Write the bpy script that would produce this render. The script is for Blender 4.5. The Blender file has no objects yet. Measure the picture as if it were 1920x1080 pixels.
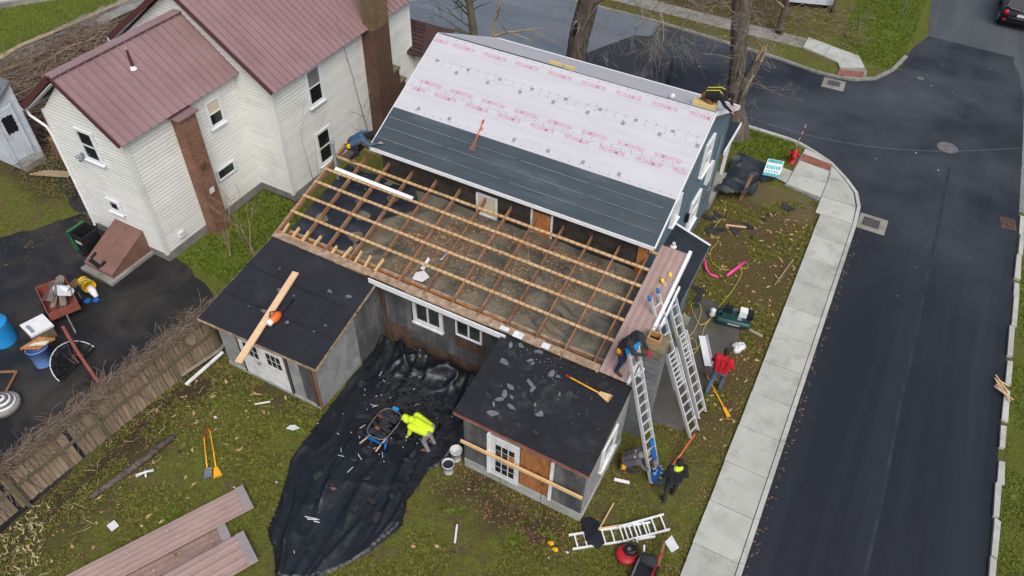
import bpy, bmesh, math, random
import numpy as np
from mathutils import Vector, Matrix, Quaternion
random.seed(7); np.random.seed(7)
R = math.radians
SC = bpy.context.scene
COL = SC.collection

# ---------------------------------------------------------------- camera, sky, sun, exposure
# X runs along the houses' long sides, Y runs along the side street, origin below the drone
PITCH, ROLL, YAW = R(44.987), R(2.0952), R(-26.7013)
cd = bpy.data.cameras.new('camera'); cam = bpy.data.objects.new('camera', cd); COL.objects.link(cam)
cd.sensor_width = 36; cd.lens = 26.63; cd.clip_start = .1; cd.clip_end = 2000
fw = Vector((0, math.cos(PITCH), -math.sin(PITCH))); rt = Vector((1, 0, 0)); up = rt.cross(fw)
cr = math.cos(ROLL)*rt + math.sin(ROLL)*up; cu = -math.sin(ROLL)*rt + math.cos(ROLL)*up
cm = Matrix((cr, cu, -fw)).transposed()
cm = Matrix.Rotation(-YAW, 3, 'Z') @ cm
cam.matrix_world = Matrix.Translation((0, 0, 18)) @ cm.to_4x4()
SC.camera = cam

w = bpy.data.worlds.new('World'); SC.world = w; w.use_nodes = True
nt = w.node_tree; bg = nt.nodes['Background']
sky = nt.nodes.new('ShaderNodeTexSky'); sky.sky_type = 'NISHITA'; sky.sun_disc = False
SUN_EL, SUN_AZ = R(52), R(135)
sky.sun_elevation = SUN_EL; sky.sun_rotation = SUN_AZ
sky.air_density = 1.0; sky.dust_density = 4.0; sky.ozone_density = 1.0
hs = nt.nodes.new('ShaderNodeHueSaturation'); hs.inputs['Saturation'].default_value = .8
nt.links.new(sky.outputs[0], hs.inputs['Color']); nt.links.new(hs.outputs[0], bg.inputs[0])
bg.inputs[1].default_value = .115
sd = bpy.data.lights.new('sun', 'SUN'); so = bpy.data.objects.new('sun', sd); COL.objects.link(so)
sd.energy = 1.5; sd.angle = R(38); sd.color = (1, .98, .95)
# sky texture: rotation 0 puts the sun on +Y, growing clockwise seen from above
sdir = Vector((math.sin(SUN_AZ)*math.cos(SUN_EL), math.cos(SUN_AZ)*math.cos(SUN_EL), math.sin(SUN_EL)))
so.rotation_euler = sdir.to_track_quat('Z', 'Y').to_euler()
vs = SC.view_settings; vs.view_transform = 'Standard'; vs.look = 'None'; vs.gamma = 1; vs.exposure = .35

# ---------------------------------------------------------------- materials
MATS = {}
def _ramp(nt, fac, stops):
    r = nt.nodes.new('ShaderNodeValToRGB'); e = r.color_ramp.elements
    while len(e) < len(stops): e.new(.5)
    for el, (p, c) in zip(e, stops): el.position = p; el.color = (*c, 1)
    nt.links.new(fac, r.inputs[0]); return r.outputs[0]
def _noise(nt, vec, scale, detail=5, rough=.6, dist=0):
    n = nt.nodes.new('ShaderNodeTexNoise'); n.inputs['Scale'].default_value = scale
    n.inputs['Detail'].default_value = detail; n.inputs['Roughness'].default_value = rough
    n.inputs['Distortion'].default_value = dist
    nt.links.new(vec, n.inputs['Vector']); return n.outputs[0]
def _math(nt, op, a, b=None, c=None):
    m = nt.nodes.new('ShaderNodeMath'); m.operation = op
    for i, v in enumerate((a, b, c)):
        if v is None: continue
        if isinstance(v, (int, float)): m.inputs[i].default_value = v
        else: nt.links.new(v, m.inputs[i])
    return m.outputs[0]
def _mix(nt, fac, a, b, mode='MIX'):
    m = nt.nodes.new('ShaderNodeMix'); m.data_type = 'RGBA'; m.blend_type = mode
    for k, v in ((0, fac), (6, a), (7, b)):
        if isinstance(v, (int, float)): m.inputs[k].default_value = v
        elif isinstance(v, tuple): m.inputs[k].default_value = (*v, 1)
        else: nt.links.new(v, m.inputs[k])
    return m.outputs[2]
def _pos(nt, stretch=(1, 1, 1), obj=False):
    if obj:
        g = nt.nodes.new('ShaderNodeTexCoord'); o = g.outputs['Object']
    else:
        g = nt.nodes.new('ShaderNodeNewGeometry'); o = g.outputs['Position']
    if stretch == (1, 1, 1): return o
    m = nt.nodes.new('ShaderNodeMapping'); m.inputs['Scale'].default_value = stretch
    nt.links.new(o, m.inputs[0]); return m.outputs[0]
def mat(name, stops, scale=3, detail=6, rough=.8, bump=0, bscale=None, dist=0, stretch=(1, 1, 1), rnd=0, spec=.4,
        metal=0, obj=False, dirt=None, rough2=None):
    """procedural paint: a noise ramp of real colours, optional dirt (colour, scale, low, high), bump and per-piece tint"""
    m = bpy.data.materials.new(name); m.use_nodes = True; nt = m.node_tree; b = nt.nodes['Principled BSDF']
    b.inputs['Roughness'].default_value = rough; b.inputs['Metallic'].default_value = metal
    b.inputs['Specular IOR Level'].default_value = spec
    if isinstance(stops[0], (int, float)): stops = [(.3, tuple(c*.88 for c in stops)), (.7, tuple(min(1, c*1.1) for c in stops))]
    p = _pos(nt, stretch, obj)
    n = _noise(nt, p, scale, detail, .62, dist)
    c = _ramp(nt, n, stops)
    if dirt:
        dn = _noise(nt, _pos(nt), dirt[1], 7, .7)
        f = nt.nodes.new('ShaderNodeMapRange'); f.inputs[1].default_value = dirt[2]; f.inputs[2].default_value = dirt[3]
        nt.links.new(dn, f.inputs[0]); c = _mix(nt, f.outputs[0], c, dirt[0])
    if rnd:
        oi = nt.nodes.new('ShaderNodeObjectInfo')
        v = nt.nodes.new('ShaderNodeHueSaturation')
        nt.links.new(_math(nt, 'MULTIPLY_ADD', oi.outputs['Random'], 2*rnd, 1-rnd), v.inputs['Value'])
        nt.links.new(c, v.inputs['Color']); c = v.outputs[0]
    nt.links.new(c, b.inputs['Base Color'])
    if rough2 is not None:
        rn = _noise(nt, _pos(nt), .55, 4, .6, .6)
        mr = nt.nodes.new('ShaderNodeMapRange'); mr.inputs[1].default_value = .35; mr.inputs[2].default_value = .65
        mr.inputs[3].default_value = rough; mr.inputs[4].default_value = rough2
        nt.links.new(rn, mr.inputs[0]); nt.links.new(mr.outputs[0], b.inputs['Roughness'])
    if bump:
        bn = _noise(nt, p, bscale or scale*4, 5, .65)
        bu = nt.nodes.new('ShaderNodeBump'); bu.inputs['Strength'].default_value = bump; bu.inputs['Distance'].default_value = .02
        nt.links.new(bn, bu.inputs['Height']); nt.links.new(bu.outputs[0], b.inputs['Normal'])
    MATS[name] = m; return m

mat('siding', [(.25, (.66, .67, .63)), (.75, (.74, .75, .715))], 1.2, rough=.55, rnd=.05, dirt=((.45, .44, .38), .8, .55, .95))
mat('white_trim', [(.3, (.70, .72, .74)), (.7, (.82, .83, .84))], 4, rough=.45)
mat('metal_red', [(.3, (.235, .145, .146)), (.7, (.285, .185, .188))], .9, rough=.42, spec=.5, rnd=.03, dirt=((.20, .12, .12), 1.5, .6, .95))
mat('metal_red_trim', (.10, .038, .038), 2, rough=.4)
mat('metal_tan', [(.25, (.33, .23, .205)), (.75, (.40, .29, .26))], 1.6, rough=.5, dirt=((.20, .12, .10), 3, .55, .85), rnd=.05)
mat('metal_tan_side', (.28, .25, .25), 3, rough=.5)
# brick: fine coursing only, bricks are about 3 px here
def brick_mat(name, c1, c2, mortar, sx=1):
    m = bpy.data.materials.new(name); m.use_nodes = True; nt = m.node_tree; b = nt.nodes['Principled BSDF']
    g = nt.nodes.new('ShaderNodeNewGeometry'); s = nt.nodes.new('ShaderNodeSeparateXYZ'); nt.links.new(g.outputs['Position'], s.inputs[0])
    cx = nt.nodes.new('ShaderNodeCombineXYZ')
    nt.links.new(_math(nt, 'ADD', s.outputs[0], s.outputs[1]), cx.inputs[0]); nt.links.new(s.outputs[2], cx.inputs[1])
    t = nt.nodes.new('ShaderNodeTexBrick'); nt.links.new(cx.outputs[0], t.inputs[0])
    t.inputs['Scale'].default_value = 1; t.inputs['Brick Width'].default_value = .22*sx; t.inputs['Row Height'].default_value = .075*sx
    t.inputs['Mortar Size'].default_value = .008*sx; t.inputs['Color1'].default_value = (*c1, 1); t.inputs['Color2'].default_value = (*c2, 1)
    t.inputs['Mortar'].default_value = (*mortar, 1)
    n = _noise(nt, g.outputs['Position'], 2.2, 6, .7)
    c = _mix(nt, _ramp(nt, n, [(.45, (0, 0, 0)), (.75, (1, 1, 1))]), t.outputs[0], tuple(x*.55 for x in c1))
    nt.links.new(c, b.inputs['Base Color']); b.inputs['Roughness'].default_value = .9
    bu = nt.nodes.new('ShaderNodeBump'); bu.inputs['Strength'].default_value = .5; bu.inputs['Distance'].default_value = .01; bu.invert = True
    nt.links.new(t.outputs['Fac'], bu.inputs['Height']); nt.links.new(bu.outputs[0], b.inputs['Normal'])
    MATS[name] = m
brick_mat('brick_orange', (.24, .105, .060), (.15, .062, .038), (.30, .21, .15))
brick_mat('brick_brown', (.125, .06, .038), (.085, .04, .027), (.13, .085, .06))
brick_mat('brick_mossy', (.19, .125, .06), (.13, .085, .04), (.16, .12, .07))
mat('paper', [(.3, (.47, .47, .495)), (.7, (.54, .54, .565))], 1.4, rough=.55, stretch=(.4, 4, 4), bump=.25, bscale=3, dirt=((.40, .40, .42), 6, .6, .95))
mat('print_pink', (.52, .25, .34), 8, rough=.6)
mat('print_grey', (.16, .16, .18), 8, rough=.6)
mat('membrane_grey', [(.25, (.036, .052, .064)), (.55, (.050, .070, .083)), (.8, (.095, .118, .132))], 1.1, rough=.7, stretch=(.5, 3, 3), bump=.15, bscale=12, dirt=((.17, .19, .20), 2.1, .62, .95))
mat('felt_black', [(.25, (.010, .011, .015)), (.6, (.017, .019, .025)), (.85, (.035, .038, .046))], 1.3, rough=.72, bump=.25, bscale=25, dirt=((.055, .055, .058), 3.2, .62, .9))
mat('felt_worn', [(.2, (.006, .007, .009)), (.55, (.012, .014, .018)), (.7, (.035, .033, .033)), (.85, (.08, .08, .085))], 1.6, rough=.7, bump=.4, bscale=20, dist=.8)
mat('felt_patch', [(.3, (.10, .105, .115)), (.7, (.17, .175, .19))], 6, rough=.75)
mat('deck_tar', [(.22, (.026, .026, .026)), (.40, (.085, .080, .066)), (.55, (.165, .148, .11)), (.68, (.12, .092, .055)), (.82, (.20, .18, .14))], 1.1, rough=.6, bump=.5, bscale=7, dist=.7)
mat('membrane_black', [(.3, (.010, .013, .018)), (.7, (.030, .038, .048))], 1.5, rough=.55, bump=.4, bscale=5)
mat('lumber_new', [(.3, (.58, .37, .17)), (.7, (.72, .50, .26))], 3, stretch=(1, 1, 6), rough=.7, rnd=.1)
mat('lumber_fresh', [(.3, (.60, .39, .22)), (.7, (.72, .50, .31))], 3, rough=.65, rnd=.05)
mat('lumber_old', [(.25, (.15, .072, .036)), (.7, (.29, .155, .085))], 2.5, rough=.85, rnd=.18, dirt=((.36, .26, .16), 2.5, .6, .8))
mat('lumber_orange', [(.3, (.32, .12, .035)), (.7, (.44, .19, .06))], 3, rough=.7, dirt=((.55, .36, .18), 4, .55, .75))
mat('wood_rot', [(.25, (.16, .10, .065)), (.5, (.34, .24, .16)), (.75, (.55, .42, .29))], 5, rough=.9, dirt=((.07, .045, .03), 6, .55, .8))
mat('ply_grey', [(.2, (.025, .026, .028)), (.5, (.085, .088, .09)), (.8, (.22, .225, .23))], 1.6, stretch=(1.4, 1.4, .45), rough=.9, bump=.3, bscale=14, dirt=((.05, .05, .05), 1.1, .5, .85), rnd=.12)
mat('ply_light', [(.2, (.15, .155, .16)), (.5, (.26, .265, .27)), (.8, (.38, .385, .39))], 2.2, stretch=(1, 1, .6), rough=.9, bump=.3, bscale=16, dist=1.2, rnd=.08)
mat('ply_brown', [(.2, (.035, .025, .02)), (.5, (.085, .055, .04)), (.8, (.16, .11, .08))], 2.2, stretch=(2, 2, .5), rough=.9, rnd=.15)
mat('ply_new', [(.25, (.16, .055, .02)), (.5, (.34, .14, .05)), (.75, (.45, .21, .09))], 2.4, stretch=(3, 3, .6), rough=.7, dist=1.5)
mat('paint_white_old', [(.25, (.45, .46, .46)), (.5, (.70, .71, .72)), (.75, (.78, .79, .80))], 3, rough=.7, dirt=((.30, .30, .29), 3.5, .58, .85), rnd=.05)
mat('wall_blue', [(.25, (.075, .12, .15)), (.75, (.115, .17, .205))], 1.6, rough=.75, dirt=((.06, .09, .11), 2, .55, .9), rnd=.05)
mat('concrete', [(.2, (.32, .325, .29)), (.5, (.42, .425, .385)), (.8, (.49, .495, .45))], 1.1, rough=.85, bump=.15, bscale=18, rnd=.09, dirt=((.22, .21, .17), 1.9, .50, .85))
mat('concrete_wet', [(.25, (.055, .05, .043)), (.6, (.095, .09, .08)), (.8, (.17, .155, .13))], .9, rough=.6, bump=.3, dirt=((.05, .05, .03), 1.2, .5, .8))
mat('shake_shaded', [(.25, (.022, .018, .015)), (.75, (.06, .05, .042))], 3, rough=.95, rnd=.25)  # brown shakes, darkened in the base colour to stand for shade under the eave
mat('concrete_old', [(.25, (.17, .165, .145)), (.75, (.31, .30, .27))], 1.4, rough=.9, bump=.3, dirt=((.09, .085, .07), 1.2, .5, .8), rnd=.06)
mat('block_grey', [(.25, (.10, .11, .115)), (.75, (.19, .20, .205))], 2.5, rough=.9, rnd=.1, dirt=((.10, .10, .06), 2, .6, .85))
mat('moss_cap', [(.25, (.12, .105, .055)), (.75, (.24, .20, .12))], 5, rough=.95, bump=.5)
mat('terracotta', (.42, .23, .11), 4, rough=.85)
mat('foundation', [(.25, (.13, .13, .12)), (.75, (.27, .27, .25))], 2, rough=.9, bump=.4, dirt=((.09, .11, .05), 1.5, .55, .8))
mat('skirt', [(.25, (.26, .27, .25)), (.75, (.46, .47, .44))], 2, rough=.9, dirt=((.17, .19, .11), 1.6, .52, .8))
mat('aluminium', (.60, .61, .62), 6, rough=.42, metal=.25, spec=.5)
mat('steel', (.33, .34, .36), 6, rough=.45, metal=.7)
mat('plastic_blue', (.012, .13, .42), 4, rough=.4)
mat('plastic_cyan', (.02, .25, .58), 4, rough=.35)
mat('bucket_blue', [(.3, (.12, .23, .55)), (.7, (.16, .29, .62))], 4, rough=.4)
mat('plastic_yellow', (.80, .52, .015), 4, rough=.4)
mat('plastic_white', (.72, .73, .73), 4, rough=.45)
mat('plastic_black', (.012, .013, .016), 4, rough=.45)
mat('plastic_green', (.03, .17, .06), 4, rough=.5)
mat('plastic_orange', (.72, .12, .02), 4, rough=.4)
mat('plastic_pink', (.72, .06, .26), 4, rough=.4)
mat('fibre_yellow', (.75, .36, .015), 4, rough=.4)
mat('fibre_orange', (.68, .11, .03), 4, rough=.4)
mat('red_paint', (.42, .018, .025), 4, rough=.4)
mat('rust_red', [(.3, (.18, .045, .035)), (.7, (.29, .09, .07))], 4, rough=.7)
mat('bulkhead_brown', [(.25, (.15, .08, .062)), (.75, (.215, .12, .095))], 1.6, rough=.6, dirt=((.10, .055, .025), 2.5, .53, .75))
mat('compressor_green', (.012, .05, .048), 4, rough=.4)
mat('hose_yellow', (.50, .42, .06), 4, rough=.5)
mat('rubber', (.015, .015, .016), 4, rough=.8)
mat('bark', [(.25, (.028, .022, .018)), (.5, (.10, .080, .065)), (.75, (.19, .165, .14))], 3.2, stretch=(3, 3, .5), rough=.95, bump=1.6, bscale=6)
mat('bark_pale', [(.2, (.16, .14, .115)), (.8, (.32, .29, .25))], 4, stretch=(2, 2, .5), rough=.95, bump=.6)
mat('heartwood', [(.3, (.40, .28, .14)), (.7, (.60, .48, .30))], 6, stretch=(4, 4, .6), rough=.9, bump=.5)
mat('twig', [(.3, (.15, .125, .10)), (.7, (.28, .24, .20))], 3, rough=.9)
mat('twig_tan', [(.3, (.24, .18, .11)), (.7, (.40, .32, .21))], 3, rough=.9)
mat('twig_green', [(.3, (.055, .055, .03)), (.7, (.12, .115, .06))], 3, rough=.9)
mat('vine', [(.3, (.12, .085, .06)), (.7, (.25, .185, .14))], 3, rough=.95)
mat('straw', [(.3, (.30, .25, .12)), (.7, (.46, .40, .22))], 3, rough=.95)
mat('fence_wood', [(.25, (.20, .145, .095)), (.75, (.33, .25, .175))], 2.2, stretch=(2, 2, .7), rough=.9, rnd=.2, dirt=((.10, .11, .055), 1.6, .56, .85))
mat('rail_wood', [(.25, (.085, .07, .045)), (.75, (.16, .135, .085))], 3, rough=.95, dirt=((.08, .09, .035), 2, .5, .8))
mat('leaf_brown', [(.2, (.10, .05, .025)), (.5, (.22, .115, .055)), (.8, (.36, .23, .12))], 9, detail=3, rough=.9)
mat('leaf_tan', [(.2, (.22, .12, .05)), (.5, (.42, .27, .13)), (.8, (.62, .47, .27))], 9, detail=3, rough=.9)
mat('grass_blade', [(.22, (.045, .042, .012)), (.38, (.105, .108, .022)), (.52, (.150, .162, .030)), (.66, (.24, .22, .065)), (.82, (.36, .29, .15))], 7, detail=6, rough=.9, spec=.15)
mat('grass_lush', [(.25, (.05, .085, .012)), (.45, (.10, .15, .018)), (.6, (.15, .19, .03)), (.8, (.28, .26, .09))], 6, detail=6, rough=.9, spec=.15)
mat('tarp_black', [(.3, (.006, .008, .011)), (.7, (.012, .015, .020))], 2, rough=.36, spec=.5, bump=.8, bscale=7, dirt=((.030, .027, .026), 1.4, .55, .85))
mat('shingle_dark', [(.3, (.014, .014, .017)), (.7, (.042, .041, .045))], 5, rough=.85, rnd=.3)
mat('scrap_white', (.62, .63, .64), 5, rough=.6)
mat('glass_dark', [(.3, (.006, .008, .010)), (.7, (.022, .027, .030))], 1.3, rough=.08, spec=.6)
mat('glass_shade', [(.3, (.15, .155, .16)), (.7, (.24, .245, .25))], 3, rough=.15, spec=.5)
mat('glass_room', [(.3, (.010, .018, .016)), (.7, (.05, .065, .055))], 2.5, rough=.1, spec=.5)
mat('asphalt_shingle', [(.3, (.035, .019, .017)), (.7, (.065, .036, .032))], 4, rough=.9, rnd=.2)
mat('paint_hut', [(.25, (.34, .38, .42)), (.5, (.52, .57, .62)), (.75, (.60, .64, .68))], 2.4, rough=.8, dirt=((.28, .30, .30), 2.2, .58, .85), rnd=.05)
mat('black_void', (.006, .006, .007), 3, rough=.9)
mat('car_black', (.007, .008, .010), 3, rough=.18, spec=.6)
mat('car_glass', (.012, .015, .018), 3, rough=.05, spec=.7)
mat('car_glass_pale', (.30, .34, .36), 3, rough=.06, spec=.7)
mat('lamp_red', (.50, .012, .02), 3, rough=.2)
mat('iron', [(.3, (.09, .085, .085)), (.7, (.17, .165, .165))], 6, rough=.75)
mat('iron_rust', [(.3, (.10, .055, .04)), (.7, (.20, .13, .10))], 6, rough=.85)
mat('brick_paver', [(.3, (.21, .075, .05)), (.7, (.30, .12, .085))], 5, rough=.9, rnd=.12)
mat('gravel', [(.25, (.10, .10, .10)), (.5, (.20, .20, .195)), (.75, (.33, .33, .32))], 9, detail=8, rough=.95, bump=.8, bscale=20)
mat('cream_shade', (.60, .53, .40), 3, rough=.8, stretch=(9, 1, 9))
mat('foam_yellow', (.58, .44, .17), 4, rough=.9)
mat('pvc_grey', (.22, .26, .28), 4, rough=.5)
# cloth and skin
mat('skin', (.46, .26, .19), 6, rough=.6); mat('hair_dark', (.02, .015, .012), 20, rough=.8)
mat('cloth_blue_grey', (.06, .10, .17), 9, rough=.9, bump=.3, bscale=30); mat('cloth_blue', (.02, .14, .33), 9, rough=.9)
mat('cloth_charcoal', (.028, .030, .034), 9, rough=.95, bump=.3, bscale=30); mat('denim_dark', (.015, .025, .06), 9, rough=.95)
mat('denim', (.08, .125, .20), 9, rough=.95, bump=.3, bscale=30); mat('cloth_red', (.42, .010, .022), 9, rough=.9, bump=.3, bscale=30)
mat('cloth_black', (.012, .013, .018), 9, rough=.95); mat('cloth_hivis', (.55, .72, .02), 9, rough=.85, bump=.25, bscale=30)
mat('cloth_grey', (.24, .23, .22), 9, rough=.95, bump=.3, bscale=30); mat('cloth_grey_dark', (.09, .09, .105), 9, rough=.95)
mat('boot', (.055, .035, .025), 9, rough=.8); mat('boot_tan', (.20, .10, .05), 9, rough=.8); mat('glove_red', (.32, .015, .05), 9, rough=.8)
mat('leather', (.16, .06, .025), 9, rough=.7); mat('eye', (.01, .01, .01), 9, rough=.3); mat('lip', (.33, .12, .10), 9, rough=.6)
mat('strap_yellow', (.55, .50, .02), 9, rough=.7); mat('cloth_check', [(.40, (.10, .10, .11)), (.5, (.45, .20, .18)), (.6, (.55, .50, .50))], 18, rough=.9)

# purlin lumber with the dark marks the old sheathing left every hand's width
m = bpy.data.materials.new('purlin_wood'); m.use_nodes = True; nt = m.node_tree; b = nt.nodes['Principled BSDF']; b.inputs['Roughness'].default_value = .8
p = _pos(nt); s = nt.nodes.new('ShaderNodeSeparateXYZ'); nt.links.new(p, s.inputs[0])
wob = _noise(nt, p, 7, 3); n = _noise(nt, _pos(nt, (.6, 5, 5)), 3, 6)
c = _ramp(nt, n, [(.3, (.40, .225, .095)), (.5, (.52, .33, .16)), (.75, (.63, .45, .26))])
fr = _math(nt, 'FRACT', _math(nt, 'MULTIPLY_ADD', wob, .35, _math(nt, 'MULTIPLY', s.outputs[0], 1/.19)))
tick = _math(nt, 'LESS_THAN', fr, .13)
c = _mix(nt, _math(nt, 'MULTIPLY', tick, .8), c, (.10, .055, .03))
dn = _noise(nt, p, 1.3, 5, .7); c = _mix(nt, _ramp(nt, dn, [(.55, (0, 0, 0)), (.8, (1, 1, 1))]), c, (.24, .14, .08))
nt.links.new(c, b.inputs['Base Color']); MATS['purlin_wood'] = m

# asphalt: laid in lanes, polished and dusty tracks along the direction of travel
def asphalt(name, base, dust, st, rough=.62, amount=.75):
    m = bpy.data.materials.new(name); m.use_nodes = True; nt = m.node_tree; b = nt.nodes['Principled BSDF']
    p = _pos(nt)
    fine = _noise(nt, p, 45, 4, .7); c = _ramp(nt, fine, [(.3, tuple(x*.75 for x in base)), (.7, tuple(x*1.3 for x in base))])
    big = _noise(nt, _pos(nt, st), 1.0, 5, .6, .5)
    c = _mix(nt, _math(nt, 'MULTIPLY', _ramp(nt, big, [(.42, (0, 0, 0)), (.78, (1, 1, 1))]), amount), c, dust)
    nt.links.new(c, b.inputs['Base Color']); b.inputs['Roughness'].default_value = rough
    b.inputs['Specular IOR Level'].default_value = .4
    bu = nt.nodes.new('ShaderNodeBump'); bu.inputs['Strength'].default_value = .3; bu.inputs['Distance'].default_value = .008
    nt.links.new(fine, bu.inputs['Height']); nt.links.new(bu.outputs[0], b.inputs['Normal'])
    MATS[name] = m
asphalt('asphalt_patch', (.024, .029, .034), (.040, .046, .052), (.3, .3, 1))
def asphalt_junction():
    # new surfacing: lengthwise tracks on the side street, broad paler swirls across the junction
    m = bpy.data.materials.new('asphalt_new'); m.use_nodes = True; nt = m.node_tree; b = nt.nodes['Principled BSDF']; p = _pos(nt)
    fine = _noise(nt, p, 45, 4, .75); c = _ramp(nt, fine, [(.3, (.0050, .0070, .0115)), (.7, (.0125, .016, .025))])
    tr = _noise(nt, _pos(nt, (.85, .03, 1)), 1.0, 4, .55, .3); c = _mix(nt, _math(nt, 'MULTIPLY', _ramp(nt, tr, [(.45, (0, 0, 0)), (.75, (1, 1, 1))]), .75), c, (.027, .032, .043))
    s = nt.nodes.new('ShaderNodeSeparateXYZ'); nt.links.new(p, s.inputs[0]); r = nt.nodes.new('ShaderNodeMapRange'); r.inputs[1].default_value = 19; r.inputs[2].default_value = 31; nt.links.new(s.outputs[1], r.inputs[0])
    sw = _noise(nt, _pos(nt, (.20, .22, 1)), 1.0, 7, .62, .25); f = _math(nt, 'MULTIPLY', _ramp(nt, sw, [(.38, (0, 0, 0)), (.72, (1, 1, 1))]), r.outputs[0])
    c = _mix(nt, f, c, (.062, .069, .080))
    oil = _noise(nt, p, .9, 5, .6); c = _mix(nt, _ramp(nt, oil, [(.66, (0, 0, 0)), (.8, (.6, .6, .6))]), c, (.006, .007, .009))
    spk = _noise(nt, p, 30, 2, .5); c = _mix(nt, _ramp(nt, spk, [(.72, (0, 0, 0)), (.78, (1, 1, 1))]), c, (.07, .075, .085))
    nt.links.new(c, b.inputs['Base Color']); b.inputs['Roughness'].default_value = .62; b.inputs['Specular IOR Level'].default_value = .4
    bu = nt.nodes.new('ShaderNodeBump'); bu.inputs['Strength'].default_value = .3; bu.inputs['Distance'].default_value = .008; nt.links.new(fine, bu.inputs['Height']); nt.links.new(bu.outputs[0], b.inputs['Normal'])
    MATS['asphalt_new'] = m
asphalt_junction()
asphalt('asphalt_old', (.125, .146, .172), (.20, .225, .255), (.10, .6, 1))
asphalt('asphalt_mid', (.055, .062, .070), (.115, .122, .13), (.6, .10, 1))
asphalt('asphalt_yard', (.013, .013, .0145), (.062, .052, .040), (.6, .6, 1), rough=.48, amount=.95)
mat('asphalt_seam', [(.35, (.012, .015, .021)), (.7, (.032, .037, .047))], 1.2, rough=.65)

# ground: moss, thin turf, bare soil and litter, by place
def ground_mat():
    m = bpy.data.materials.new('ground_soil'); m.use_nodes = True; nt = m.node_tree; b = nt.nodes['Principled BSDF']
    b.inputs['Roughness'].default_value = .95; b.inputs['Specular IOR Level'].default_value = .15
    p = _pos(nt)
    wn = nt.nodes.new('ShaderNodeTexNoise'); wn.inputs['Scale'].default_value = .9; wn.inputs['Detail'].default_value = 5
    nt.links.new(p, wn.inputs['Vector'])
    sub = nt.nodes.new('ShaderNodeVectorMath'); sub.operation = 'SUBTRACT'; nt.links.new(wn.outputs['Color'], sub.inputs[0]); sub.inputs[1].default_value = (.5, .5, .5)
    mad = nt.nodes.new('ShaderNodeVectorMath'); mad.operation = 'MULTIPLY_ADD'; nt.links.new(sub.outputs[0], mad.inputs[0]); mad.inputs[1].default_value = (2.2, 2.2, 0); nt.links.new(p, mad.inputs[2])
    s = nt.nodes.new('ShaderNodeSeparateXYZ'); nt.links.new(mad.outputs[0], s.inputs[0]); X, Y = s.outputs[0], s.outputs[1]
    def step(v, a, bb):
        r = nt.nodes.new('ShaderNodeMapRange'); r.inputs[1].default_value = a; r.inputs[2].default_value = bb; nt.links.new(v, r.inputs[0]); return r.outputs[0]
    def rect(x0, x1, y0, y1, soft=.6):
        f = _math(nt, 'MULTIPLY', step(X, x0-soft, x0+soft), step(X, x1+soft, x1-soft))
        g = _math(nt, 'MULTIPLY', step(Y, y0-soft, y0+soft), step(Y, y1+soft, y1-soft)); return _math(nt, 'MULTIPLY', f, g)
    n1 = _noise(nt, p, 1.1, 12, .74, .4); n2 = _noise(nt, p, 5, 8, .7); n3 = _noise(nt, p, 22, 5, .7)
    turf = _ramp(nt, n1, [(.26, (.10, .068, .038)), (.39, (.145, .122, .045)), (.50, (.13, .145, .026)), (.66, (.145, .18, .028)), (.82, (.21, .19, .065))])
    turf = _mix(nt, _math(nt, 'MULTIPLY', _ramp(nt, n2, [(.46, (0, 0, 0)), (.68, (1, 1, 1))]), .7), turf, (.075, .050, .028))
    litter = _ramp(nt, n2, [(.25, (.040, .025, .016)), (.5, (.090, .056, .032)), (.7, (.135, .088, .050)), (.85, (.10, .10, .03))])
    lush = _ramp(nt, n1, [(.28, (.09, .10, .02)), (.5, (.115, .145, .02)), (.72, (.155, .18, .03)), (.85, (.22, .20, .07))])
    soil = _ramp(nt, n2, [(.25, (.025, .018, .012)), (.55, (.065, .046, .030)), (.8, (.13, .092, .06))])
    c = turf
    c = _mix(nt, _math(nt, 'MULTIPLY', rect(-4.5, .6, 13.5, 25.2), .62), c, litter)
    c = _mix(nt, _math(nt, 'MULTIPLY', rect(-2.6, .2, 24.6, 26.2, .3), .6), c, (.17, .125, .075))
    for z in ((-18.9, -14.6, 11.3, 16.2), (-70, -35.9, -10, 60), (-1.6, 1.5, 38.6, 70), (7.0, 7.9, -10, 29), (-6.5, -1.6, 28.1, 29.9)):
        c = _mix(nt, rect(*z), c, lush)
    n4 = _noise(nt, p, .55, 6, .65, .5)
    bare = _ramp(nt, n4, [(.48, (0, 0, 0)), (.66, (1, 1, 1))])
    c = _mix(nt, _math(nt, 'MULTIPLY', _math(nt, 'MULTIPLY', rect(-7.0, .4, -2, 13.4, 1.2), bare), .85), c, _ramp(nt, n2, [(.3, (.055, .036, .022)), (.55, (.11, .075, .045)), (.75, (.15, .12, .06))]))
    c = _mix(nt, rect(-35.3, -24.0, 12.0, 26), c, soil)
    c = _mix(nt, _math(nt, 'MULTIPLY', rect(-15.2, -13.6, -3, 9.0), .9), c, soil)
    c = _mix(nt, _math(nt, 'MULTIPLY', rect(-6.2, -2.4, 8.3, 9.6, .5), .8), c, soil)
    c = _mix(nt, _math(nt, 'MULTIPLY', rect(-14.2, -10.2, 8.4, 9.3, .4), .7), c, soil)
    c = _mix(nt, _math(nt, 'MULTIPLY', rect(-20, -5.0, 38.2, 70, 1.2), .75), c, litter)
    c = _mix(nt, _math(nt, 'MULTIPLY', rect(-18.9, -16.6, 14.9, 16.6, .3), .9), c, soil)
    c = _mix(nt, _math(nt, 'MULTIPLY', _ramp(nt, n3, [(.36, (1, 1, 1)), (.52, (0, 0, 0))]), .7), c, (.022, .018, .010))
    nt.links.new(c, b.inputs['Base Color'])
    bu = nt.nodes.new('ShaderNodeBump'); bu.inputs['Strength'].default_value = .9; bu.inputs['Distance'].default_value = .05
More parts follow.
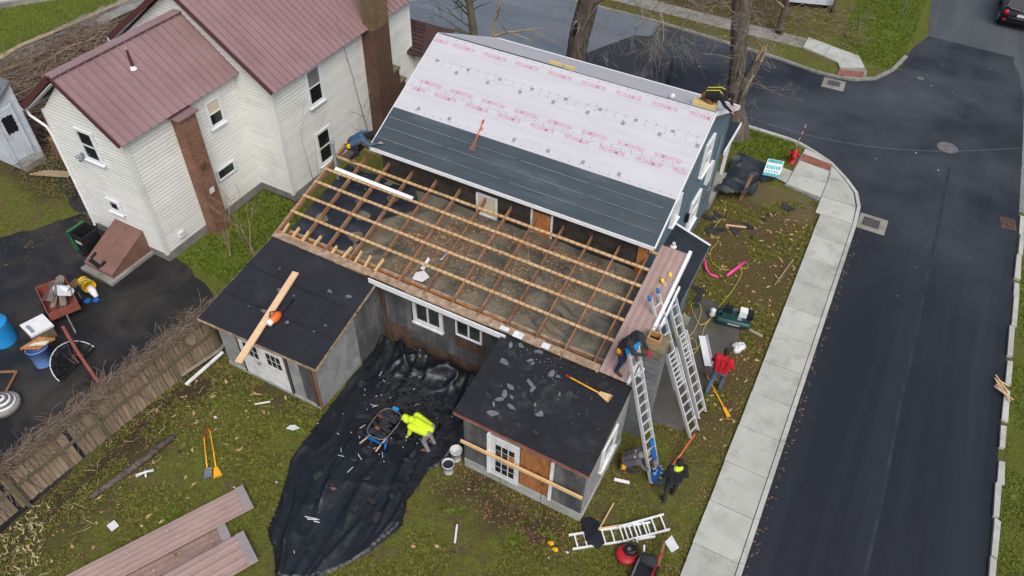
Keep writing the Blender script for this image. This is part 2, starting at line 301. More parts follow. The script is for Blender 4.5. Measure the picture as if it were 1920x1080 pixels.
    nt.links.new(_math(nt, 'ADD', n2, n3), bu.inputs['Height']); nt.links.new(bu.outputs[0], b.inputs['Normal'])
    MATS['ground_soil'] = m
ground_mat()

# ---------------------------------------------------------------- builders
def tag(o, label=None, cat=None, group=None, kind=None):
    if label: o['label'] = label
    if cat: o['category'] = cat
    if group: o['group'] = group
    if kind: o['kind'] = kind
    return o
def empty(name, loc=(0, 0, 0), rz=0, label=None, cat=None, group=None):
    o = bpy.data.objects.new(name, None); COL.objects.link(o); o.location = loc; o.rotation_euler = (0, 0, rz)
    o.empty_display_size = .2
    return tag(o, label, cat, group)
def wm(o):
    m = o.matrix_basis.copy()
    return wm(o.parent) @ o.matrix_parent_inverse @ m if o.parent else m
def link(name, me, parent=None, loc=None, rot=None):
    o = bpy.data.objects.new(name, me); COL.objects.link(o)
    if parent is not None: o.parent = parent; o.matrix_parent_inverse = wm(parent).inverted()
    if loc is not None: o.location = loc
    if rot is not None: o.rotation_euler = rot
    return o
class MB:
    """collects shapes into one mesh"""
    def __init__(s): s.v = []; s.f = []; s.m = []; s.mats = []; s.cur = 0
    def use(s, m):
        if m not in s.mats: s.mats.append(m)
        s.cur = s.mats.index(m); return s
    def poly(s, pts, faces):
        o = len(s.v); s.v += [tuple(p) for p in pts]
        for f in faces: s.f.append([o+i for i in f]); s.m.append(s.cur)
        return s
    def box(s, x0, x1, y0, y1, z0, z1):
        return s.poly([(x0, y0, z0), (x1, y0, z0), (x1, y1, z0), (x0, y1, z0), (x0, y0, z1), (x1, y0, z1), (x1, y1, z1), (x0, y1, z1)],
                      [(0, 3, 2, 1), (4, 5, 6, 7), (0, 1, 5, 4), (1, 2, 6, 5), (2, 3, 7, 6), (3, 0, 4, 7)])
    def beam(s, a, b, w, h, upv=(0, 0, 1)):
        a, b = Vector(a), Vector(b); d = (b-a).normalized(); u = Vector(upv)
        x = d.cross(u); x = x.normalized() if x.length > 1e-4 else Vector((1, 0, 0)); z = x.cross(d).normalized()
        x *= w/2; z *= h/2
        return s.poly([a-x-z, a+x-z, a+x+z, a-x+z, b-x-z, b+x-z, b+x+z, b-x+z],
                      [(0, 1, 2, 3), (7, 6, 5, 4), (0, 4, 5, 1), (1, 5, 6, 2), (2, 6, 7, 3), (3, 7, 4, 0)])
    def tube(s, pts, rad, n=6, cap=True):
        pts = [Vector(p) for p in pts]; k = len(pts)
        if not hasattr(rad, '__len__'): rad = [rad]*k
        o = len(s.v); ref = None
        for i, p in enumerate(pts):
            d = (pts[min(i+1, k-1)]-pts[max(i-1, 0)]); d = d.normalized() if d.length > 1e-6 else Vector((0, 0, 1))
            if ref is None: ref = Vector((0, 0, 1)) if abs(d.z) < .9 else Vector((1, 0, 0))
            x = d.cross(ref).normalized(); y = d.cross(x).normalized(); ref = -y if y.dot(ref) < 0 else y
            x = d.cross(ref).normalized(); y = d.cross(x)
            for j in range(n):
                a = 2*math.pi*j/n; s.v.append(tuple(p+rad[i]*(math.cos(a)*x+math.sin(a)*y)))
        for i in range(k-1):
            for j in range(n):
                a, b = o+i*n+j, o+i*n+(j+1) % n; s.f.append([a, b, b+n, a+n]); s.m.append(s.cur)
        if cap:
            s.f.append([o+j for j in range(n)][::-1]); s.m.append(s.cur); s.f.append([o+(k-1)*n+j for j in range(n)]); s.m.append(s.cur)
        return s
    def lathe(s, prof, c=(0, 0, 0), n=16, axis=None, close=True):
        """prof: (radius, height) pairs along axis"""
        q = Vector((0, 0, 1)).rotation_difference(Vector(axis)) if axis else None; o = len(s.v); c = Vector(c)
        for r, h in prof:
            for j in range(n):
                a = 2*math.pi*j/n; p = Vector((r*math.cos(a), r*math.sin(a), h)); p = q @ p if q else p; s.v.append(tuple(p+c))
        for i in range(len(prof)-1):
            for j in range(n):
                a, b = o+i*n+j, o+i*n+(j+1) % n; s.f.append([a, b, b+n, a+n]); s.m.append(s.cur)
        if close:
            s.f.append([o+j for j in range(n)][::-1]); s.m.append(s.cur); s.f.append([o+(len(prof)-1)*n+j for j in range(n)]); s.m.append(s.cur)
        return s
    def prism(s, pts, z0, z1):
        """pts counter-clockwise xy outline; z1 may be a list of heights"""
        n = len(pts); z0 = z0 if hasattr(z0, '__len__') else [z0]*n; z1 = z1 if hasattr(z1, '__len__') else [z1]*n
        return s.poly([(x, y, z) for (x, y), z in zip(pts, z0)]+[(x, y, z) for (x, y), z in zip(pts, z1)],
                      [list(range(n))[::-1], list(range(n, 2*n))]+[(i, (i+1) % n, n+(i+1) % n, n+i) for i in range(n)])
    def extr(s, prof, a, b, u, v):
        """profile (p,q) in the plane spanned by u,v swept from a to b"""
        a, b, u, v = Vector(a), Vector(b), Vector(u), Vector(v); n = len(prof)
        return s.poly([a+p*u+q*v for p, q in prof]+[b+p*u+q*v for p, q in prof],
                      [list(range(n))[::-1], list(range(n, 2*n))]+[(i, (i+1) % n, n+(i+1) % n, n+i) for i in range(n)])
    def mesh(s, name, m=None, smooth=False):
        me = bpy.data.meshes.new(name); me.from_pydata(s.v, [], s.f)
        for k in (s.mats or [m]): me.materials.append(MATS[k])
        if s.mats: me.polygons.foreach_set('material_index', s.m)
        me.update()
        if smooth: me.polygons.foreach_set('use_smooth', [True]*len(me.polygons))
        bm = bmesh.new(); bm.from_mesh(me); bmesh.ops.recalc_face_normals(bm, faces=bm.faces); bm.to_mesh(me); bm.free()
        return me
    def build(s, name, m=None, parent=None, smooth=False):
        return link(name, s.mesh(name, m, smooth), parent)
def box(name, m, parent, *a): return MB().box(*a).build(name, m, parent)
def beam(name, m, parent, a, b, w, h, upv=(0, 0, 1)): return MB().beam(a, b, w, h, upv).build(name, m, parent)
def copies(name, me, parent, locs, rots=None):
    return [link(name, me, parent, l, rots[i] if rots else None) for i, l in enumerate(locs)]
def copy_tree(o, parent=None):
    c = o.copy(); COL.objects.link(c); c.parent = parent
    for ch in list(o.children): copy_tree(ch, c)
    return c
def jit(a): return random.uniform(-a, a)
def inside(px, py, poly):
    x, y = np.asarray(px), np.asarray(py); r = np.zeros(x.shape, bool); n = len(poly); j = n-1
    for i in range(n):
        xi, yi = poly[i]; xj, yj = poly[j]
        c = ((yi > y) != (yj > y)) & (x < (xj-xi)*(y-yi)/(yj-yi+1e-12)+xi); r ^= c; j = i
    return r
def wallframe(o, u, n): return Vector(o), Vector(u).normalized(), Vector(n).normalized()
def clapboards(wall, o, u, n, z0, z1, course, span, m='siding', lip=.036):
    """one lapped board per course; span(z) gives start and end along u"""
    o, u, n = wallframe(o, u, n); k = max(1, round((z1-z0)/course)); c = (z1-z0)/k
    for i in range(k):
        a, b = z0+i*c, z0+(i+1)*c; a0, a1 = span(a); b0, b1 = span(b-.001)
        if a1-a0 < .05: continue
        if b1-b0 < .02: b0 = b1 = (b0+b1)/2; b1 += .01
        P = lambda s, d, z: o+u*s+n*d+Vector((0, 0, z))
        m0, m1 = a0+(b0-a0)*.6, a1+(b1-a1)*.6; zm = a+(b-a)*.6
        pts = [P(a0, 0, a), P(a1, 0, a), P(a1, lip, a), P(a0, lip, a), P(m1, lip*.95, zm), P(m0, lip*.95, zm), P(b1, .004, b-.002), P(b0, .004, b-.002), P(b1, 0, b-.002), P(b0, 0, b-.002)]
        MB().poly(pts, [(0, 1, 2, 3), (3, 2, 4, 5), (5, 4, 6, 7), (7, 6, 8, 9), (9, 8, 1, 0), (0, 3, 5, 7, 9), (1, 8, 6, 4, 2)]).build('clapboard', m, wall)
def window(parent, o, u, n, w, h, rows=2, cols=1, trim=.09, m='white_trim', glass='glass_dark', glass2=None, depth=.06, sill=True, bar=.045):
    """frame with real recessed panes; o = lower left corner of the outer frame on the wall face"""
    o, u, n = wallframe(o, u, n); z = Vector((0, 0, 1)); f = MB()
    def bx(mb, s0, s1, t0, t1, d0, d1):
        P = lambda s, d, t: o+u*s+n*d+z*t
        mb.poly([P(s0, d0, t0), P(s1, d0, t0), P(s1, d1, t0), P(s0, d1, t0), P(s0, d0, t1), P(s1, d0, t1), P(s1, d1, t1), P(s0, d1, t1)],
                [(0, 3, 2, 1), (4, 5, 6, 7), (0, 1, 5, 4), (1, 2, 6, 5), (2, 3, 7, 6), (3, 0, 4, 7)])
    bx(f, 0, trim, 0, h, .002, depth); bx(f, w-trim, w, 0, h, .002, depth); bx(f, trim, w-trim, 0, trim, .002, depth); bx(f, trim, w-trim, h-trim, h, .002, depth)
    iw, ih = w-2*trim, h-2*trim
    for r in range(1, rows): t = trim+ih*r/rows; bx(f, trim, w-trim, t-bar/2, t+bar/2, .004, depth-.012)
    for c in range(1, cols): s = trim+iw*c/cols; bx(f, s-bar/2, s+bar/2, trim, h-trim, .004, depth-.009)
    fr = f.build('window', m, parent)
    if sill: g = MB(); bx(g, -.03, w+.03, -.05, 0, .002, depth+.05); g.build('sill', m, fr)
    for r in range(rows):
        for c in range(cols):
            g = MB(); s0, s1 = trim+iw*c/cols, trim+iw*(c+1)/cols; t0, t1 = trim+ih*r/rows, trim+ih*(r+1)/rows
            bx(g, s0+.004, s1-.004, t0+.004, t1-.004, .003, .022 if r < rows-1 or rows == 1 else .03)
            g.build('pane', glass2 if (glass2 and r == rows-1) else glass, fr)
    return fr

# ---------------------------------------------------------------- ground, roads, pavement
def structure(o): o['kind'] = 'structure'; return o
def sheet(name, m, pts, z): return structure(MB().poly([(x, y, z) for x, y in pts], [list(range(len(pts)))]).build(name, m))
def rough_outline(pts, step=.5, amp=.12):
    out = []
    for i, a in enumerate(pts):
        b = pts[(i+1) % len(pts)]; d = math.hypot(b[0]-a[0], b[1]-a[1]); k = max(1, int(d/step))
        for j in range(k): t = j/k; out.append((a[0]+(b[0]-a[0])*t+jit(amp), a[1]+(b[1]-a[1])*t+jit(amp)))
    return out
sheet('ground', 'ground_soil', [(-400, -300), (400, -300), (400, 700), (-400, 700)], 0)
KX0, KX1 = 1.52, 6.9
corner = [(-2.05, 29.78), (-1.58, 29.69), (-.85, 29.35), (-.08, 28.89), (.72, 28.02), (1.2, 27.35), (1.45, 26.5), (1.53, 25.4)]
farc = [(-4.45, 36.5), (-2.29, 36.1), (-1.4, 36.12), (-.59, 36.29), (.29, 36.93), (.91, 38.3), (1.26, 40.0)]
sheet('side_street', 'asphalt_new', [(1.5, -40), (6.95, -40), (6.9, 29.0), (6.78, 35.5), (6.55, 42.9), (2.0, 43.1), (1.5, 41.5), (1.26, 40)]+farc[::-1][1:]+[(-10.6, 37.12), (-10.3, 29.86), (-2.05, 29.8)]+corner[1:], .011)
sheet('old_side_street', 'asphalt_mid', [(2.0, 42.9), (6.5, 42.7), (8.6, 44), (8.9, 90), (1.2, 90), (1.55, 48)], .008)
sheet('cross_street', 'asphalt_old', [(-90, 29.9), (-9.0, 29.86), (-9.6, 37.1), (-16, 37.1), (-90, 37.4)], .008)
sheet('road_patch', 'asphalt_patch', rough_outline([(-13.0, 31.2), (-10.1, 30.5), (-10.3, 35.6), (-11.3, 35.2)], .8, .03), .015)
sheet('gravel_edge', 'gravel', rough_outline([(6.85, 29.4), (9.5, 29.2), (9.5, 39), (6.7, 39)], .6, .06), .009)
sheet('gravel_shoulder', 'asphalt_mid', rough_outline([(6.0, 43.0), (9.5, 42), (9.5, 38.5), (6.72, 38.8)], .7, .06), .013)
sheet('yard_paving', 'asphalt_yard', rough_outline([(-15.0, 8.9), (-16.5, 11.0), (-18.7, 11.62), (-23.6, 11.7), (-24.1, 10.5), (-25.0, 9.3), (-27.5, 8.6), (-40, 7), (-40, -10), (-15.2, -10)], .35, .07), .005)
sheet('yard_path', 'asphalt_yard', rough_outline([(-23.7, 11.6), (-22.5, 12.5), (-22.5, 15.5), (-25.5, 14.8), (-27.3, 13.2)], .35, .1), .006)
sheet('yard_dirt', 'ground_soil', rough_outline([(-29.5, 12.3), (-36, 11.5), (-36, 8.5), (-28.6, 9.4)], .5, .2), .007)
sheet('far_path', 'concrete_old', [(-60, 39.9), (-60, 38.8), (-3.46, 38.3), (-3.5, 39.5)], .008)
sheet('concrete_pad', 'concrete_wet', rough_outline([(-2.4, 13.2), (-1.15, 13.4), (-.95, 16.2), (-.72, 17.4), (-.85, 18.7), (-2.3, 18.9), (-2.55, 17.0)], .5, .05), .006)
sheet('back_path', 'concrete_old', rough_outline([(-36.3, 15), (-34.9, 15.5), (-34.5, 28), (-36.2, 28)], .6, .15), .006)
# tyre polish and joint of the two lanes
seam = MB()
for i in range(60):
    y0 = -6+i*.62; seam.poly([(4.17+.02*math.sin(y0), y0, .0145), (4.27+.02*math.sin(y0), y0, .0145), (4.27+.02*math.sin(y0+.62), y0+.62, .0145), (4.17+.02*math.sin(y0+.62), y0+.62, .0145)], [(0, 1, 2, 3)])
structure(seam.build('lane_seam', 'asphalt_seam'))

pv = structure(MB().prism([(.2, -6), (1.38, -6), (1.38, 25.3), (1.3, 26.4), (1.05, 27.3), (.6, 28), (-.1, 28.75), (-1.3, 29.4), (-1.45, 26.45), (-.02, 26.1), (.2, 25.6)], 0, .055).build('pavement', 'concrete_old'))
def slab(pts, h=.088):
    cx = sum(p[0] for p in pts)/len(pts); cy = sum(p[1] for p in pts)/len(pts)
    pts = [(cx+(x-cx)*(1-.016/max(.3, abs(x-cx)+abs(y-cy))), cy+(y-cy)*(1-.016/max(.3, abs(x-cx)+abs(y-cy)))) for x, y in pts]
    MB().prism(pts, .05, h+jit(.003)).build('slab', 'concrete', pv)
y = 19.8-1.36*18
while y < 25.2:
    y1 = min(y+1.36, 25.24); slab([(.19+jit(.015), y), (1.37, y), (1.37, y1), (.19, y1)]); y = y1
slab([(.0, 25.26), (1.37, 25.26), (1.30, 26.36), (0, 26.36)])
slab([(0, 26.38), (1.30, 26.38), (1.06, 27.2), (.72, 27.75), (0, 27.75)])
slab([(0, 27.77), (.70, 27.77), (.3, 28.25), (-.08, 28.65), (-.05, 28.2)])
slab([(-1.40, 26.5), (-.02, 26.3), (-.02, 27.3), (-1.36, 27.4)]); slab([(-1.36, 27.42), (-.02, 27.32), (-.07, 28.2), (-1.3, 28.36)])
slab([(-2.1, 26.75), (-1.42, 26.55), (-1.40, 27.45), (-2.05, 27.55)])
slab([(-1.32, 28.93), (-.1, 28.74), (-.75, 29.2), (-1.3, 29.35)])
for i in range(8):
    for j in range(3):
        x = -1.29+i*.152; yy = 28.40+j*.165-.1*(i/8); MB().box(x, x+.145, yy, yy+.158, .05, .084).build('paver', 'brick_paver', pv)
pv2 = structure(MB().prism([(-3.46, 38.28), (-1.61, 37.62), (-.98, 36.25), (-.1, 36.62), (-.18, 37.5), (-.78, 38.9), (-3.45, 39.55)], 0, .05).build('far_pavement', 'concrete_old'))
for q in ([(-3.44, 38.3), (-2.35, 37.95), (-2.25, 39.2), (-3.43, 39.5)], [(-2.33, 37.94), (-1.62, 37.66), (-1.4, 37.15), (-.35, 37.75), (-.82, 38.83), (-2.23, 39.18)]):
    MB().prism(q, .045, .085).build('slab', 'concrete', pv2)
for i in range(6): MB().box(-1.38+i*.19, -1.21+i*.19, 36.42+i*.07, 36.95+i*.07, .045, .08).build('paver', 'brick_paver', pv2)
def kerb(name, pts, wd, h, m, label_piece='kerb_stone', gap=0.006, seglen=None, wob=0):
    r = structure(bpy.data.objects.new(name, None)); COL.objects.link(r)
    P = [Vector((*p, 0)) for p in pts]
    if seglen:
        Q = [P[0]]
        for a, b in zip(P, P[1:]):
            k = max(1, round((b-a).length/seglen))
            Q += [a.lerp(b, (j+1)/k) for j in range(k)]
        P = Q
    for a, b in zip(P, P[1:]):
        d = (b-a).normalized(); s = d.cross(Vector((0, 0, 1)))*wd/2
        a2, b2 = a+d*gap, b-d*gap; hh = h+jit(wob); s2 = s*(1+jit(wob*4))
        MB().prism([tuple((a2-s2).xy), tuple((a2+s2).xy), tuple((b2+s).xy), tuple((b2-s).xy)], -.05, hh).build(label_piece, m, r)
    return r
kerb('kerb', [(1.45, -6), (1.45, 25.3)]+[(x-.06, y-.05) for x, y in corner[::-1][1:]]+[(-4.6, 29.82), (-9, 29.8)], .13, .105, 'concrete', seglen=1.36)
kerb('far_kerb', [(-60, 37.2), (-10.6, 37.15), (-4.45, 36.56), (-2.3, 36.16)]+[(x, y+.06) for x, y in farc[2:]], .18, .10, 'concrete_old', seglen=2.2)
rk = structure(bpy.data.objects.new('opposite_kerb', None)); COL.objects.link(rk)
y = 3.0
while y < 28.8:
    L = random.uniform(.7, 1.9); x = 6.92+jit(.035); a = jit(.02)
    MB().prism([(x, y), (x+.16+jit(.03), y+jit(.05)), (x+.15+a, y+L+jit(.06)), (x+a, y+L)], -.05, .09+jit(.02)).build('kerb_stone', 'concrete', rk)
    y += L+random.choice((.02, .05, .25, .5))

# ---------------------------------------------------------------- metal roofs
def metal_slope(house, e0, e1, r0, r1, pw, m, name='roof', th=.06):
    """a slope from eave e0-e1 up to ridge r0-r1, covered with ribbed panels"""
    e0, e1, r0, r1 = map(Vector, (e0, e1, r0, r1)); u = (e1-e0).normalized(); v = (r0-e0); L = v.length; v.normalize(); n = u.cross(v).normalized()
    if n.z < 0: n = -n
    bk = MB(); t = n*-th; bk.poly([e0+t, e1+t, r1+t, r0+t, e0, e1, r1, r0], [(0, 1, 2, 3), (4, 5, 6, 7), (0, 1, 5, 4), (1, 2, 6, 5), (2, 3, 7, 6), (3, 0, 4, 7)])
    rf = bk.build(name, m+'_trim' if m+'_trim' in MATS else m, house)
    k = round((e1-e0).length/pw); p = (e1-e0).length/k
    h_ = .075 if pw > .2 else .045; prof = [(0, .004), (0, .012), (p-.054, .012), (p-.046, h_), (p-.016, h_), (p-.006, .012), (p-.006, .004)]
    mm = MB(); mm.extr(prof, (0, -.02, 0), (0, L-.02, 0), (1, 0, 0), (0, 0, 1)); me = mm.mesh('roof_panel', m)
    rot = Matrix((u, v, u.cross(v))).transposed().to_euler() if u.cross(v).z > 0 else None
    for i in range(k):
        if rot: link('roof_panel', me, rf, e0+u*p*i, rot)
        else:
            uu = -u; rr = Matrix((uu, v, uu.cross(v))).transposed().to_euler(); link('roof_panel', me, rf, e0+u*p*(i+1), rr)
    return rf

# ---------------------------------------------------------------- white house next door
H1 = empty('white_house', (-20.6, 18, 0), label='large white sided house with ribbed dark red metal roofs and brick chimneys', cat='house')
# rear wing
x0, x1, y0, y1, ze, zr, xr = -22.3, -18.9, 11.45, 16.12, 4.9, 6.5, -20.72
wing = MB().prism([(x0, y0), (x1, y0), (x1, y1), (x0, y1)], .35, 4.86); wing.poly([(x0, y0, 4.86), (x1, y0, 4.86), (xr, y0, 6.38), (x0, y1, 4.86), (x1, y1, 4.86), (xr, y1, 6.38)], [(0, 1, 2), (3, 5, 4), (0, 2, 5, 3), (1, 4, 5, 2)])
wall = wing.build('wall', 'siding', H1)
MB().box(x0-.03, x1+.03, y0-.03, y1-.02, 0, .36).build('foundation', 'foundation', H1)
gab = lambda a, b, zb, zt, xm: (lambda z: (0, b-a) if z <= zb else ((xm-a)*(z-zb)/(zt-zb), (b-a)-(b-xm)*(z-zb)/(zt-zb)))
clapboards(wall, (x0, y0, 0), (1, 0, 0), (0, -1, 0), .33, 6.34, .135, gab(x0, x1, 4.86, 6.38, xr))
clapboards(wall, (x1, y0, 0), (0, 1, 0), (1, 0, 0), .33, 4.86, .135, lambda z: (0, y1-y0))
for (cx, cy) in ((x0, y0), (x1, y0)): box('corner_trim', 'siding', H1, cx-.06, cx+.06, cy-.06, cy+.06, .3, 4.9)
metal_slope(H1, (-18.62, 11.15, 4.93), (-18.62, 16.13, 4.93), (xr, 11.15, 6.58), (xr, 16.13, 6.58), .285, 'metal_red')
metal_slope(H1, (-22.85, 11.15, 4.93), (-22.85, 16.13, 4.93), (xr, 11.15, 6.58), (xr, 16.13, 6.58), .285, 'metal_red')
beam('ridge_cap', 'metal_red', H1, (xr, 11.13, 6.61), (xr, 16.12, 6.61), .34, .03)
for sx in (-18.62, -22.85): beam('rake_trim', 'metal_red_trim', H1, (sx, 11.13, 4.93), (xr, 11.13, 6.58), .035, .17)
box('gutter', 'white_trim', H1, -22.98, -22.86, 11.15, 16.1, 4.80, 4.92)
beam('soffit', 'white_trim', H1, (-22.6, 11.3, 4.98), (-20.85, 11.3, 6.3), .26, .03, (0, 0, 1))
MB().tube([(-22.9, 11.25, 4.82), (-22.85, 11.25, 4.6), (-22.42, 11.36, 4.25), (-22.38, 11.38, 3.9), (-22.36, 11.38, .25), (-22.3, 11.15, .1)], .045, 6).build('downpipe', 'white_trim', H1)
vp = MB().use('metal_red_trim').tube([(-20.0, 13.35, 5.9), (-20.0, 13.35, 6.62)], .045, 8); vp.use('white_trim').lathe([(.12, 0), (.06, .1)], (-20.0, 13.35, 6.0), 10); vp.build('vent_pipe', None, H1)
window(H1, (x1+.05, 14.55, 3.53), (0, 1, 0), (1, 0, 0), .68, 1.0, 2, 1, glass='glass_dark', glass2='cream_shade')
window(H1, (x1+.05, 14.24, 1.55), (0, 1, 0), (1, 0, 0), .85, .45, 1, 1, trim=.06, glass='glass_room', sill=False)
window(H1, (-21.0, y0-.05, 3.55), (1, 0, 0), (0, -1, 0), .78, 1.17, 2, 1)
window(H1, (-20.95, y0-.05, 1.48), (1, 0, 0), (0, -1, 0), .6, .53, 1, 1, trim=.11)
fl = MB().use('steel'); fl.box(-21.25, -21.15, 11.36, 11.43, 3.55, 3.66); fl.tube([(-21.2, 11.36, 3.6), (-21.32, 11.2, 3.55)], [.035, .06], 8).tube([(-21.2, 11.36, 3.6), (-21.12, 11.2, 3.5)], [.035, .06], 8); fl.build('floodlight', None, H1)
box('dryer_vent', 'plastic_white', H1, x1, x1+.14, 12.05, 12.25, .62, .82)
# wing chimney
ch = MB(); ch.prism([(-18.86, 13.22), (-18.42, 13.22), (-18.42, 13.84), (-18.86, 13.84)], 0, 4.72).build('chimney', 'brick_orange', H1)
cap = MB(); cap.box(-18.8, -18.35, 13.1, 13.95, 4.74, 4.80); cap.build('chimney_hood', 'metal_red', H1)
MB().box(-18.41, -18.395, 13.45, 13.65, 1.72, 1.92).build('cleanout_plate', 'plastic_white', H1)
MB().box(-18.43, -18.37, 13.4, 13.62, 2.75, 2.95).build('flue_collar', 'brick_brown', H1)
# main block
X0, X1, Y0, Y1, ZE, ZR, XR = -24.2, -17.35, 16.12, 24.15, 4.78, 7.45, -20.75
mb = MB().prism([(X0, Y0), (X1, Y0), (X1, Y1), (X0, Y1)], .35, ZE-.04); mb.poly([(X0, Y0, ZE-.04), (X1, Y0, ZE-.04), (XR, Y0, ZR-.1), (X0, Y1, ZE-.04), (X1, Y1, ZE-.04), (XR, Y1, ZR-.1)], [(0, 1, 2), (3, 5, 4), (0, 2, 5, 3), (1, 4, 5, 2)])
wall = mb.build('wall', 'siding', H1)
MB().box(X0-.03, X1+.03, Y0+.01, Y1+.03, 0, .36).build('foundation', 'foundation', H1)
clapboards(wall, (X0, Y0, 0), (1, 0, 0), (0, -1, 0), .33, 7.3, .135, gab(X0, X1, ZE-.04, ZR-.1, XR))
clapboards(wall, (X1, Y0, 0), (0, 1, 0), (1, 0, 0), .33, ZE-.05, .135, lambda z: (0, Y1-Y0))
for cy in (Y0, Y1): box('corner_trim', 'siding', H1, X1-.06, X1+.06, cy-.06, cy+.06, .3, ZE)
metal_slope(H1, (-17.0, 15.86, ZE), (-17.0, 24.4, ZE), (XR, 15.86, ZR), (XR, 24.4, ZR), .285, 'metal_red')
metal_slope(H1, (-24.5, 15.86, ZE), (-24.5, 24.4, ZE), (XR, 15.86, ZR), (XR, 24.4, ZR), .285, 'metal_red')
beam('ridge_cap', 'metal_red', H1, (XR, 15.84, ZR+.03), (XR, 24.4, ZR+.03), .34, .03)
for sx in (-17.0, -24.5): beam('rake_trim', 'metal_red_trim', H1, (sx, 15.84, ZE), (XR, 15.84, ZR), .035, .18)
beam('soffit', 'white_trim', H1, (-24.3, 16.0, ZE+.02), (-20.9, 16.0, ZR-.12), .24, .03)
box('gutter', 'white_trim', H1, -24.63, -24.5, 15.86, 24.4, 4.62, 4.76)
MB().tube([(-17.3, 24.2, 4.6), (-17.28, 24.22, .3)], .04, 6).build('downpipe', 'siding', H1)
window(H1, (X1+.05, 17.72, 3.14), (0, 1, 0), (1, 0, 0), .82, 1.45, 2, 1, trim=.1, glass='glass_dark', glass2='glass_shade')
window(H1, (X1+.05, 17.70, .6), (0, 1, 0), (1, 0, 0), .82, 1.45, 2, 1, trim=.1)
# stepped main chimney
cs = MB(); cs.prism([(-17.33, 21.1), (-16.75, 21.1), (-16.75, 22.1), (-17.33, 22.1)], 0, 4.75); cs.prism([(-17.33, 22.1), (-16.75, 22.1), (-16.75, 22.5), (-17.33, 22.5)], 0, 2.6).prism([(-17.33, 22.5), (-16.75, 22.5), (-16.75, 22.85), (-17.33, 22.85)], 0, 1.95)
c1 = cs.build('chimney', 'brick_brown', H1)
MB().box(-17.2, -16.73, 21.12, 22.08, 4.75, 7.3).build('chimney_stack', 'brick_mossy', H1)
for a, b, z in ((22.08, 22.54, 2.6), (22.48, 22.9, 1.95)): MB().box(-17.32, -16.71, a, b, z, z+.09).build('chimney_ledge', 'moss_cap', H1)
# low brown porch roof behind
H2 = empty('brown_porch', (-17.5, 25, 0), label='low porch with dark brown shingled roof between the white and grey houses', cat='porch')
MB().prism([(-18.6, 24.3), (-16.75, 24.3), (-16.75, 26.2), (-18.6, 26.2)], 0, 2.35).build('wall', 'siding', H2)
rf = MB().poly([(-18.9, 23.9, 2.5), (-16.6, 23.9, 2.5), (-16.6, 26.6, 2.5), (-18.9, 26.6, 2.5), (-18.9, 25.3, 3.25), (-17.2, 25.3, 3.25)], [(0, 1, 5, 4), (1, 2, 5), (2, 3, 4, 5), (0, 4, 3), (0, 3, 2, 1)]).build('roof', 'asphalt_shingle', H2)
for i in range(9):
    t = i/9; a = Vector((-18.9, 23.88, 2.5)).lerp(Vector((-18.9, 25.3, 3.25)), t); b = Vector((-16.6, 23.88, 2.5)).lerp(Vector((-17.2, 25.3, 3.25)), t); a2 = Vector((-18.9, 23.88, 2.5)).lerp(Vector((-18.9, 25.3, 3.25)), t+.1); b2 = Vector((-16.6, 23.88, 2.5)).lerp(Vector((-17.2, 25.3, 3.25)), t+.1)
    o = Vector((0, -.01, .03)); MB().poly([a+o, b+o, b2+o*.4, a2+o*.4, a, b, b2, a2], [(0, 1, 2, 3), (0, 1, 5, 4), (1, 2, 6, 5), (0, 3, 7, 4)]).build('shingle_course', 'asphalt_shingle', rf)
window(H2, (-16.73, 24.6, 1.2), (0, 1, 0), (1, 0, 0), .8, 1.0, 1, 1)

# ---------------------------------------------------------------- grey-blue house being re-roofed
H3 = empty('blue_house', (-8.2, 19.6, 0), label='grey blue two storey house with pale roofing underlayment over its gable roof', cat='house')
yr, zr, sl = 19.58, 6.35, .477
zs = lambda y: zr-sl*abs(y-yr)
ax0, ax1, ay0, ay1 = -12.65, -3.72, 15.78, 23.38
mb = MB().prism([(ax0, ay0), (ax1, ay0), (ax1, ay1), (ax0, ay1)], 0, 4.3); mb.poly([(ax0, ay0, 4.3), (ax1, ay0, 4.3), (ax1, ay1, 4.3), (ax0, ay1, 4.3), (ax0, yr, 6.15), (ax1, yr, 6.15)], [(0, 1, 5, 4), (3, 4, 5, 2), (1, 2, 5), (0, 4, 3)])
wall = mb.build('wall', 'wall_blue', H3)
clapboards(wall, (ax1, ay0, 0), (0, 1, 0), (1, 0, 0), .1, 6.05, .16, lambda z: (0, ay1-ay0) if z <= 4.25 else ((z-4.25)/1.85*(yr-ay0), ay1-ay0-(z-4.25)/1.85*(ay1-yr)), 'wall_blue', .014)
box('corner_trim', 'wall_blue', H3, ax1-.02, ax1+.05, ay1-.05, ay1+.03, 0, 4.3)
# the old south wall inside the extension has shakes; eave shade is put into their dark colour
sw = box('south_wall', 'shake_shaded', H3, ax0-.01, ax1+.01, ay0-.05, ay0-.012, 2.4, 4.25)
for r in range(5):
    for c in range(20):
        xa = ax0+c*.446+(.2 if r % 2 else 0); MB().box(xa, min(xa+.436, ax1), ay0-.075, ay0-.052, 3.15+r*.2, 3.345+r*.2).build('shake', 'shake_shaded', sw)
window(H3, (-9.2, ay0-.08, 3.1), (1, 0, 0), (0, -1, 0), .72, .8, 1, 1, trim=.05, glass='cream_shade', sill=False)
dr = box('boarded_door', 'lumber_orange', H3, -7.28, -6.72, ay0-.11, ay0-.06, 3.1, 3.95)
for x in (-7.33, -6.67): box('door_trim', 'white_trim', dr, x-.03, x+.03, ay0-.10, ay0-.077, 3.1, 4.0)
box('corner_post', 'lumber_orange', H3, -3.98, -3.72, ay0-.14, ay0-.03, 2.9, 4.1)
window(H3, (ax1+.016, 20.35, 3.5), (0, 1, 0), (1, 0, 0), .85, 1.2, 2, 1, trim=.13, depth=.09)
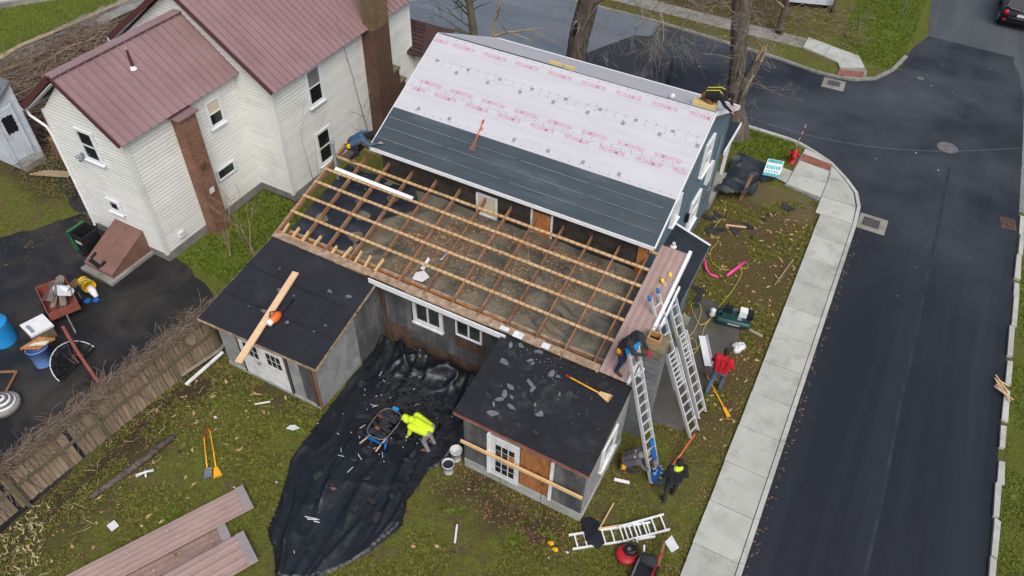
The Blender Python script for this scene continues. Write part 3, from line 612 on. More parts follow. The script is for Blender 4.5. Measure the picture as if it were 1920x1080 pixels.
window(H3, (ax1+.016, 20.25, 1.25), (0, 1, 0), (1, 0, 0), .95, 1.25, 2, 1, trim=.13, depth=.09)
window(H3, (ax1+.016, 17.6, 3.45), (0, 1, 0), (1, 0, 0), .6, .9, 1, 1, trim=.12, depth=.09)
mt = box('meter_box', 'steel', H3, ax1, ax1+.16, 22.3, 22.62, 1.15, 1.65); MB().tube([(ax1+.08, 22.45, 1.65), (ax1+.08, 22.45, 3.9)], .03, 6).build('conduit', 'pvc_grey', H3)
box('utility_panel', 'plastic_white', H3, ax1, ax1+.12, 21.7, 22.1, 2.3, 3.1)
box('outside_lamp', 'plastic_black', H3, ax1, ax1+.14, 19.7, 19.85, 2.1, 2.4)
# roof: boards, rake and eave trim, underlayment courses
rx0, rx1, ey0, ey1 = -12.88, -3.5, 15.45, 23.5
def slope_sheet(name, m, xa, xb, ya, yb, lift, th, parent):
    a, b = (ya, yb); q = [(xa, a), (xb, a), (xb, b), (xa, b)]
    return MB().prism(q, [zs(y)+lift for _, y in q], [zs(y)+lift+th for _, y in q]).build(name, m, parent)
s1_ = slope_sheet('roof_deck', 'lumber_old', rx0, rx1, ey0, yr-.04, -.09, .085, H3)
slope_sheet('roof_deck', 'lumber_old', rx0, rx1, yr+.05, ey1, -.09, .085, H3)
slope_sheet('ridge_board', 'lumber_orange', rx0+.02, rx1-.02, yr-.04, yr+.045, -.14, .06, H3)
beam('eave_drip_edge', 'white_trim', H3, (rx0, ey0-.012, zs(ey0)-.05), (rx1, ey0-.012, zs(ey0)-.05), .03, .12)
for x in (rx0-.012, rx1+.014):
    for yy in (ey0, ey1): beam('rake_trim', 'white_trim', H3, (x, yy, zs(yy)-.05), (x, yr, zr-.05), .03, .13)
beam('rake_soffit', 'white_trim', H3, (rx1-.1, ey1, zs(ey1)-.11), (rx1-.1, yr+.2, zr-.2), .18, .02)
box('north_gutter', 'white_trim', H3, rx0, rx1, ey1, ey1+.12, zs(ey1)-.14, zs(ey1)-.02)
# grey starter membrane in four laps from the eave, then three printed sheets
laps = [15.44, 15.78, 16.14, 16.48, 16.86]
for i in range(4): slope_sheet('grey_membrane_strip', 'membrane_grey', rx0+.004, rx1-.004, laps[i], laps[i+1]+.05, .002+.006*i, .006, H3)
for y_, m_ in ((15.79, 'felt_patch'), (16.15, 'felt_patch'), (16.49, 'felt_patch')):
    for k in range(4):
        xa = rx0+.06+k*2.33; slope_sheet('lap_chalk_line', m_, xa, xa+random.uniform(2.0, 2.3), y_-.012+.008*(k%2), y_+.016, .034+.004*k/7, .0015, H3)
pap = [slope_sheet('printed_underlayment', 'paper', rx0+.005, rx1-.005, a, b, l, .006, H3) for a, b, l in ((16.83, 17.72, .028), (17.70, 18.72, .036), (18.69, yr-.05, .044))]
slope_sheet('printed_underlayment', 'paper', rx0+.005, rx1-.005, yr+.06, ey1, .01, .006, H3)
slope_sheet('lap_tape', 'paper', rx0+.1, rx0+4.5, yr+.02, yr+.32, .03, .004, H3)
# PROARMOR printing: flat letters lying on the sheets
def word(txt):
    cu_ = bpy.data.curves.new('word', 'FONT'); cu_.body = txt; cu_.size = .225; cu_.align_x = 'CENTER'; cu_.align_y = 'CENTER'; cu_.space_character = 1.05; cu_.resolution_u = 2; cu_.offset = .003
    t = bpy.data.objects.new('word', cu_); COL.objects.link(t); bpy.context.view_layer.update()
    me = bpy.data.meshes.new_from_object(t.evaluated_get(bpy.context.evaluated_depsgraph_get())); bpy.data.objects.remove(t)
    xs = [v.co.x for v in me.vertices]; k = .80/(max(xs)-min(xs)) if txt == 'PROARMOR' else 1
    for v in me.vertices: v.co.x *= k; v.co.y *= .95
    me.materials.clear(); me.materials.append(MATS['print_pink']); return me
WF = word('PROARMOR'); kx = .80/(.80/1); th_ = math.atan(sl)
def put_word(me, x, y, flip, sheet_, lift): link('printed_word', me, sheet_, (x, y, zs(y)+lift), (th_, 0, math.pi if flip else 0) if not flip else Matrix.Rotation(th_, 3, 'X').to_4x4().to_3x3().__matmul__(Matrix.Rotation(math.pi, 3, 'Z')).to_euler())
for k in range(7): put_word(WF, -11.74+1.133*k, 19.28, False, pap[2], .053)
for k in range(8): put_word(WF, -12.12+1.13*k, 17.87, True, pap[1], .045)
for k in range(7): put_word(WF, -11.42+1.127*k, 17.58, False, pap[0], .037)
WA = word('ARMOR'); WP = word('PROARM'); WQ = word('PROA')
for me_, wd in ((WA, .5), (WP, .6), (WQ, .4)):
    xs = [v.co.x for v in me_.vertices]; k = wd/(max(xs)-min(xs))
    for v in me_.vertices: v.co.x *= k
put_word(WA, -12.59, 19.28, False, pap[2], .053); put_word(WP, -3.88, 19.30, False, pap[2], .053); put_word(WA, -12.4, 17.58, False, pap[0], .037); put_word(WQ, -3.74, 17.60, False, pap[0], .037)
# small grey label blocks, each a stack of tiny lines, and cap nails
lab = MB()
for i in range(5): lab.box(-.055, .055, -.06+i*.026, -.044+i*.026, 0, .001)
lme = lab.mesh('label_block', 'print_grey'); rot = (th_, 0, 0)
for k in range(8): link('label_block', lme, pap[1], (-12.34+1.133*k, 18.66, zs(18.66)+.045), rot); link('label_block', lme, pap[1], (-11.52+1.133*k, 18.45, zs(18.45)+.045), rot)
for k in range(7): link('label_block', lme, pap[0], (-12.05+1.127*k, 17.01, zs(17.01)+.037), rot); 
nb = MB()
for yy, l in ((19.45, .052), (18.72, .052), (18.55, .044), (18.64, .044), (17.74, .044), (17.66, .036), (16.92, .036)):
    for k in range(30):
        x = rx0+.15+k*.312+jit(.02); y_ = yy+jit(.02); nb.lathe([(.017, 0), (.017, .006)], (x, y_, zs(y_)+l-.001), 6)
nb.build('cap_nails', 'print_grey', H3)['kind'] = 'stuff'
# paper creases
for k in range(16):
    x = random.uniform(rx0+.3, rx1-1.5); y_ = random.uniform(17, 19.4); i = 0 if y_ < 17.68 else 1 if y_ < 18.66 else 2
    slope_sheet('crease', 'paper', x, x+random.uniform(.4, 1.3), y_, y_+.02, (.034, .042, .050)[i], .006, H3)
# lower side porch roof on the street side, dark membrane with white metal edge
SP = empty('side_porch', (-3, 17, 0), label='small side porch roof of black membrane with white metal edge beside metal strip', cat='porch')
pr = [(-3.7, 16.35), (-2.46, 15.2), (-2.44, 18.28), (-3.7, 18.6)]
MB().prism([(-3.7, 15.6), (-2.43, 15.4), (-2.46, 18.24), (-3.7, 18.6)], [2.72, 2.66, 2.66, 2.74], [2.80, 2.74, 2.74, 2.82]).build('roof', 'membrane_black', SP)
beam('edge_metal', 'white_trim', SP, (-3.7, 18.6, 2.83), (-2.46, 18.24, 2.75), .07, .02); beam('edge_metal', 'felt_patch', SP, (-2.46, 18.24, 2.745), (-2.43, 15.4, 2.745), .03, .02)
MB().prism([(-3.65, 15.9), (-2.7, 15.8), (-2.7, 18.0), (-3.65, 18.3)], 0, 2.66).build('wall', 'wall_blue', SP)
MB().lathe([(.10, 0), (.10, .03), (.05, .05), (.05, .16), (.06, .16)], (-3.42, 17.55, 2.8), 12).build('roof_vent', 'plastic_white', SP)
# north porch
NP = empty('north_porch', (-6, 24.5, 0), label='flat porch roof of dark membrane on the street side of the grey house', cat='porch')
MB().box(-9.5, -3.62, 23.45, 25.6, 2.5, 2.62).build('roof', 'membrane_black', NP)
box('edge_trim', 'white_trim', NP, -3.61, -3.56, 23.45, 25.6, 2.5, 2.66)
for x in (-9.3, -6.5, -3.8): box('post', 'white_trim', NP, x-.06, x+.06, 25.4, 25.52, 0, 2.5)
MB().box(-9.5, -3.6, 23.45, 25.6, 0, .35).build('porch_floor', 'concrete_old', NP)

# ---------------------------------------------------------------- the extension with its stripped roof
H4 = empty('house_extension', (-8.5, 14, 0), label='single storey extension with stripped roof of bare rafters and purlins', cat='building')
er = lambda y: 2.8+.28*(y-12.05)
dk = lambda y: 2.42+.19*(y-12.2)
ex0, ex1 = -14.15, -2.72
# front wall of weathered plywood sheets
cwy = 12.24
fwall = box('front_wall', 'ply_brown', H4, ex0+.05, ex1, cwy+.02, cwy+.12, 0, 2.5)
sheets = [(-10.35, -9.42, .9, 2.45, 'ply_grey'), (-9.40, -8.2, 1.0, 1.42, 'ply_grey'), (-8.33, -7.92, 1.0, 2.45, 'ply_grey'), (-9.5, -6.2, .55, .98, 'ply_grey'), (-10.4, -9.52, .4, .88, 'ply_brown'), (-7.9, -6.95, 1.25, 1.6, 'ply_brown'), (-6.93, -6.1, 1.0, 2.45, 'ply_grey'), (-9.5, -6.2, .1, .53, 'ply_brown')]
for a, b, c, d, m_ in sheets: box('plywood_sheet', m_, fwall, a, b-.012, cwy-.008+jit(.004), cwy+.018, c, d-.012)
w1 = window(H4, (-9.32, cwy-.012, 1.45), (1, 0, 0), (0, -1, 0), 1.0, .97, 1, 2, trim=.1, m='paint_white_old', glass='glass_room', depth=.07)
w2 = window(H4, (-7.88, cwy-.012, 1.62), (1, 0, 0), (0, -1, 0), .85, .74, 1, 2, trim=.045, m='white_trim', glass='glass_room', depth=.06, sill=False)
box('left_wall', 'ply_grey', H4, ex0+.05, ex0+.12, cwy+.03, 15.76, 0, 2.55); box('right_wall', 'wall_blue', H4, ex1-.25, ex1-.15, cwy+.03, 15.9, 0, 2.62)
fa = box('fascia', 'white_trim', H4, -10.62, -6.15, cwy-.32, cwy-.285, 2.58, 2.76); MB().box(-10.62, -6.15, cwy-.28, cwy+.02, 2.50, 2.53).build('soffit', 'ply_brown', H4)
# eave plate, rotten in places
x = ex0-.05
while x < -3.5:
    L = random.uniform(.5, 1.6); x1_ = min(x+L, -3.48); yv = cwy-.24+jit(.03)
    MB().prism([(x, yv), (x1_, yv+jit(.02)), (x1_, 12.27+jit(.02)), (x, 12.27)], 2.755, 2.80+jit(.008)).build('eave_board', 'wood_rot', H4); x = x1_+.008
for x in np.arange(-6.4, -3.6, .42): MB().box(x, x+random.uniform(.2, .38), 12.02+jit(.05), 12.2+jit(.04), 2.805, 2.83+jit(.01)).build('board_scrap', random.choice(('paint_white_old', 'wood_rot', 'paint_white_old')), H4)
# old flat roof below the rafters
dv = MB(); nx, ny = 90, 30
pts = []
for j in range(ny+1):
    for i in range(nx+1):
        xx = ex0+.08+(ex1-.3-ex0-.08)*i/nx; yy = 12.52+(15.72-12.52)*j/ny
        pts.append((xx, yy, dk(yy)+.025*math.sin(xx*3.1+yy)+.02*math.sin(yy*6+xx*1.7)+jit(.006)))
dv.poly(pts, [(j*(nx+1)+i, j*(nx+1)+i+1, (j+1)*(nx+1)+i+1, (j+1)*(nx+1)+i) for j in range(ny) for i in range(nx)])
deck = dv.build('old_flat_roof', 'deck_tar', H4, smooth=True)
# loose dark membrane over the left bays
mm = MB(); nx, ny = 40, 34; pts = []
for j in range(ny+1):
    for i in range(nx+1):
        a = i/nx; bq = j/ny; yy = 12.6+3.05*bq; xx = ex0+.1+(2.9-1.5*abs(bq-.75)+.25*math.sin(bq*9))*a
        pts.append((xx, yy, dk(yy)+.045+.03*math.sin(xx*5+yy*3)+.025*math.sin(yy*8-xx*4)+.06*max(0, 1-a*6)))
mm.poly(pts, [(j*(nx+1)+i, j*(nx+1)+i+1, (j+1)*(nx+1)+i+1, (j+1)*(nx+1)+i) for j in range(ny) for i in range(nx)])
mm.build('loose_membrane', 'membrane_black', H4, smooth=True)
for k in range(14):   # wrinkles in the tar paper at the right bays
    x = random.uniform(-6.8, -3.8); yy = random.uniform(12.7, 14.2); L = random.uniform(.4, 1.1)
    MB().tube([(x+L*t, yy-.25*L*t+.05*math.sin(t*7+k), dk(yy)+.03) for t in np.linspace(0, 1, 6)], [.004, .016, .02, .018, .014, .004], 5).build('tar_wrinkle', 'deck_tar', H4, True)
# joist ends and header along the eave
box('header_joist', 'lumber_orange', H4, ex0+.1, -6.4, 12.49, 12.53, 2.40, 2.60); box('header_joist', 'lumber_old', H4, -6.38, -3.5, 12.45, 12.49, 2.40, 2.62)
box('ceiling_plate', 'wood_rot', H4, ex0+.1, -3.5, 12.54, 12.62, 2.55, 2.61)
# rafters
ra = MB().beam((0, 12.05, er(12.05)-.10), (0, 15.77, er(15.77)-.10), .045, .14).mesh('rafter', 'lumber_old')
for k in range(13):
    x = ex0+.8725*k+(.015 if 0 < k < 12 else 0); link('rafter', ra, H4, (x+jit(.01), 0, 0), (0, 0, jit(.001)))
# purlins
for y_ in (12.96, 13.59, 14.17, 14.71, 15.26, 15.84):
    k0, cuts = ex0-.06, sorted([random.uniform(-11, -5.5)])+[-3.42]
    for c_ in cuts:
        a = (k0, y_+jit(.015), er(y_)+.0); b = (c_-.006, y_+jit(.015), er(y_)+jit(.004)); beam('purlin', 'purlin_wood', H4, a, b, .082, .04, (0, -.28, 1)); k0 = c_+.006
beam('purlin', 'lumber_old', H4, (ex0-.03, 15.99, er(15.99)), (-12.9, 15.99, er(15.99)), .09, .04, (0, -.28, 1))
beam('rake_board', 'wood_rot', H4, (ex0-.04, 12.0, er(12.0)-.06), (ex0-.04, 15.95, er(15.95)-.06), .03, .11)
for x, L in zip((-13.96, -13.57, -13.21, -12.8, -12.1, -11.72, -11.3, -10.95, -10.58), (.36, .36, .36, .38, .28, .42, .42, .40, .45)):
    beam('new_rafter_tail', 'lumber_new', H4, (x+jit(.02), 12.2, er(12.2)-.03), (x+jit(.03), 12.2+L, er(12.2+L)-.03), .045, .09)
# tan metal left along the street side
metal_slope(H4, (-3.46, 12.02, er(12.02)+.035), (-2.70, 12.02, er(12.02)+.035), (-3.46, 16.12, er(16.12)+.035), (-2.70, 16.12, er(16.12)+.035), .19, 'metal_tan', 'metal_roof_strip', .03)
beam('rake_fascia', 'white_trim', H4, (-2.655, 13.7, er(13.7)+.02), (-2.655, 16.2, er(16.2)+.02), .085, .17, (0, 0, 1)); beam('rake_fascia', 'paint_white_old', H4, (-2.66, 12.02, er(12.02)), (-2.66, 13.69, er(13.69)), .07, .13)
beam('rake_fascia', 'white_trim', H4, (-2.56, 14.0, er(14.0)-.28), (-2.56, 15.3, er(15.3)-.28), .05, .16)
beam('bent_flashing', 'white_trim', H4, (-2.52, 12.3, er(12.3)+.02), (-2.50, 13.2, er(13.2)-.06), .15, .012, (.3, 0, 1))
# plumbing pipe and leftovers
MB().use('pvc_grey').tube([(-13.98, 15.0, 2.9), (-13.98, 15.0, 4.35)], .055, 10).lathe([(.075, 0), (.085, .02), (.085, .09), (.05, .11)], (-13.98, 15.0, 4.34), 12).build('vent_stack', None, H4)
# fallen leaves on the old roof
def leaf_mesh(P, size, m, name, parent=None, flat=.35, label=None):
    n = len(P); s = np.random.uniform(.5, 1.2, (n, 1))*size; a = np.random.uniform(0, 6.283, n)
    u = np.stack([np.cos(a), np.sin(a), np.random.uniform(-flat, flat, n)], 1)*s; v = np.stack([-np.sin(a), np.cos(a), np.random.uniform(-flat, flat, n)], 1)*s*.7
    P = np.asarray(P); V = np.stack([P-u, P-.25*v, P+u, P+v*.9], 1).reshape(-1, 3); V[:, 2] = np.maximum(V[:, 2], np.repeat(P[:, 2], 4)-.004)
    me = bpy.data.meshes.new(name); me.vertices.add(4*n); me.vertices.foreach_set('co', V.astype(np.float32).ravel())
    me.loops.add(4*n); me.loops.foreach_set('vertex_index', np.arange(4*n)); me.polygons.add(n); me.polygons.foreach_set('loop_start', np.arange(0, 4*n, 4)); me.polygons.foreach_set('loop_total', np.full(n, 4))
    me.materials.append(MATS[m]); me.update(calc_edges=True); o = link(name, me, parent); o['kind'] = 'stuff'; return o
def drift(cx, cy, sx, sy, n): return np.stack([np.random.normal(cx, sx, n), np.random.normal(cy, sy, n)], 1)
D = np.concatenate([drift(-10.3, 14.1, .3, .25, 420), drift(-9.0, 13.9, .9, .7, 500), drift(-6.0, 14.8, 1.2, .4, 400), drift(-9.55, 14.6, .22, .3, 300), drift(-9.6, 13.5, .2, .3, 160), drift(-8.6, 15.2, .5, .14, 300), drift(-8.9, 14.4, .28, .2, 250), drift(-7.4, 15.2, .6, .12, 350), drift(-7.0, 14.2, .3, .25, 220), drift(-7.9, 13.9, .22, .2, 150), drift(-5.6, 15.3, .9, .12, 420), drift(-5.5, 14.3, .35, .2, 250), drift(-6.6, 13.2, .5, .25, 150), drift(-10.0, 13.0, .4, .2, 150), drift(-8.3, 13.3, .4, .2, 200), np.random.uniform((-13.5, 12.7), (-3.6, 15.6), (160, 2))])
D = D[(D[:, 0] > -13.8) & (D[:, 0] < -3.5) & (D[:, 1] > 12.65) & (D[:, 1] < 15.68)]
D3 = np.stack([D[:, 0], D[:, 1], 2.42+.19*(D[:, 1]-12.2)+.05], 1); h = len(D3)//2
perm = np.random.permutation(len(D3)); leaf_mesh(D3[perm[:h]], .044, 'leaf_brown', 'fallen_leaves', H4); leaf_mesh(D3[perm[h:]], .038, 'leaf_tan', 'fallen_leaves', H4)
# pieces lying in or on the frame
tag(beam('trim_board', 'white_trim', None, (-13.84, 14.79, er(14.79)+.055), (-10.9, 14.75, er(14.75)+.055), .12, .025, (0, -.28, 1)), 'long white trim board lying along a purlin of the stripped roof', 'board')
tag(beam('paint_scraper', 'scrap_white', None, (-9.18, 13.9, dk(13.9)+.07), (-9.1, 13.45, dk(13.45)+.3), .05, .02), 'short white lath standing among leaves under the rafters', 'lath')
pg = MB(); pg.poly([(-9.62, 12.66, dk(12.7)+.08), (-9.28, 12.68, dk(12.7)+.10), (-9.2, 12.95, dk(12.9)+.07), (-9.45, 13.05, dk(13)+.12), (-9.65, 12.9, dk(12.9)+.08), (-9.55, 13.0, dk(13)+.2), (-9.48, 13.35, dk(13.3)+.33), (-9.42, 13.33, dk(13.3)+.3)], [(0, 1, 2, 3, 4), (3, 5, 6, 7)])
tag(pg.build('plastic_sheet', 'scrap_white'), 'crumpled white plastic scrap caught under a rafter near the eave', 'plastic scrap')

# ---------------------------------------------------------------- left shed
H5 = empty('double_door_shed', (-12.3, 10.6, 0), label='grey plywood shed with white double doors and black felt roof', cat='shed')
ly = 9.06
lroof = [(-14.5, 8.9, 1.86), (-10.2, 8.88, 2.17), (-10.42, 12.04, 2.62), (-14.2, 12.02, 2.74)]
nx = ny = 16; pts = []
for j in range(ny+1):
    for i in range(nx+1):
        a, bq = i/nx, j/ny; p = Vector(lroof[0]).lerp(Vector(lroof[1]), a).lerp(Vector(lroof[3]).lerp(Vector(lroof[2]), a), bq)
        pts.append((p.x, p.y, p.z-.03*math.sin(math.pi*a)*math.sin(math.pi*bq)+jit(.004)))
gf = [(j*(nx+1)+i, j*(nx+1)+i+1, (j+1)*(nx+1)+i+1, (j+1)*(nx+1)+i) for j in range(ny) for i in range(nx)]
rf = MB().poly(pts, gf).build('roof_felt', 'felt_black', H5, True)
MB().poly([(x, y, z-.02) for x, y, z in pts], gf).build('roof_boards', 'wood_rot', H5)
for a, b in ((0, 1), (1, 2), (2, 3), (3, 0)): beam('edge_board', 'wood_rot', H5, Vector(lroof[a])-Vector((0, 0, .055)), Vector(lroof[b])-Vector((0, 0, .055)), .03, .09)
zl = lambda x, y: (Vector(lroof[0]).lerp(Vector(lroof[1]), (x+14.5)/4.3).lerp(Vector(lroof[3]).lerp(Vector(lroof[2]), (x+14.35)/3.9), (y-8.89)/3.14)).z
for y_ in (9.9, 10.9):
    a, b = (-14.38, y_, zl(-14.38, y_)-.006), (-10.28, y_, zl(-10.28, y_)-.006)
    n_ = 12; mb = MB()
    for i in range(n_):
        xa, xb = -14.38+4.1*i/n_, -14.38+4.1*(i+1)/n_; mb.beam((xa, y_, zl(xa, y_)-.005), (xb, y_, zl(xb, y_)-.005), .02, .03)
    mb.build('felt_lap', 'felt_black', H5)
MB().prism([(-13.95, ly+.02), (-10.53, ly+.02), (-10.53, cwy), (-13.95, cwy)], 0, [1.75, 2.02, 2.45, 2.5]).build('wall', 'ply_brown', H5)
for a, b, c, d, m_ in ((-13.95, -13.27, .15, 1.76, 'ply_light'), (-11.42, -11.03, .15, 1.98, 'ply_light'), (-11.02, -10.66, .15, 2.0, 'ply_grey')): MB().prism([(a, ly-.02), (b-.01, ly-.02), (b-.01, ly+.015), (a, ly+.015)], c, d-.02).build('plywood_sheet', m_, H5)
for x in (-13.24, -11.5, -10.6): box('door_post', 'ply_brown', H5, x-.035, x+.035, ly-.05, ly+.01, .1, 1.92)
box('sill_board', 'skirt', H5, -13.98, -10.5, ly-.04, ly+.015, 0, .13)
for a in (-13.2, -12.36):
    d = box('door', 'paint_white_old', H5, a, a+.82, ly-.045, ly+.01, .13, 1.8)
    for r in range(2):
        for c in range(3): box('pane', 'glass_dark', d, a+.17+c*.18, a+.31+c*.18, ly-.052, ly-.04, 1.06+r*.27, 1.29+r*.27)
    box('mullion', 'paint_white_old', d, a+.75, a+.82, ly-.06, ly-.046, .15, 1.8)
    if a < -13: MB().lathe([(.02, 0), (.02, .05), (.04, .05), (.045, .08), (.02, .1)], (a+.70, ly-.045, .95), 8, (0, -1, 0)).build('door_knob', 'steel', d)
for a, b, m_ in ((9.08, 10.95, 'ply_light'), (10.97, 12.2, 'ply_grey')): MB().prism([(-10.525, a), (-10.50, a), (-10.50, b-.01), (-10.525, b-.01)], .02, [2.02+(a-9.06)*.13, 2.02+(a-9.06)*.13, 2.02+(b-9.06)*.13, 2.02+(b-9.06)*.13]).build('plywood_sheet', m_, H5)
MB().beam((-10.5, ly-.01, .05), (-10.5, ly-.01, 2.0), .06, .06, (1, 0, 0)).build('corner_board', 'lumber_old', H5)
for a, b, c, d in ((-13.75, 9.05, .45, .012), (-13.3, 8.95, .12, .3)): pass
fp = MB()
for k in range(10):
    x, y_, r = random.uniform(-13.5, -10.7), random.uniform(9.6, 11.7), random.uniform(.04, .13); z_ = zl(x, y_)+.006
    fp.poly([(x+r*random.uniform(.5, 1.2)*math.cos(t), y_+r*random.uniform(.4, 1)*math.sin(t), z_) for t in np.linspace(0, 5.4, 6)], [list(range(6))])
fp.build('felt_scraps', 'felt_patch', H5)['kind'] = 'stuff'
# ---------------------------------------------------------------- right shed
H6 = empty('boarded_shed', (-4.3, 10.8, 0), label='weathered grey shed with barred white door, plywood panel and torn black roof', cat='shed')
ry = 9.47
rroof = [(-6.2, 9.32, 2.46), (-2.48, 9.3, 2.44), (-2.52, 12.02, 2.74), (-6.28, 12.04, 2.70)]
pts = []
for j in range(ny+1):
    for i in range(nx+1):
        a, bq = i/nx, j/ny; p = Vector(rroof[0]).lerp(Vector(rroof[1]), a).lerp(Vector(rroof[3]).lerp(Vector(rroof[2]), a), bq); pts.append((p.x, p.y, p.z+jit(.007)-.02*math.sin(math.pi*a)))
MB().poly(pts, gf).build('roof_felt', 'felt_worn', H6, True)
q = [Vector(v) for v in rroof]; MB().poly([v-Vector((0, 0, .05)) for v in q]+[v-Vector((0, 0, .11)) for v in q], [(0, 1, 2, 3), (7, 6, 5, 4), (0, 1, 5, 4), (1, 2, 6, 5), (2, 3, 7, 6), (3, 0, 4, 7)]).build('roof_boards', 'wood_rot', H6)
beam('drip_edge', 'rust_red', H6, (-6.2, 9.31, 2.45), (-2.48, 9.29, 2.43), .02, .05)
zq = lambda x, y: (Vector(rroof[0]).lerp(Vector(rroof[1]), (x+6.2)/3.72).lerp(Vector(rroof[3]).lerp(Vector(rroof[2]), (x+6.28)/3.76), (y-9.31)/2.72)).z
for k in range(60):   # torn felt and shingle pieces
    x = random.triangular(-6.1, -2.8, -5.4); y_ = random.uniform(9.55, 11.95) if k > 16 else random.uniform(11.0, 11.9); r = random.uniform(.05, .2); ang = random.uniform(0, 3.1); t = np.linspace(0, 5.5, 7)
    P = [(r*random.uniform(.5, 1.3)*math.cos(q_), .5*r*random.uniform(.4, 1.3)*math.sin(q_)) for q_ in t]
    P = [(x+a*math.cos(ang)-b*math.sin(ang), y_+a*math.sin(ang)+b*math.cos(ang)) for a, b in P]
    if min(p[0] for p in P) < -6.15 or max(p[0] for p in P) > -2.6: continue
    MB().prism(P, [zq(*p)-.005 for p in P], [zq(*p)+.010+jit(.004) for p in P]).build('felt_scrap', random.choice(('felt_patch', 'felt_patch', 'shingle_dark', 'shingle_dark', 'felt_black') if x < -4.6 else ('shingle_dark', 'shingle_dark', 'felt_black', 'felt_patch')), H6)
fk = MB()
for k in range(60):
    x, y_ = random.triangular(-6.1, -2.7, -5.2), 12.0-abs(random.gauss(0, .6)); r = random.uniform(.008, .026); z_ = zq(x, y_)+.012; a = random.random()*3
    fk.beam((x-r*math.cos(a), y_-r*math.sin(a), z_), (x+r*math.cos(a), y_+r*math.sin(a), z_+.004), .018, .008)
fk.build('splinters', 'felt_patch', H6)['kind'] = 'stuff'
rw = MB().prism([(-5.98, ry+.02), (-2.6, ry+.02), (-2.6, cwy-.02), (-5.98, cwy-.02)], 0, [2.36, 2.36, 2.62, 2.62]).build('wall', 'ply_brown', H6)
for a, b, m_ in ((-5.99, -5.28, 'ply_grey'), (-3.40, -2.59, 'ply_grey')): box('plywood_sheet', m_, rw, a, b, ry-.015, ry+.018, .38, 2.33)
box('lintel', 'paint_white_old', rw, -5.26, -3.42, ry-.02, ry+.018, 2.10, 2.30)
for a, b in ((-5.99, -4.9), (-4.88, -3.7), (-3.68, -2.59)): box('skirt_panel', 'skirt', H6, a, b, ry-.03, ry+.015, 0, .36)
d = box('door', 'paint_white_old', H6, -5.22, -4.36, ry-.07, ry-.02, .33, 2.06)
box('door_stile', 'white_trim', d, -5.27, -5.2, ry-.09, ry-.021, .33, 2.1)
for r in range(5):
    for c in range(3):
        x, z_ = -5.02+c*.19, .58+r*.25; box('pane', 'ply_new' if r in (2, 3) and c > 0 and not (r == 3 and c == 1) else 'glass_dark', d, x, x+.155, ry-.078, ry-.068, z_, z_+.215)
box('plywood_panel', 'ply_new', H6, -4.34, -3.50, ry-.012, ry+.018, .4, 2.03); box('door_jamb', 'paint_white_old', H6, -3.50, -3.42, ry-.06, ry+.018, .36, 2.1)
beam('bracing_bar', 'lumber_new', H6, (-6.02, ry-.13, 1.30), (-2.57, ry-.13, 1.33), .05, .10)
for a, b in ((9.49, 10.85), (10.87, 12.18)): MB().prism([(-2.598, a), (-2.57, a), (-2.57, b), (-2.598, b)], .2, [2.36+(a-9.47)*.095]*2+[2.36+(b-9.47)*.095]*2).build('plywood_sheet', 'ply_light', H6)
MB().box(-2.61, -2.55, 9.46, 12.2, 0, .2).build('skirt_panel', 'skirt', H6)
window(H6, (-2.57, 10.42, 1.0), (0, 1, 0), (1, 0, 0), .95, .95, 1, 1, trim=.14, m='paint_white_old', depth=.05)
# block chimney by the ladders
H7 = empty('block_chimney', (-2.35, 12.9, 0), label='grey block chimney with mossy cap and square clay flue beside the ladders', cat='chimney')
MB().box(-2.60, -2.14, 12.64, 13.06, 0, 3.5).build('core', 'block_grey', H7)
for k in range(16): MB().box(-2.66, -2.08, 12.58, 13.12, .02+k*.215, .02+k*.215+.165).build('block_course', 'block_grey', H7)
MB().box(-2.78, -2.08, 12.56, 13.16, 3.47, 3.74).build('cap', 'moss_cap', H7)
fl = MB()
for a in ((-2.60, -2.56, 12.72, 13.02), (-2.30, -2.26, 12.72, 13.02), (-2.56, -2.30, 12.72, 12.76), (-2.56, -2.30, 12.98, 13.02)): fl.box(*a, 3.74, 3.92)
fl.build('flue_liner', 'terracotta', H7); MB().box(-2.555, -2.305, 12.765, 12.975, 3.74, 3.76).build('flue_opening', 'black_void', H7)

# ---------------------------------------------------------------- trees and shrubs (bare, late winter)
def limb(mb, p, d, L, r, depth, spread=.5, up=.15, seg=5, kids=(2, 4), wob=.18, taper=.72, minr=.004):
    p = Vector(p); d = Vector(d).normalized(); pts = [p.copy()]; rad = [r]
    for i in range(seg):
        d = (d+Vector((jit(wob), jit(wob), jit(wob)+up*.3))).normalized(); p = p+d*L/seg; pts.append(p.copy()); rad.append(max(minr, r*(1-(1-taper*.55)*(i+1)/seg)))
    mb.tube(pts, rad, 8 if r > .12 else 5 if r > .03 else 3, cap=False)
    if depth > 0:
        for k in range(random.randint(*kids)):
            i = random.randint(max(1, seg-3) if k else seg, seg); q = pts[i]; a = Vector((jit(1), jit(1), jit(.6)+up)).normalized()
            limb(mb, q, d*(1-spread)+a*spread*1.3, L*random.uniform(.55, .82), rad[i]*random.uniform(.5, .8), depth-1, spread, up, max(3, seg-1), kids, wob, taper, minr)
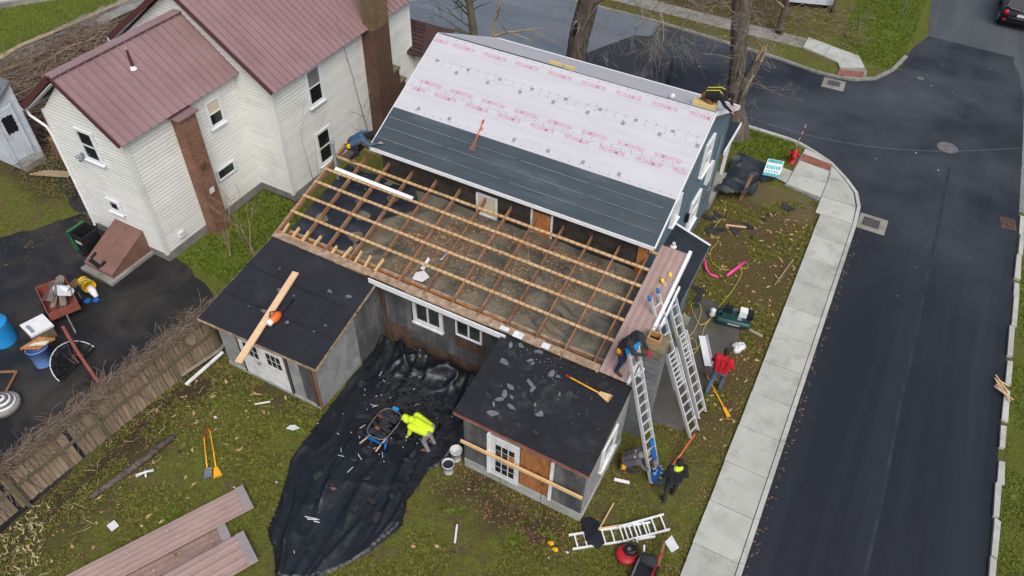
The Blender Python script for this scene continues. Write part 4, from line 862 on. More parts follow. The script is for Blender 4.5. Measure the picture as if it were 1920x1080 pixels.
def bark_trunk(pts, rad, n=20, bump=.10):
    mb = MB(); P = [Vector(p) for p in pts]; Q = []; RR_ = []
    for i in range(len(P)-1):
        for k in range(5): Q.append(P[i].lerp(P[i+1], k/5)); RR_.append(rad[i]+(rad[i+1]-rad[i])*k/5)
    Q.append(P[-1]); RR_.append(rad[-1]); o = mb.tube(Q, RR_, n)
    ph = [random.uniform(0, 6.28) for _ in range(4)]; v = []
    for i, q in enumerate(Q):
        for j in range(n):
            a = 2*math.pi*j/n; f = 1+bump*(.5*math.sin(3*a+ph[0]+i*.13)+.4*math.sin(7*a+ph[1]-i*.2)+.3*math.sin(2*a+i*.5+ph[2]))+jit(.025)
            w_ = Vector(mb.v[i*n+j]); v.append(tuple(q+(w_-q)*f))
    mb.v = v; return mb
# maple behind the ridge
T1 = empty('maple_tree', (-12.2, 28.9, 0), label='thick bare street tree with hollow scar rising behind the roof ridge', cat='tree')
bark_trunk([(-12.2, 28.9, -.1), (-12.1, 28.9, .5), (-11.85, 29, 1.4), (-11.75, 29, 2.6), (-11.55, 29, 3.8), (-11.4, 29.0, 5.2), (-11.2, 29.2, 7)], [.80, .58, .44, .42, .44, .40, .34], 22).build('trunk', 'bark', T1, True)
MB().lathe([(.06, 0), (.16, .2), (.19, .5), (.1, .85)], (-11.82, 28.64, 2.6), 10, (.1, .1, 1)).build('hollow_scar', 'bark_pale', T1, True)
MB().lathe([(.03, 0), (.09, .15), (.10, .4), (.04, .6)], (-11.80, 28.52, 2.72), 8, (.1, .1, 1)).build('hollow', 'black_void', T1, True)
b1 = MB()
limb(b1, (-11.3, 29, 4.2), (.9, -.1, .75), 3.2, .22, 4, .5, .1)
limb(b1, (-11.6, 29, 4.6), (-.8, .2, .9), 3.4, .2, 4); limb(b1, (-11.2, 29.2, 6.8), (.1, .2, 1), 3.5, .33, 4, .5, .2); limb(b1, (-11.2, 29.2, 6.6), (-.5, -.4, .9), 3.2, .26, 4, .5, .2); limb(b1, (-11.2, 29.2, 6.6), (.6, .4, .9), 3.2, .26, 4, .5, .2)
for k in range(5): limb(b1, (-10.2+k*.55, 29+jit(.5), 5.0+jit(.3)), (.6, jit(.4), -.55), 1.7, .03, 3, .5, -.12)
b1.build('crown', 'twig', T1)
# maple at the corner with the split limb
T2 = empty('split_maple_tree', (-4.3, 29.0, 0), label='thick bare street tree with broken split limb by the house corner', cat='tree')
bark_trunk([(-4.2, 29.0, -.1), (-4.25, 29, .4), (-4.5, 29, 1.2), (-4.65, 29, 1.9), (-4.78, 29, 3.0), (-5.02, 29, 4.2), (-5.28, 29, 5.6), (-5.5, 29.1, 7.5)], [.66, .50, .38, .36, .34, .32, .33, .28], 22).build('trunk', 'bark', T2, True)
bark_trunk([(-4.55, 28.95, 1.3), (-4.3, 28.9, 2.4), (-4.12, 28.9, 3.3), (-3.98, 28.9, 3.9)], [.24, .21, .19, .13], 14).build('split_limb', 'bark', T2, True)
sp = MB()
for k in range(10): a = random.uniform(0, 6.28); sp.tube([(-4.06+.12*math.cos(a), 28.88+.12*math.sin(a), 3.55), (-3.93+.09*math.cos(a), 28.86+.09*math.sin(a), 3.95+random.uniform(.1, .42))], [.05, .006], 4)
sp.build('splintered_wood', 'heartwood', T2)
MB().tube([(-4.38, 28.72, 1.5), (-4.22, 28.70, 2.3), (-4.06, 28.71, 3.0)], [.04, .09, .03], 6).build('bare_wood_strip', 'bark_pale', T2, True)
b2 = MB()
limb(b2, (-5.5, 29.1, 7.4), (-.2, .2, 1), 3.2, .3, 4, .5, .2); limb(b2, (-5.4, 29.1, 7), (.8, .3, .9), 3.2, .22, 4); limb(b2, (-5.4, 29.1, 6.8), (-.8, -.3, .9), 3.2, .22, 4)
for (x, z_, dx) in ((-4.9, 4.6, .8), (-5.3, 4.9, -.9), (-5.0, 3.9, -.7), (-4.7, 4.2, .9), (-5.4, 5.2, -.6), (-4.8, 5.2, .7), (-4.2, 2.6, .8), (-4.95, 3.4, -.8), (-4.7, 3.0, .9)): limb(b2, (x, 28.75, z_), (dx, -.7+jit(.4), .25+jit(.3)), 1.3, .022, 3, .55, .05, minr=.005)
for k in range(8): limb(b2, (-6.2-k*.75, 28.8+jit(.6), 4.9+jit(.5)), (-.5+jit(.3), -.3+jit(.4), -.5), 1.5, .022, 3, .5, -.1, minr=.005)
b2.build('crown', 'twig', T2)
# smaller tree left
T3 = empty('young_tree', (-16.4, 27.9, 0), label='slim bare young tree spreading low branches beside the dark brown porch', cat='tree')
bark_trunk([(-16.3, 27.9, 0), (-16.4, 27.9, 1.6), (-16.6, 27.9, 3.0), (-16.9, 27.95, 4.4), (-17.1, 28, 6.2)], [.24, .19, .16, .13, .08], 10, .05).build('trunk', 'twig_green', T3, True)
b3 = MB()
for k in range(10):
    z_ = random.uniform(1.6, 4.2); limb(b3, (-16.4-.16*(z_-1.6), 27.9, z_), (-1, jit(.8), .35+jit(.25)), random.uniform(1.2, 2.0), .045, 3, .4, .05)
for k in range(5): z_ = random.uniform(2.5, 5); limb(b3, (-16.6, 27.9, z_), (.7, jit(.8), .5), 1.2, .035, 3, .4, .1)
limb(b3, (-17.1, 28, 6), (-.1, 0, 1), 2, .08, 4)
b3.build('crown', 'twig_green', T3)
T4 = empty('pale_sapling', (-15.3, 27.8, 0), label='pale bare sapling right of the young tree behind the ridge', cat='tree')
m4 = MB(); limb(m4, (-15.5, 27.8, 0), (.1, 0, 1), 2.2, .10, 0, seg=6, wob=.08); m4.build('trunk', 'bark_pale', T4)
b4 = MB(); limb(b4, (-15.3, 27.8, 2.1), (.9, .1, .6), 1.7, .07, 3, .45, .1); limb(b4, (-15.4, 27.8, 2.1), (-.1, .1, 1), 1.8, .06, 3, .45, .1); b4.build('crown', 'twig_tan', T4)
def shrub(name, base, n, h, m, label, lean=.35, r=.022, depth=2):
    t = empty(name, base, label=label, cat='shrub'); mb = MB()
    for k in range(n): limb(mb, (base[0]+jit(.08), base[1]+jit(.08), 0), (jit(lean), jit(lean), 1), h*random.uniform(.35, .6), r*random.uniform(.6, 1.2), depth, .35, .3, 5, (2, 3), .12, minr=.005)
    mb.build('stems', m, t); return t
shrub('bare_shrub', (-16.75, 13.1, 0), 4, 2.6, 'twig_tan', 'tall pale leafless shrub growing beside the black shed roof', .3, .038, 3)
shrub('bare_shrub', (-17.3, 12.6, 0), 4, 1.5, 'twig_tan', 'short pale leafless shrub in the grass by the orange brick chimney')
t = empty('bare_sapling', (-16.95, 20.3, 0), label='thin leafless sapling against white siding beside the large brown chimney', cat='sapling')
mb = MB(); limb(mb, (-16.95, 20.5, 0), (-.02, -.22, 1), 5.6, .03, 1, .3, .1, 10, (2, 3), .05, .3)
for z_ in (.8, 1.3, 1.9, 1.5, .6): limb(mb, (-16.95, 20.3, z_), (jit(.4), random.choice((-.8, .8)), .7), .8, .014, 1, .3, .2)
mb.build('stems', 'twig', t)
t = empty('bare_sapling', (-17.1, 16.9, 0), label='thin dark leafless sapling at the corner of the white house', cat='sapling')
mb = MB(); limb(mb, (-17.05, 17.0, 0), (-.03, -.1, 1), 2.8, .018, 1, .3, .1, 8, (2, 2), .06, .3); limb(mb, (-17.05, 17.2, 0), (0, .1, 1), 2.1, .014, 1, .3, .1, 8, (2, 2), .06, .3); mb.build('stems', 'twig', t)
def far_tree(x, y, h, r, label):
    t = empty('bare_tree', (x, y, 0), label=label, cat='tree')
    bark_trunk([(x, y, 0), (x+jit(.1), y, h*.3), (x+jit(.25), y, h*.6)], [r*1.4, r, r*.8], 9, .06).build('trunk', 'bark', t, True)
    mb = MB()
    for k in range(5): limb(mb, (x, y, h*random.uniform(.2, .6)), (jit(1), jit(1), .7), h*.3, r*.5, 3, .5, .15)
    mb.build('crown', 'twig', t)
far_tree(-4.9, 39.3, 6, .13, 'bare tree on the far verge beside the far concrete path')
far_tree(-8.6, 41.2, 6, .12, 'bare tree among twigs beyond the cross street, left of the split tree')
far_tree(-3.0, 43.2, 5, .07, 'thin bare tree beside the white shed across the street')
# tangles of brush: nobody could count the stems
def tangle(name, m, label, pts_fn, n, rad=.012, cat='brush', parent=None):
    mb = MB()
    for k in range(n):
        P = pts_fn(k); mb.tube(P, [rad*random.uniform(.5, 1.5)]*len(P), 3, cap=False)
    return tag(mb.build(name, m, parent), label, cat, kind='stuff')
def stick(x, y, z, L, flat=.25):
    a = random.uniform(0, 6.28); e = jit(flat); d = Vector((math.cos(a), math.sin(a), e)); return [Vector((x, y, z)), Vector((x, y, z))+d*L*.5+Vector((jit(.1), jit(.1), jit(.08)*L)), Vector((x, y, z))+d*L]
def brush_fn(k):
    t = random.random(); x = -34.8+t*10.5*random.random()+jit(.6); y = 12.8+random.random()*9.5; hh = .55*math.exp(-((x+31.0)/3.2)**2)+.12
    return stick(x, y, random.random()*hh+.02, random.uniform(.3, 1.7), .3)
tangle('brush_pile', 'vine', 'wide tangle of brown cut brush behind the white house', brush_fn, 3200, .010)
tangle('brush_pile', 'twig_tan', 'pale sticks lying over the brown brush behind the white house', brush_fn, 160, .016)
tangle('twigs', 'vine', 'grey brown twigs and litter on the wooded ground beyond the cross street', lambda k: stick(random.uniform(-11, -.8), random.triangular(38.6, 46, 41), random.random()*.25, random.uniform(.2, .9), .5), 800, .010)
fallen = MB(); fallen.tube([(-35.2, 15.6, .2), (-35.5, 18.5, .35), (-35.3, 21, .3), (-35.6, 23.6, .15), (-35.0, 25.4, .3)], [.09, .11, .08, .06, .03], 7)
fallen.tube([(-35.4, 20, .3), (-34.2, 21.5, .9), (-33.8, 22.3, 1.3)], [.04, .03, .01], 5)
tag(fallen.build('fallen_trunk', 'twig_tan', None, True), 'long thin fallen tree trunk along the edge of the far lawn', 'log')

# ---------------------------------------------------------------- fence along the yard
FN = empty('board_fence', (-15, 5.5, 0), label='leaning brown board fence along the paved yard', cat='fence')
fx = lambda y: -15.28+(y-2.3)*.085
bm_ = MB().box(-.012, .012, -.056, .056, 0, 1.5).mesh('board', 'fence_wood')
y = .6; k = 0
while y < 9.35:
    y += .125+jit(.004)
    if k in (17, 31): y += .09
    link('board', bm_, FN, (fx(y)+jit(.008), y, .02+jit(.02)), (jit(.012), -.10+jit(.012), jit(.03))); k += 1
for z_ in (.75, 1.28): beam('rail', 'rail_wood', FN, (fx(.6)+.05-z_*.10, .6, z_), (fx(9.4)+.05-z_*.10, 9.4, z_-.02), .05, .09)
for y in (1.2, 3.0, 5.4, 7.8, 9.3): beam('post', 'rail_wood', FN, (fx(y)+.09, y, 0), (fx(y)-.06, y+jit(.03), 1.42), .09, .09, (0, 1, 0))
def vine_fn(k):
    y = .5+9.4*random.random(); a = fx(y)-.17+jit(.16); z_ = 1.42+random.random()*.2; L = random.uniform(.2, .8)
    P = [Vector((a, y, z_))]; d = Vector((jit(.5), random.choice((-1, 1)), jit(.35)))
    for i in range(5): d = (d+Vector((jit(.6), jit(.5), jit(.4)-.03))).normalized(); P.append(P[-1]+d*L/5)
    return P
tangle('dead_vines', 'vine', 'dry brown vines draped along the top of the board fence', vine_fn, 1300, .0055, 'vine')
tangle('dead_vines', 'vine', 'dry vine strands hanging down the face of the board fence', lambda k: (lambda y, zt: [Vector((fx(y)-.10*zt+.04, y, zt)), Vector((fx(y+.05)-.07*zt+.05, y+jit(.15), zt*.7)), Vector((fx(y)+.03, y+jit(.3), max(.05, zt-random.uniform(.3, 1.1))))])(.6+8.6*random.random(), random.uniform(.9, 1.5)), 160, .006, 'vine')
tangle('dead_stalks', 'straw', 'pale dry stalks and grass lying along the foot of the fence', lambda k: stick(random.uniform(-14.9, -13.2), random.uniform(1.5, 9.2), random.random()*.15, random.uniform(.1, .45), .3), 90, .005, 'stalks')
tag(MB().tube([(-14.8, 7.9, .12), (-14.45, 9.2, .2), (-14.6, 9.9, .25)], .055, 6).build('branch', 'bark_pale'), 'pale peeled branch leaning along the fence end near the shed', 'branch')
tag(beam('old_rail', 'paint_white_old', None, (-14.45, 7.75, .10), (-14.3, 9.15, .22), .09, .05), 'weathered pale rail lying beside the fence end and shed', 'rail')
lg = MB().tube([(-13.9, 3.9, .08), (-13.6, 5.2, .1), (-13.45, 6.3, .09)], [.07, .11, .08], 8)
tag(lg.build('rotten_log', 'bark', None, True), 'dark rotten log half sunk in soil beside the fence', 'log')

# ---------------------------------------------------------------- small hut, far left
HT = empty('white_hut', (-28.3, 13.2, 0), label='small weathered white hut with black scalloped window in its door', cat='shed')
HX = -27.75
MB().prism([(-30.2, 12.4), (HX, 12.4), (HX, 13.4), (-30.2, 13.4)], 0, [2.55, 2.55, 3.15, 3.15]).build('wall', 'paint_hut', HT)
MB().poly([(-30.4, 12.2, 2.45), (HX+.12, 12.2, 2.45), (HX+.12, 13.48, 3.25), (-30.4, 13.48, 3.25), (-30.4, 12.2, 2.51), (HX+.12, 12.2, 2.51), (HX+.12, 13.48, 3.31), (-30.4, 13.48, 3.31)], [(0, 1, 2, 3), (4, 5, 6, 7), (0, 1, 5, 4), (1, 2, 6, 5), (2, 3, 7, 6), (3, 0, 4, 7)]).build('roof', 'felt_patch', HT)
d = box('door', 'paint_hut', HT, HX, HX+.04, 12.46, 13.12, .35, 2.42)
for y_ in (12.41, 13.14): box('door_trim', 'paint_hut', HT, HX, HX+.055, y_-.03, y_+.03, .3, 2.5)
for k in range(8): box('wall_board', 'paint_hut', HT, -30.2+k*.306, -30.2+k*.306+.295, 12.375, 12.397, .05, 2.5)
sc = MB(); pts_ = []
for i in range(36):
    a = 2*math.pi*i/36; r = 1/max(abs(math.cos(a))/.22, abs(math.sin(a))/.34); r *= 1+.08*math.cos(i*math.pi*.75); pts_.append((12.80+r*math.cos(a), 1.80+r*math.sin(a)))
sc.poly([(HX+.055, y_, z_) for y_, z_ in pts_]+[(HX+.035, y_, z_) for y_, z_ in pts_], [list(range(36))]+[(i, (i+1) % 36, 36+(i+1) % 36, 36+i) for i in range(36)]).build('scalloped_window', 'black_void', d)
box('step', 'concrete_old', HT, HX+.02, HX+.4, 12.4, 13.3, 0, .25)
box('corner_trim', 'paint_hut', HT, HX-.03, HX+.06, 13.36, 13.44, .1, 3.15)
tag(MB().prism([(-27.2, 13.6), (-26.2, 13.4), (-26.0, 14.6), (-27.1, 14.8)], 0, .9).build('plank_crate', 'lumber_old'), 'stained wooden crate standing behind the small white hut', 'crate')
for i, lb in enumerate(('lowest pale plank of the pile below the small white hut', 'second lowest pale plank of the pile below the hut', 'second highest pale plank of the pile below the hut', 'topmost pale plank of the pile below the small white hut')):
    x = -26.7+i*.12; o = beam('plank', 'twig_tan', None, (x-.3, 12.3+i*.1, .1+i*.03), (x+1.1, 12.9+i*.12, .12+i*.03), .09, .03); tag(o, lb, 'plank', 'planks by the hut')
FB = empty('pale_building', (-41, 24, 0), label='pale building cut off at the upper left corner beyond the lawn', cat='building')
MB().prism([(-48, 16), (-41.2, 20.3), (-38.6, 23.9), (-44, 30)], .25, 3).build('wall', 'paint_hut', FB); MB().prism([(-48.2, 15.9), (-41, 20.1), (-38.4, 23.9), (-44, 30.2)], 0, .26).build('foundation', 'concrete_old', FB)

# ---------------------------------------------------------------- people
def capsule(mb, a, b, ra, rb, n=10, k=4):
    a, b = Vector(a), Vector(b); d = b-a; L = d.length; d = d/L if L > 1e-5 else Vector((0, 0, 1))
    x = d.orthogonal().normalized(); y = d.cross(x); o = len(mb.v); rings = []
    for i in range(k): t = math.pi/2*(1-i/k); rings.append((a-d*ra*math.sin(t), ra*math.cos(t)+1e-4))
    rings += [(a, ra), (b, rb)]
    for i in range(1, k+1): t = math.pi/2*i/k; rings.append((b+d*rb*math.sin(t), rb*math.cos(t)+1e-4))
    for c, r in rings:
        for j in range(n): q = 2*math.pi*j/n; mb.v.append(tuple(c+r*(math.cos(q)*x+math.sin(q)*y)))
    for i in range(len(rings)-1):
        for j in range(n): p, q = o+i*n+j, o+i*n+(j+1) % n; mb.f.append([p, q, q+n, p+n]); mb.m.append(0)
    mb.f.append([o+j for j in range(n)][::-1]); mb.m.append(0); mb.f.append([o+(len(rings)-1)*n+j for j in range(n)]); mb.m.append(0)
STAND = dict(pelvis=(0, 0, .97), chest=(0, .02, 1.30), neck=(0, .03, 1.50), head=(0, .06, 1.645), shL=(-.185, .02, 1.43), shR=(.185, .02, 1.43), elL=(-.27, 0, 1.16), elR=(.27, 0, 1.16), haL=(-.27, .1, .93), haR=(.27, .1, .93),
             hipL=(-.095, 0, .93), hipR=(.095, 0, .93), knL=(-.11, .04, .50), knR=(.11, .04, .50), anL=(-.11, -.01, .09), anR=(.11, -.01, .09), toL=(-.13, .16, .04), toR=(.13, .16, .04), face=(0, 1, -.15))
def person(label, loc, rz, pose, top, legs, boots, head='hair', hood=None, gloves='skin', collar=None, bulk=1.0, back=None):
    """one continuous body grown from tapered limbs, coloured by region"""
    J = {k: Vector(v) for k, v in {**STAND, **pose}.items()}; C_ = []
    def cap(a, b, ra, rb, m): C_.append((Vector(a), Vector(b), ra, rb, m))
    tk = bulk
    for s in 'LR':
        cap(J['hip'+s], J['sh'+s]*.96+J['chest']*.04, .115*tk, .105*tk, top)
        cap(J['sh'+s], J['el'+s], .068*tk, .052*tk, top); cap(J['el'+s], J['ha'+s], .052*tk, .038*tk, top)
        cap(J['hip'+s], J['kn'+s], .10*tk, .068*tk, legs); cap(J['kn'+s], J['an'+s], .067*tk, .05*tk, legs)
        cap(J['an'+s], J['an'+s]*.7+J['to'+s]*.3, .052, .05, boots); cap(J['an'+s]*.5+J['to'+s]*.5+Vector((0, 0, -.015)), J['to'+s], .048, .042, boots)
        # hand: palm, four unequal fingers with a knuckle bend, thumb off the side
        h = J['ha'+s]; f = (h-J['el'+s]).normalized(); side = f.cross(Vector((0, 0, 1))); side = side.normalized() if side.length > .05 else Vector((1, 0, 0)); dn_ = f.cross(side).normalized()
        if dn_.z > 0: dn_ = -dn_
        cap(h+f*.03-side*.02, h+f*.09-side*.022, .022, .022, gloves); cap(h+f*.03+side*.02, h+f*.09+side*.022, .022, .022, gloves)
        for i, L in enumerate((.062, .074, .070, .052)):
            b_ = h+f*.095+side*(-.036+.024*i); k_ = b_+f*L*.6+dn_*.012; cap(b_, k_, .0105, .0100, gloves); cap(k_, k_+f*L*.35+dn_*L*.5, .0100, .0085, gloves)
        sg = 1 if s == 'L' else -1; b_ = h+f*.035+side*sg*.035; k_ = b_+(f*.5+side*sg*.8).normalized()*.045; cap(b_, k_, .013, .011, gloves); cap(k_, k_+(f+dn_*.4).normalized()*.035, .011, .009, gloves)
    cap(J['pelvis'], J['chest'], .125*tk, .14*tk, top); cap(J['hipL'], J['hipR'], .118*tk, .118*tk, legs); cap(J['shL']*.8+J['shR']*.2, J['shR']*.8+J['shL']*.2, .078*tk, .078*tk, top)
    cap(J['chest'], J['neck'], .12*tk, .07, top); cap(J['neck'], J['head'], .056, .06, 'skin')
    hd = J['head']; F = J['face'].normalized(); U = (hd-J['neck']).normalized(); U = (U-F*U.dot(F)).normalized(); S_ = F.cross(U)
    cap(hd-F*.012+U*.03, hd+F*.025-U*.045, .088, .066, 'skin')
    cap(hd+F*.095-U*.005, hd+F*.108-U*.028, .010, .014, 'skin')
    for s in (-1, 1): cap(hd+F*.083+S_*s*.033+U*.018, hd+F*.085+S_*s*.033+U*.018, .012, .012, 'eye'); cap(hd+S_*s*.088-U*.02, hd+S_*s*.092+U*.02, .014, .016, 'skin')
    cap(hd+F*.088-U*.058-S_*.018, hd+F*.088-U*.058+S_*.018, .008, .008, 'lip')
    if hood: cap(hd-F*.03+U*.035, hd-F*.02-U*.03, .112, .115, hood); cap(hd-F*.045-U*.06, J['neck']-F*.03, .10, .10, hood)
    elif head == 'cap': cap(hd-F*.012+U*.05, hd-F*.03+U*.02, .098, .098, 'cloth_black')
    else: cap(hd-F*.025+U*.045, hd-F*.045-U*.02, .094, .088, 'hair_dark')
    if collar: cap(J['neck']-S_*.04-U*.03-F*.03, J['neck']+S_*.04-U*.03-F*.03, .085, .085, collar)
    mb = MB()
    for a, b, ra, rb, m_ in C_: capsule(mb, a, b, ra, rb)
    me = bpy.data.meshes.new('body'); me.from_pydata(mb.v, [], mb.f); t = bpy.data.objects.new('body', me); COL.objects.link(t)
    md = t.modifiers.new('r', 'REMESH'); md.mode = 'VOXEL'; md.voxel_size = .0125; md.use_smooth_shade = True
    md2 = t.modifiers.new('s', 'SMOOTH'); md2.factor = .5; md2.iterations = 3
    dg = bpy.context.evaluated_depsgraph_get(); dg.update(); nm = bpy.data.meshes.new_from_object(t.evaluated_get(dg)); bpy.data.objects.remove(t)
    n = len(nm.polygons); ctr = np.zeros(n*3, np.float32); nm.polygons.foreach_get('center', ctr); ctr = ctr.reshape(-1, 3).astype(float)
    best = np.full(n, 1e9); idx = np.zeros(n, np.int32); names = []
    for a, b, ra, rb, m_ in C_:
        if m_ not in names: names.append(m_)
        a_, b_ = np.array(a), np.array(b); d = b_-a_; tt = np.clip(((ctr-a_)@d)/max(d@d, 1e-9), 0, 1); dist = np.linalg.norm(ctr-(a_+tt[:, None]*d), axis=1)-(ra+(rb-ra)*tt)
        k_ = dist < best; best[k_] = dist[k_]; idx[k_] = names.index(m_)
    nm.materials.clear()
    for m_ in names: nm.materials.append(MATS[m_])
    nm.polygons.foreach_set('material_index', idx); nm.polygons.foreach_set('use_smooth', np.ones(n, bool))
    r = empty('person', (0, 0, 0), label=label, cat='person'); link('body', nm, r)
    return r, J
def place(r, loc, rz): r.location = loc; r.rotation_euler = (0, 0, rz); return r
def tool_belt(r, J, m='leather', pouch='fibre_yellow'):
    c = (J['hipL']+J['hipR'])/2; ax = (J['chest']-J['pelvis']).normalized(); mb = MB().lathe([(.17, -.03), (.178, -.03), (.178, .03), (.17, .03)], c+ax*.06, 16, ax, False).build('tool_belt', m, r, True)
    for s in ('hipL', 'hipR'):
        o = J[s]+(J[s]-c)*.9; b_ = MB().box(o.x-.05, o.x+.05, o.y-.09, o.y+.09, o.z-.12, o.z+.05).build('pouch', m, r)
    o = J['hipR']+(J['hipR']-c)*1.3; MB().box(o.x-.03, o.x+.05, o.y-.05, o.y+.05, o.z-.02, o.z+.08).build('tape_measure', pouch, r)
def face_to(dx, dy): return math.atan2(-dx, dy)
def harness(r, J, m):
    for s in 'LR':
        P = [J['pelvis'].lerp(J['chest'], .1)+(J['hip'+s]-J['pelvis'])*.9, J['chest']+(J['sh'+s]-J['chest'])*.5, J['sh'+s]]
        n_ = J['face']; up_ = (J['chest']-J['pelvis']).normalized(); bk = -(Vector(n_)-up_*Vector(n_).dot(up_)).normalized()
        MB().tube([p+bk*.145 for p in P[:2]]+[J['sh'+s]+bk*.03+up_*.085], .018, 5).build('harness_strap', m, r)

p1, J = person('worker in grey blue jacket bending at the corner of the stripped roof', 0, 0,
   dict(pelvis=(0, -.12, .62), hipL=(-.1, -.12, .60), hipR=(.1, -.12, .60), chest=(0, .22, .86), neck=(0, .42, .93), head=(0, .55, .96), shL=(-.19, .34, .90), shR=(.19, .34, .90), elL=(-.25, .48, .68), elR=(.24, .55, .78), haL=(-.12, .68, .58), haR=(.12, .80, .80),
        knL=(-.16, .14, .36), knR=(.16, .10, .34), anL=(-.14, -.12, .10), anR=(.15, -.18, .08), toL=(-.15, .05, .05), toR=(.16, -.02, .04), face=(0, .7, -.7)), 'cloth_blue_grey', 'cloth_black', 'boot_tan', hood='cloth_black')
tool_belt(p1, J, 'cloth_black', 'plastic_yellow'); harness(p1, J, 'cloth_blue'); place(p1, (-13.42, 15.42, 3.74), face_to(.95, .3))
p2, J = person('worker in charcoal hooded jacket and jeans on tan metal strip holding the ladder hoist', 0, 0,
   dict(pelvis=(0, -.05, .93), chest=(0, .10, 1.22), neck=(0, .22, 1.38), head=(0, .32, 1.47), shL=(-.19, .16, 1.31), shR=(.19, .16, 1.31), elL=(-.30, .28, 1.10), elR=(.27, .36, 1.14), haL=(-.17, .52, 1.0), haR=(.12, .60, 1.12),
        hipL=(-.1, -.05, .9), hipR=(.1, -.05, .9), knL=(-.17, .0, .48), knR=(.16, .03, .48), anL=(-.19, -.06, .09), anR=(.18, -.05, .09), toL=(-.22, .1, .04), toR=(.20, .12, .04), face=(0, .8, -.6)), 'cloth_charcoal', 'denim_dark', 'boot', hood='cloth_charcoal', gloves='glove_red', bulk=1.06)
tool_belt(p2, J); place(p2, (-2.98, 12.3, 2.86), face_to(.85, -.1))
p3, J = person('man in red sweater and blue jeans walking on the concrete pad', 0, 0,
   dict(chest=(0, .06, 1.30), neck=(0, .1, 1.49), head=(0, .15, 1.63), elL=(-.30, .1, 1.14), elR=(.32, .08, 1.16), haL=(-.22, .32, 1.05), haR=(.26, .30, 1.02), knL=(-.13, -.04, .50), knR=(.12, .16, .52), anL=(-.15, -.25, .12), anR=(.12, .12, .09), toL=(-.17, -.1, .05), toR=(.13, .28, .04), face=(.1, 1, -.2)), 'cloth_red', 'denim', 'boot', bulk=1.12)
place(p3, (-.82, 15.25, .01), face_to(.05, 1))
p4, J = person('person in black jacket and cap with yellow collar standing beside the hoist ladder', 0, 0,
   dict(elL=(-.31, -.02, 1.17), haL=(-.30, .10, .95), elR=(.28, -.05, 1.15), haR=(.2, .1, .98), anL=(-.15, -.14, .09), toL=(-.17, .03, .04), knL=(-.13, .0, .5), anR=(.12, .08, .09), toR=(.15, .24, .04), face=(-.3, 1, .1)), 'cloth_black', 'cloth_charcoal', 'boot', head='cap', collar='cloth_hivis')
place(p4, (-.78, 11.2, 0), face_to(-.5, .8))
p5, J = person('worker in grey checked shirt crouching at the foot of the hoist ladder', 0, 0,
   dict(pelvis=(0, -.22, .36), hipL=(-.1, -.22, .34), hipR=(.1, -.22, .34), chest=(0, .03, .62), neck=(0, .2, .76), head=(0, .30, .85), shL=(-.19, .12, .70), shR=(.19, .12, .70), elL=(-.27, .33, .52), elR=(.27, .33, .52), haL=(-.12, .52, .45), haR=(.12, .54, .50),
        knL=(-.24, .18, .50), knR=(.22, .10, .28), anL=(-.2, -.05, .09), anR=(.16, -.28, .12), toL=(-.22, .13, .04), toR=(.17, -.12, .04), face=(0, .85, -.5)), 'cloth_grey_dark', 'cloth_charcoal', 'boot_tan', hood='cloth_grey')
tool_belt(p5, J); MB().box(-.12, .12, -.0, .06, .55, .74).build('shirt_patch', 'cloth_check', p5); place(p5, (-1.98, 11.55, 0), face_to(.9, .25))
p6, J = person('person in bright yellow hooded top and grey trousers bending over the black tarp', 0, 0,
   dict(pelvis=(0, -.06, .90), hipL=(-.1, -.06, .87), hipR=(.1, -.06, .87), chest=(0, .30, 1.04), neck=(0, .48, 1.06), head=(0, .62, 1.02), shL=(-.19, .38, 1.04), shR=(.19, .38, 1.04), elL=(-.25, .42, .78), elR=(.24, .42, .78), haL=(-.18, .52, .56), haR=(.16, .60, .60),
        knL=(-.13, .08, .48), knR=(.13, .02, .47), anL=(-.14, -.05, .09), anR=(.14, -.1, .09), toL=(-.16, .12, .04), toR=(.16, .07, .04), face=(0, .45, -.9)), 'cloth_hivis', 'cloth_grey', 'boot_tan', hood='cloth_hivis', gloves='plastic_white', bulk=1.05)
place(p6, (-7.12, 9.42, .05), face_to(-.95, -.12))
p7, J = person('worker in black with yellow harness kneeling at the far end of the ridge', 0, 0,
   dict(pelvis=(0, -.18, .40), hipL=(-.1, -.18, .38), hipR=(.1, -.18, .38), chest=(0, .18, .50), neck=(0, .38, .50), head=(0, .52, .46), shL=(-.19, .28, .49), shR=(.19, .28, .49), elL=(-.28, .44, .28), elR=(.27, .46, .30), haL=(-.16, .62, .14), haR=(.17, .66, .12),
        knL=(-.18, .12, .10), knR=(.18, .12, .10), anL=(-.15, -.30, .09), anR=(.15, -.30, .09), toL=(-.16, -.42, .05), toR=(.16, -.42, .05), face=(0, .6, -.8)), 'cloth_black', 'leather', 'boot_tan', head='cap')
harness(p7, J, 'strap_yellow'); place(p7, (-3.85, 20.2, zs(20.2)+.06), face_to(1, .05)); p7.rotation_euler.x = -.0

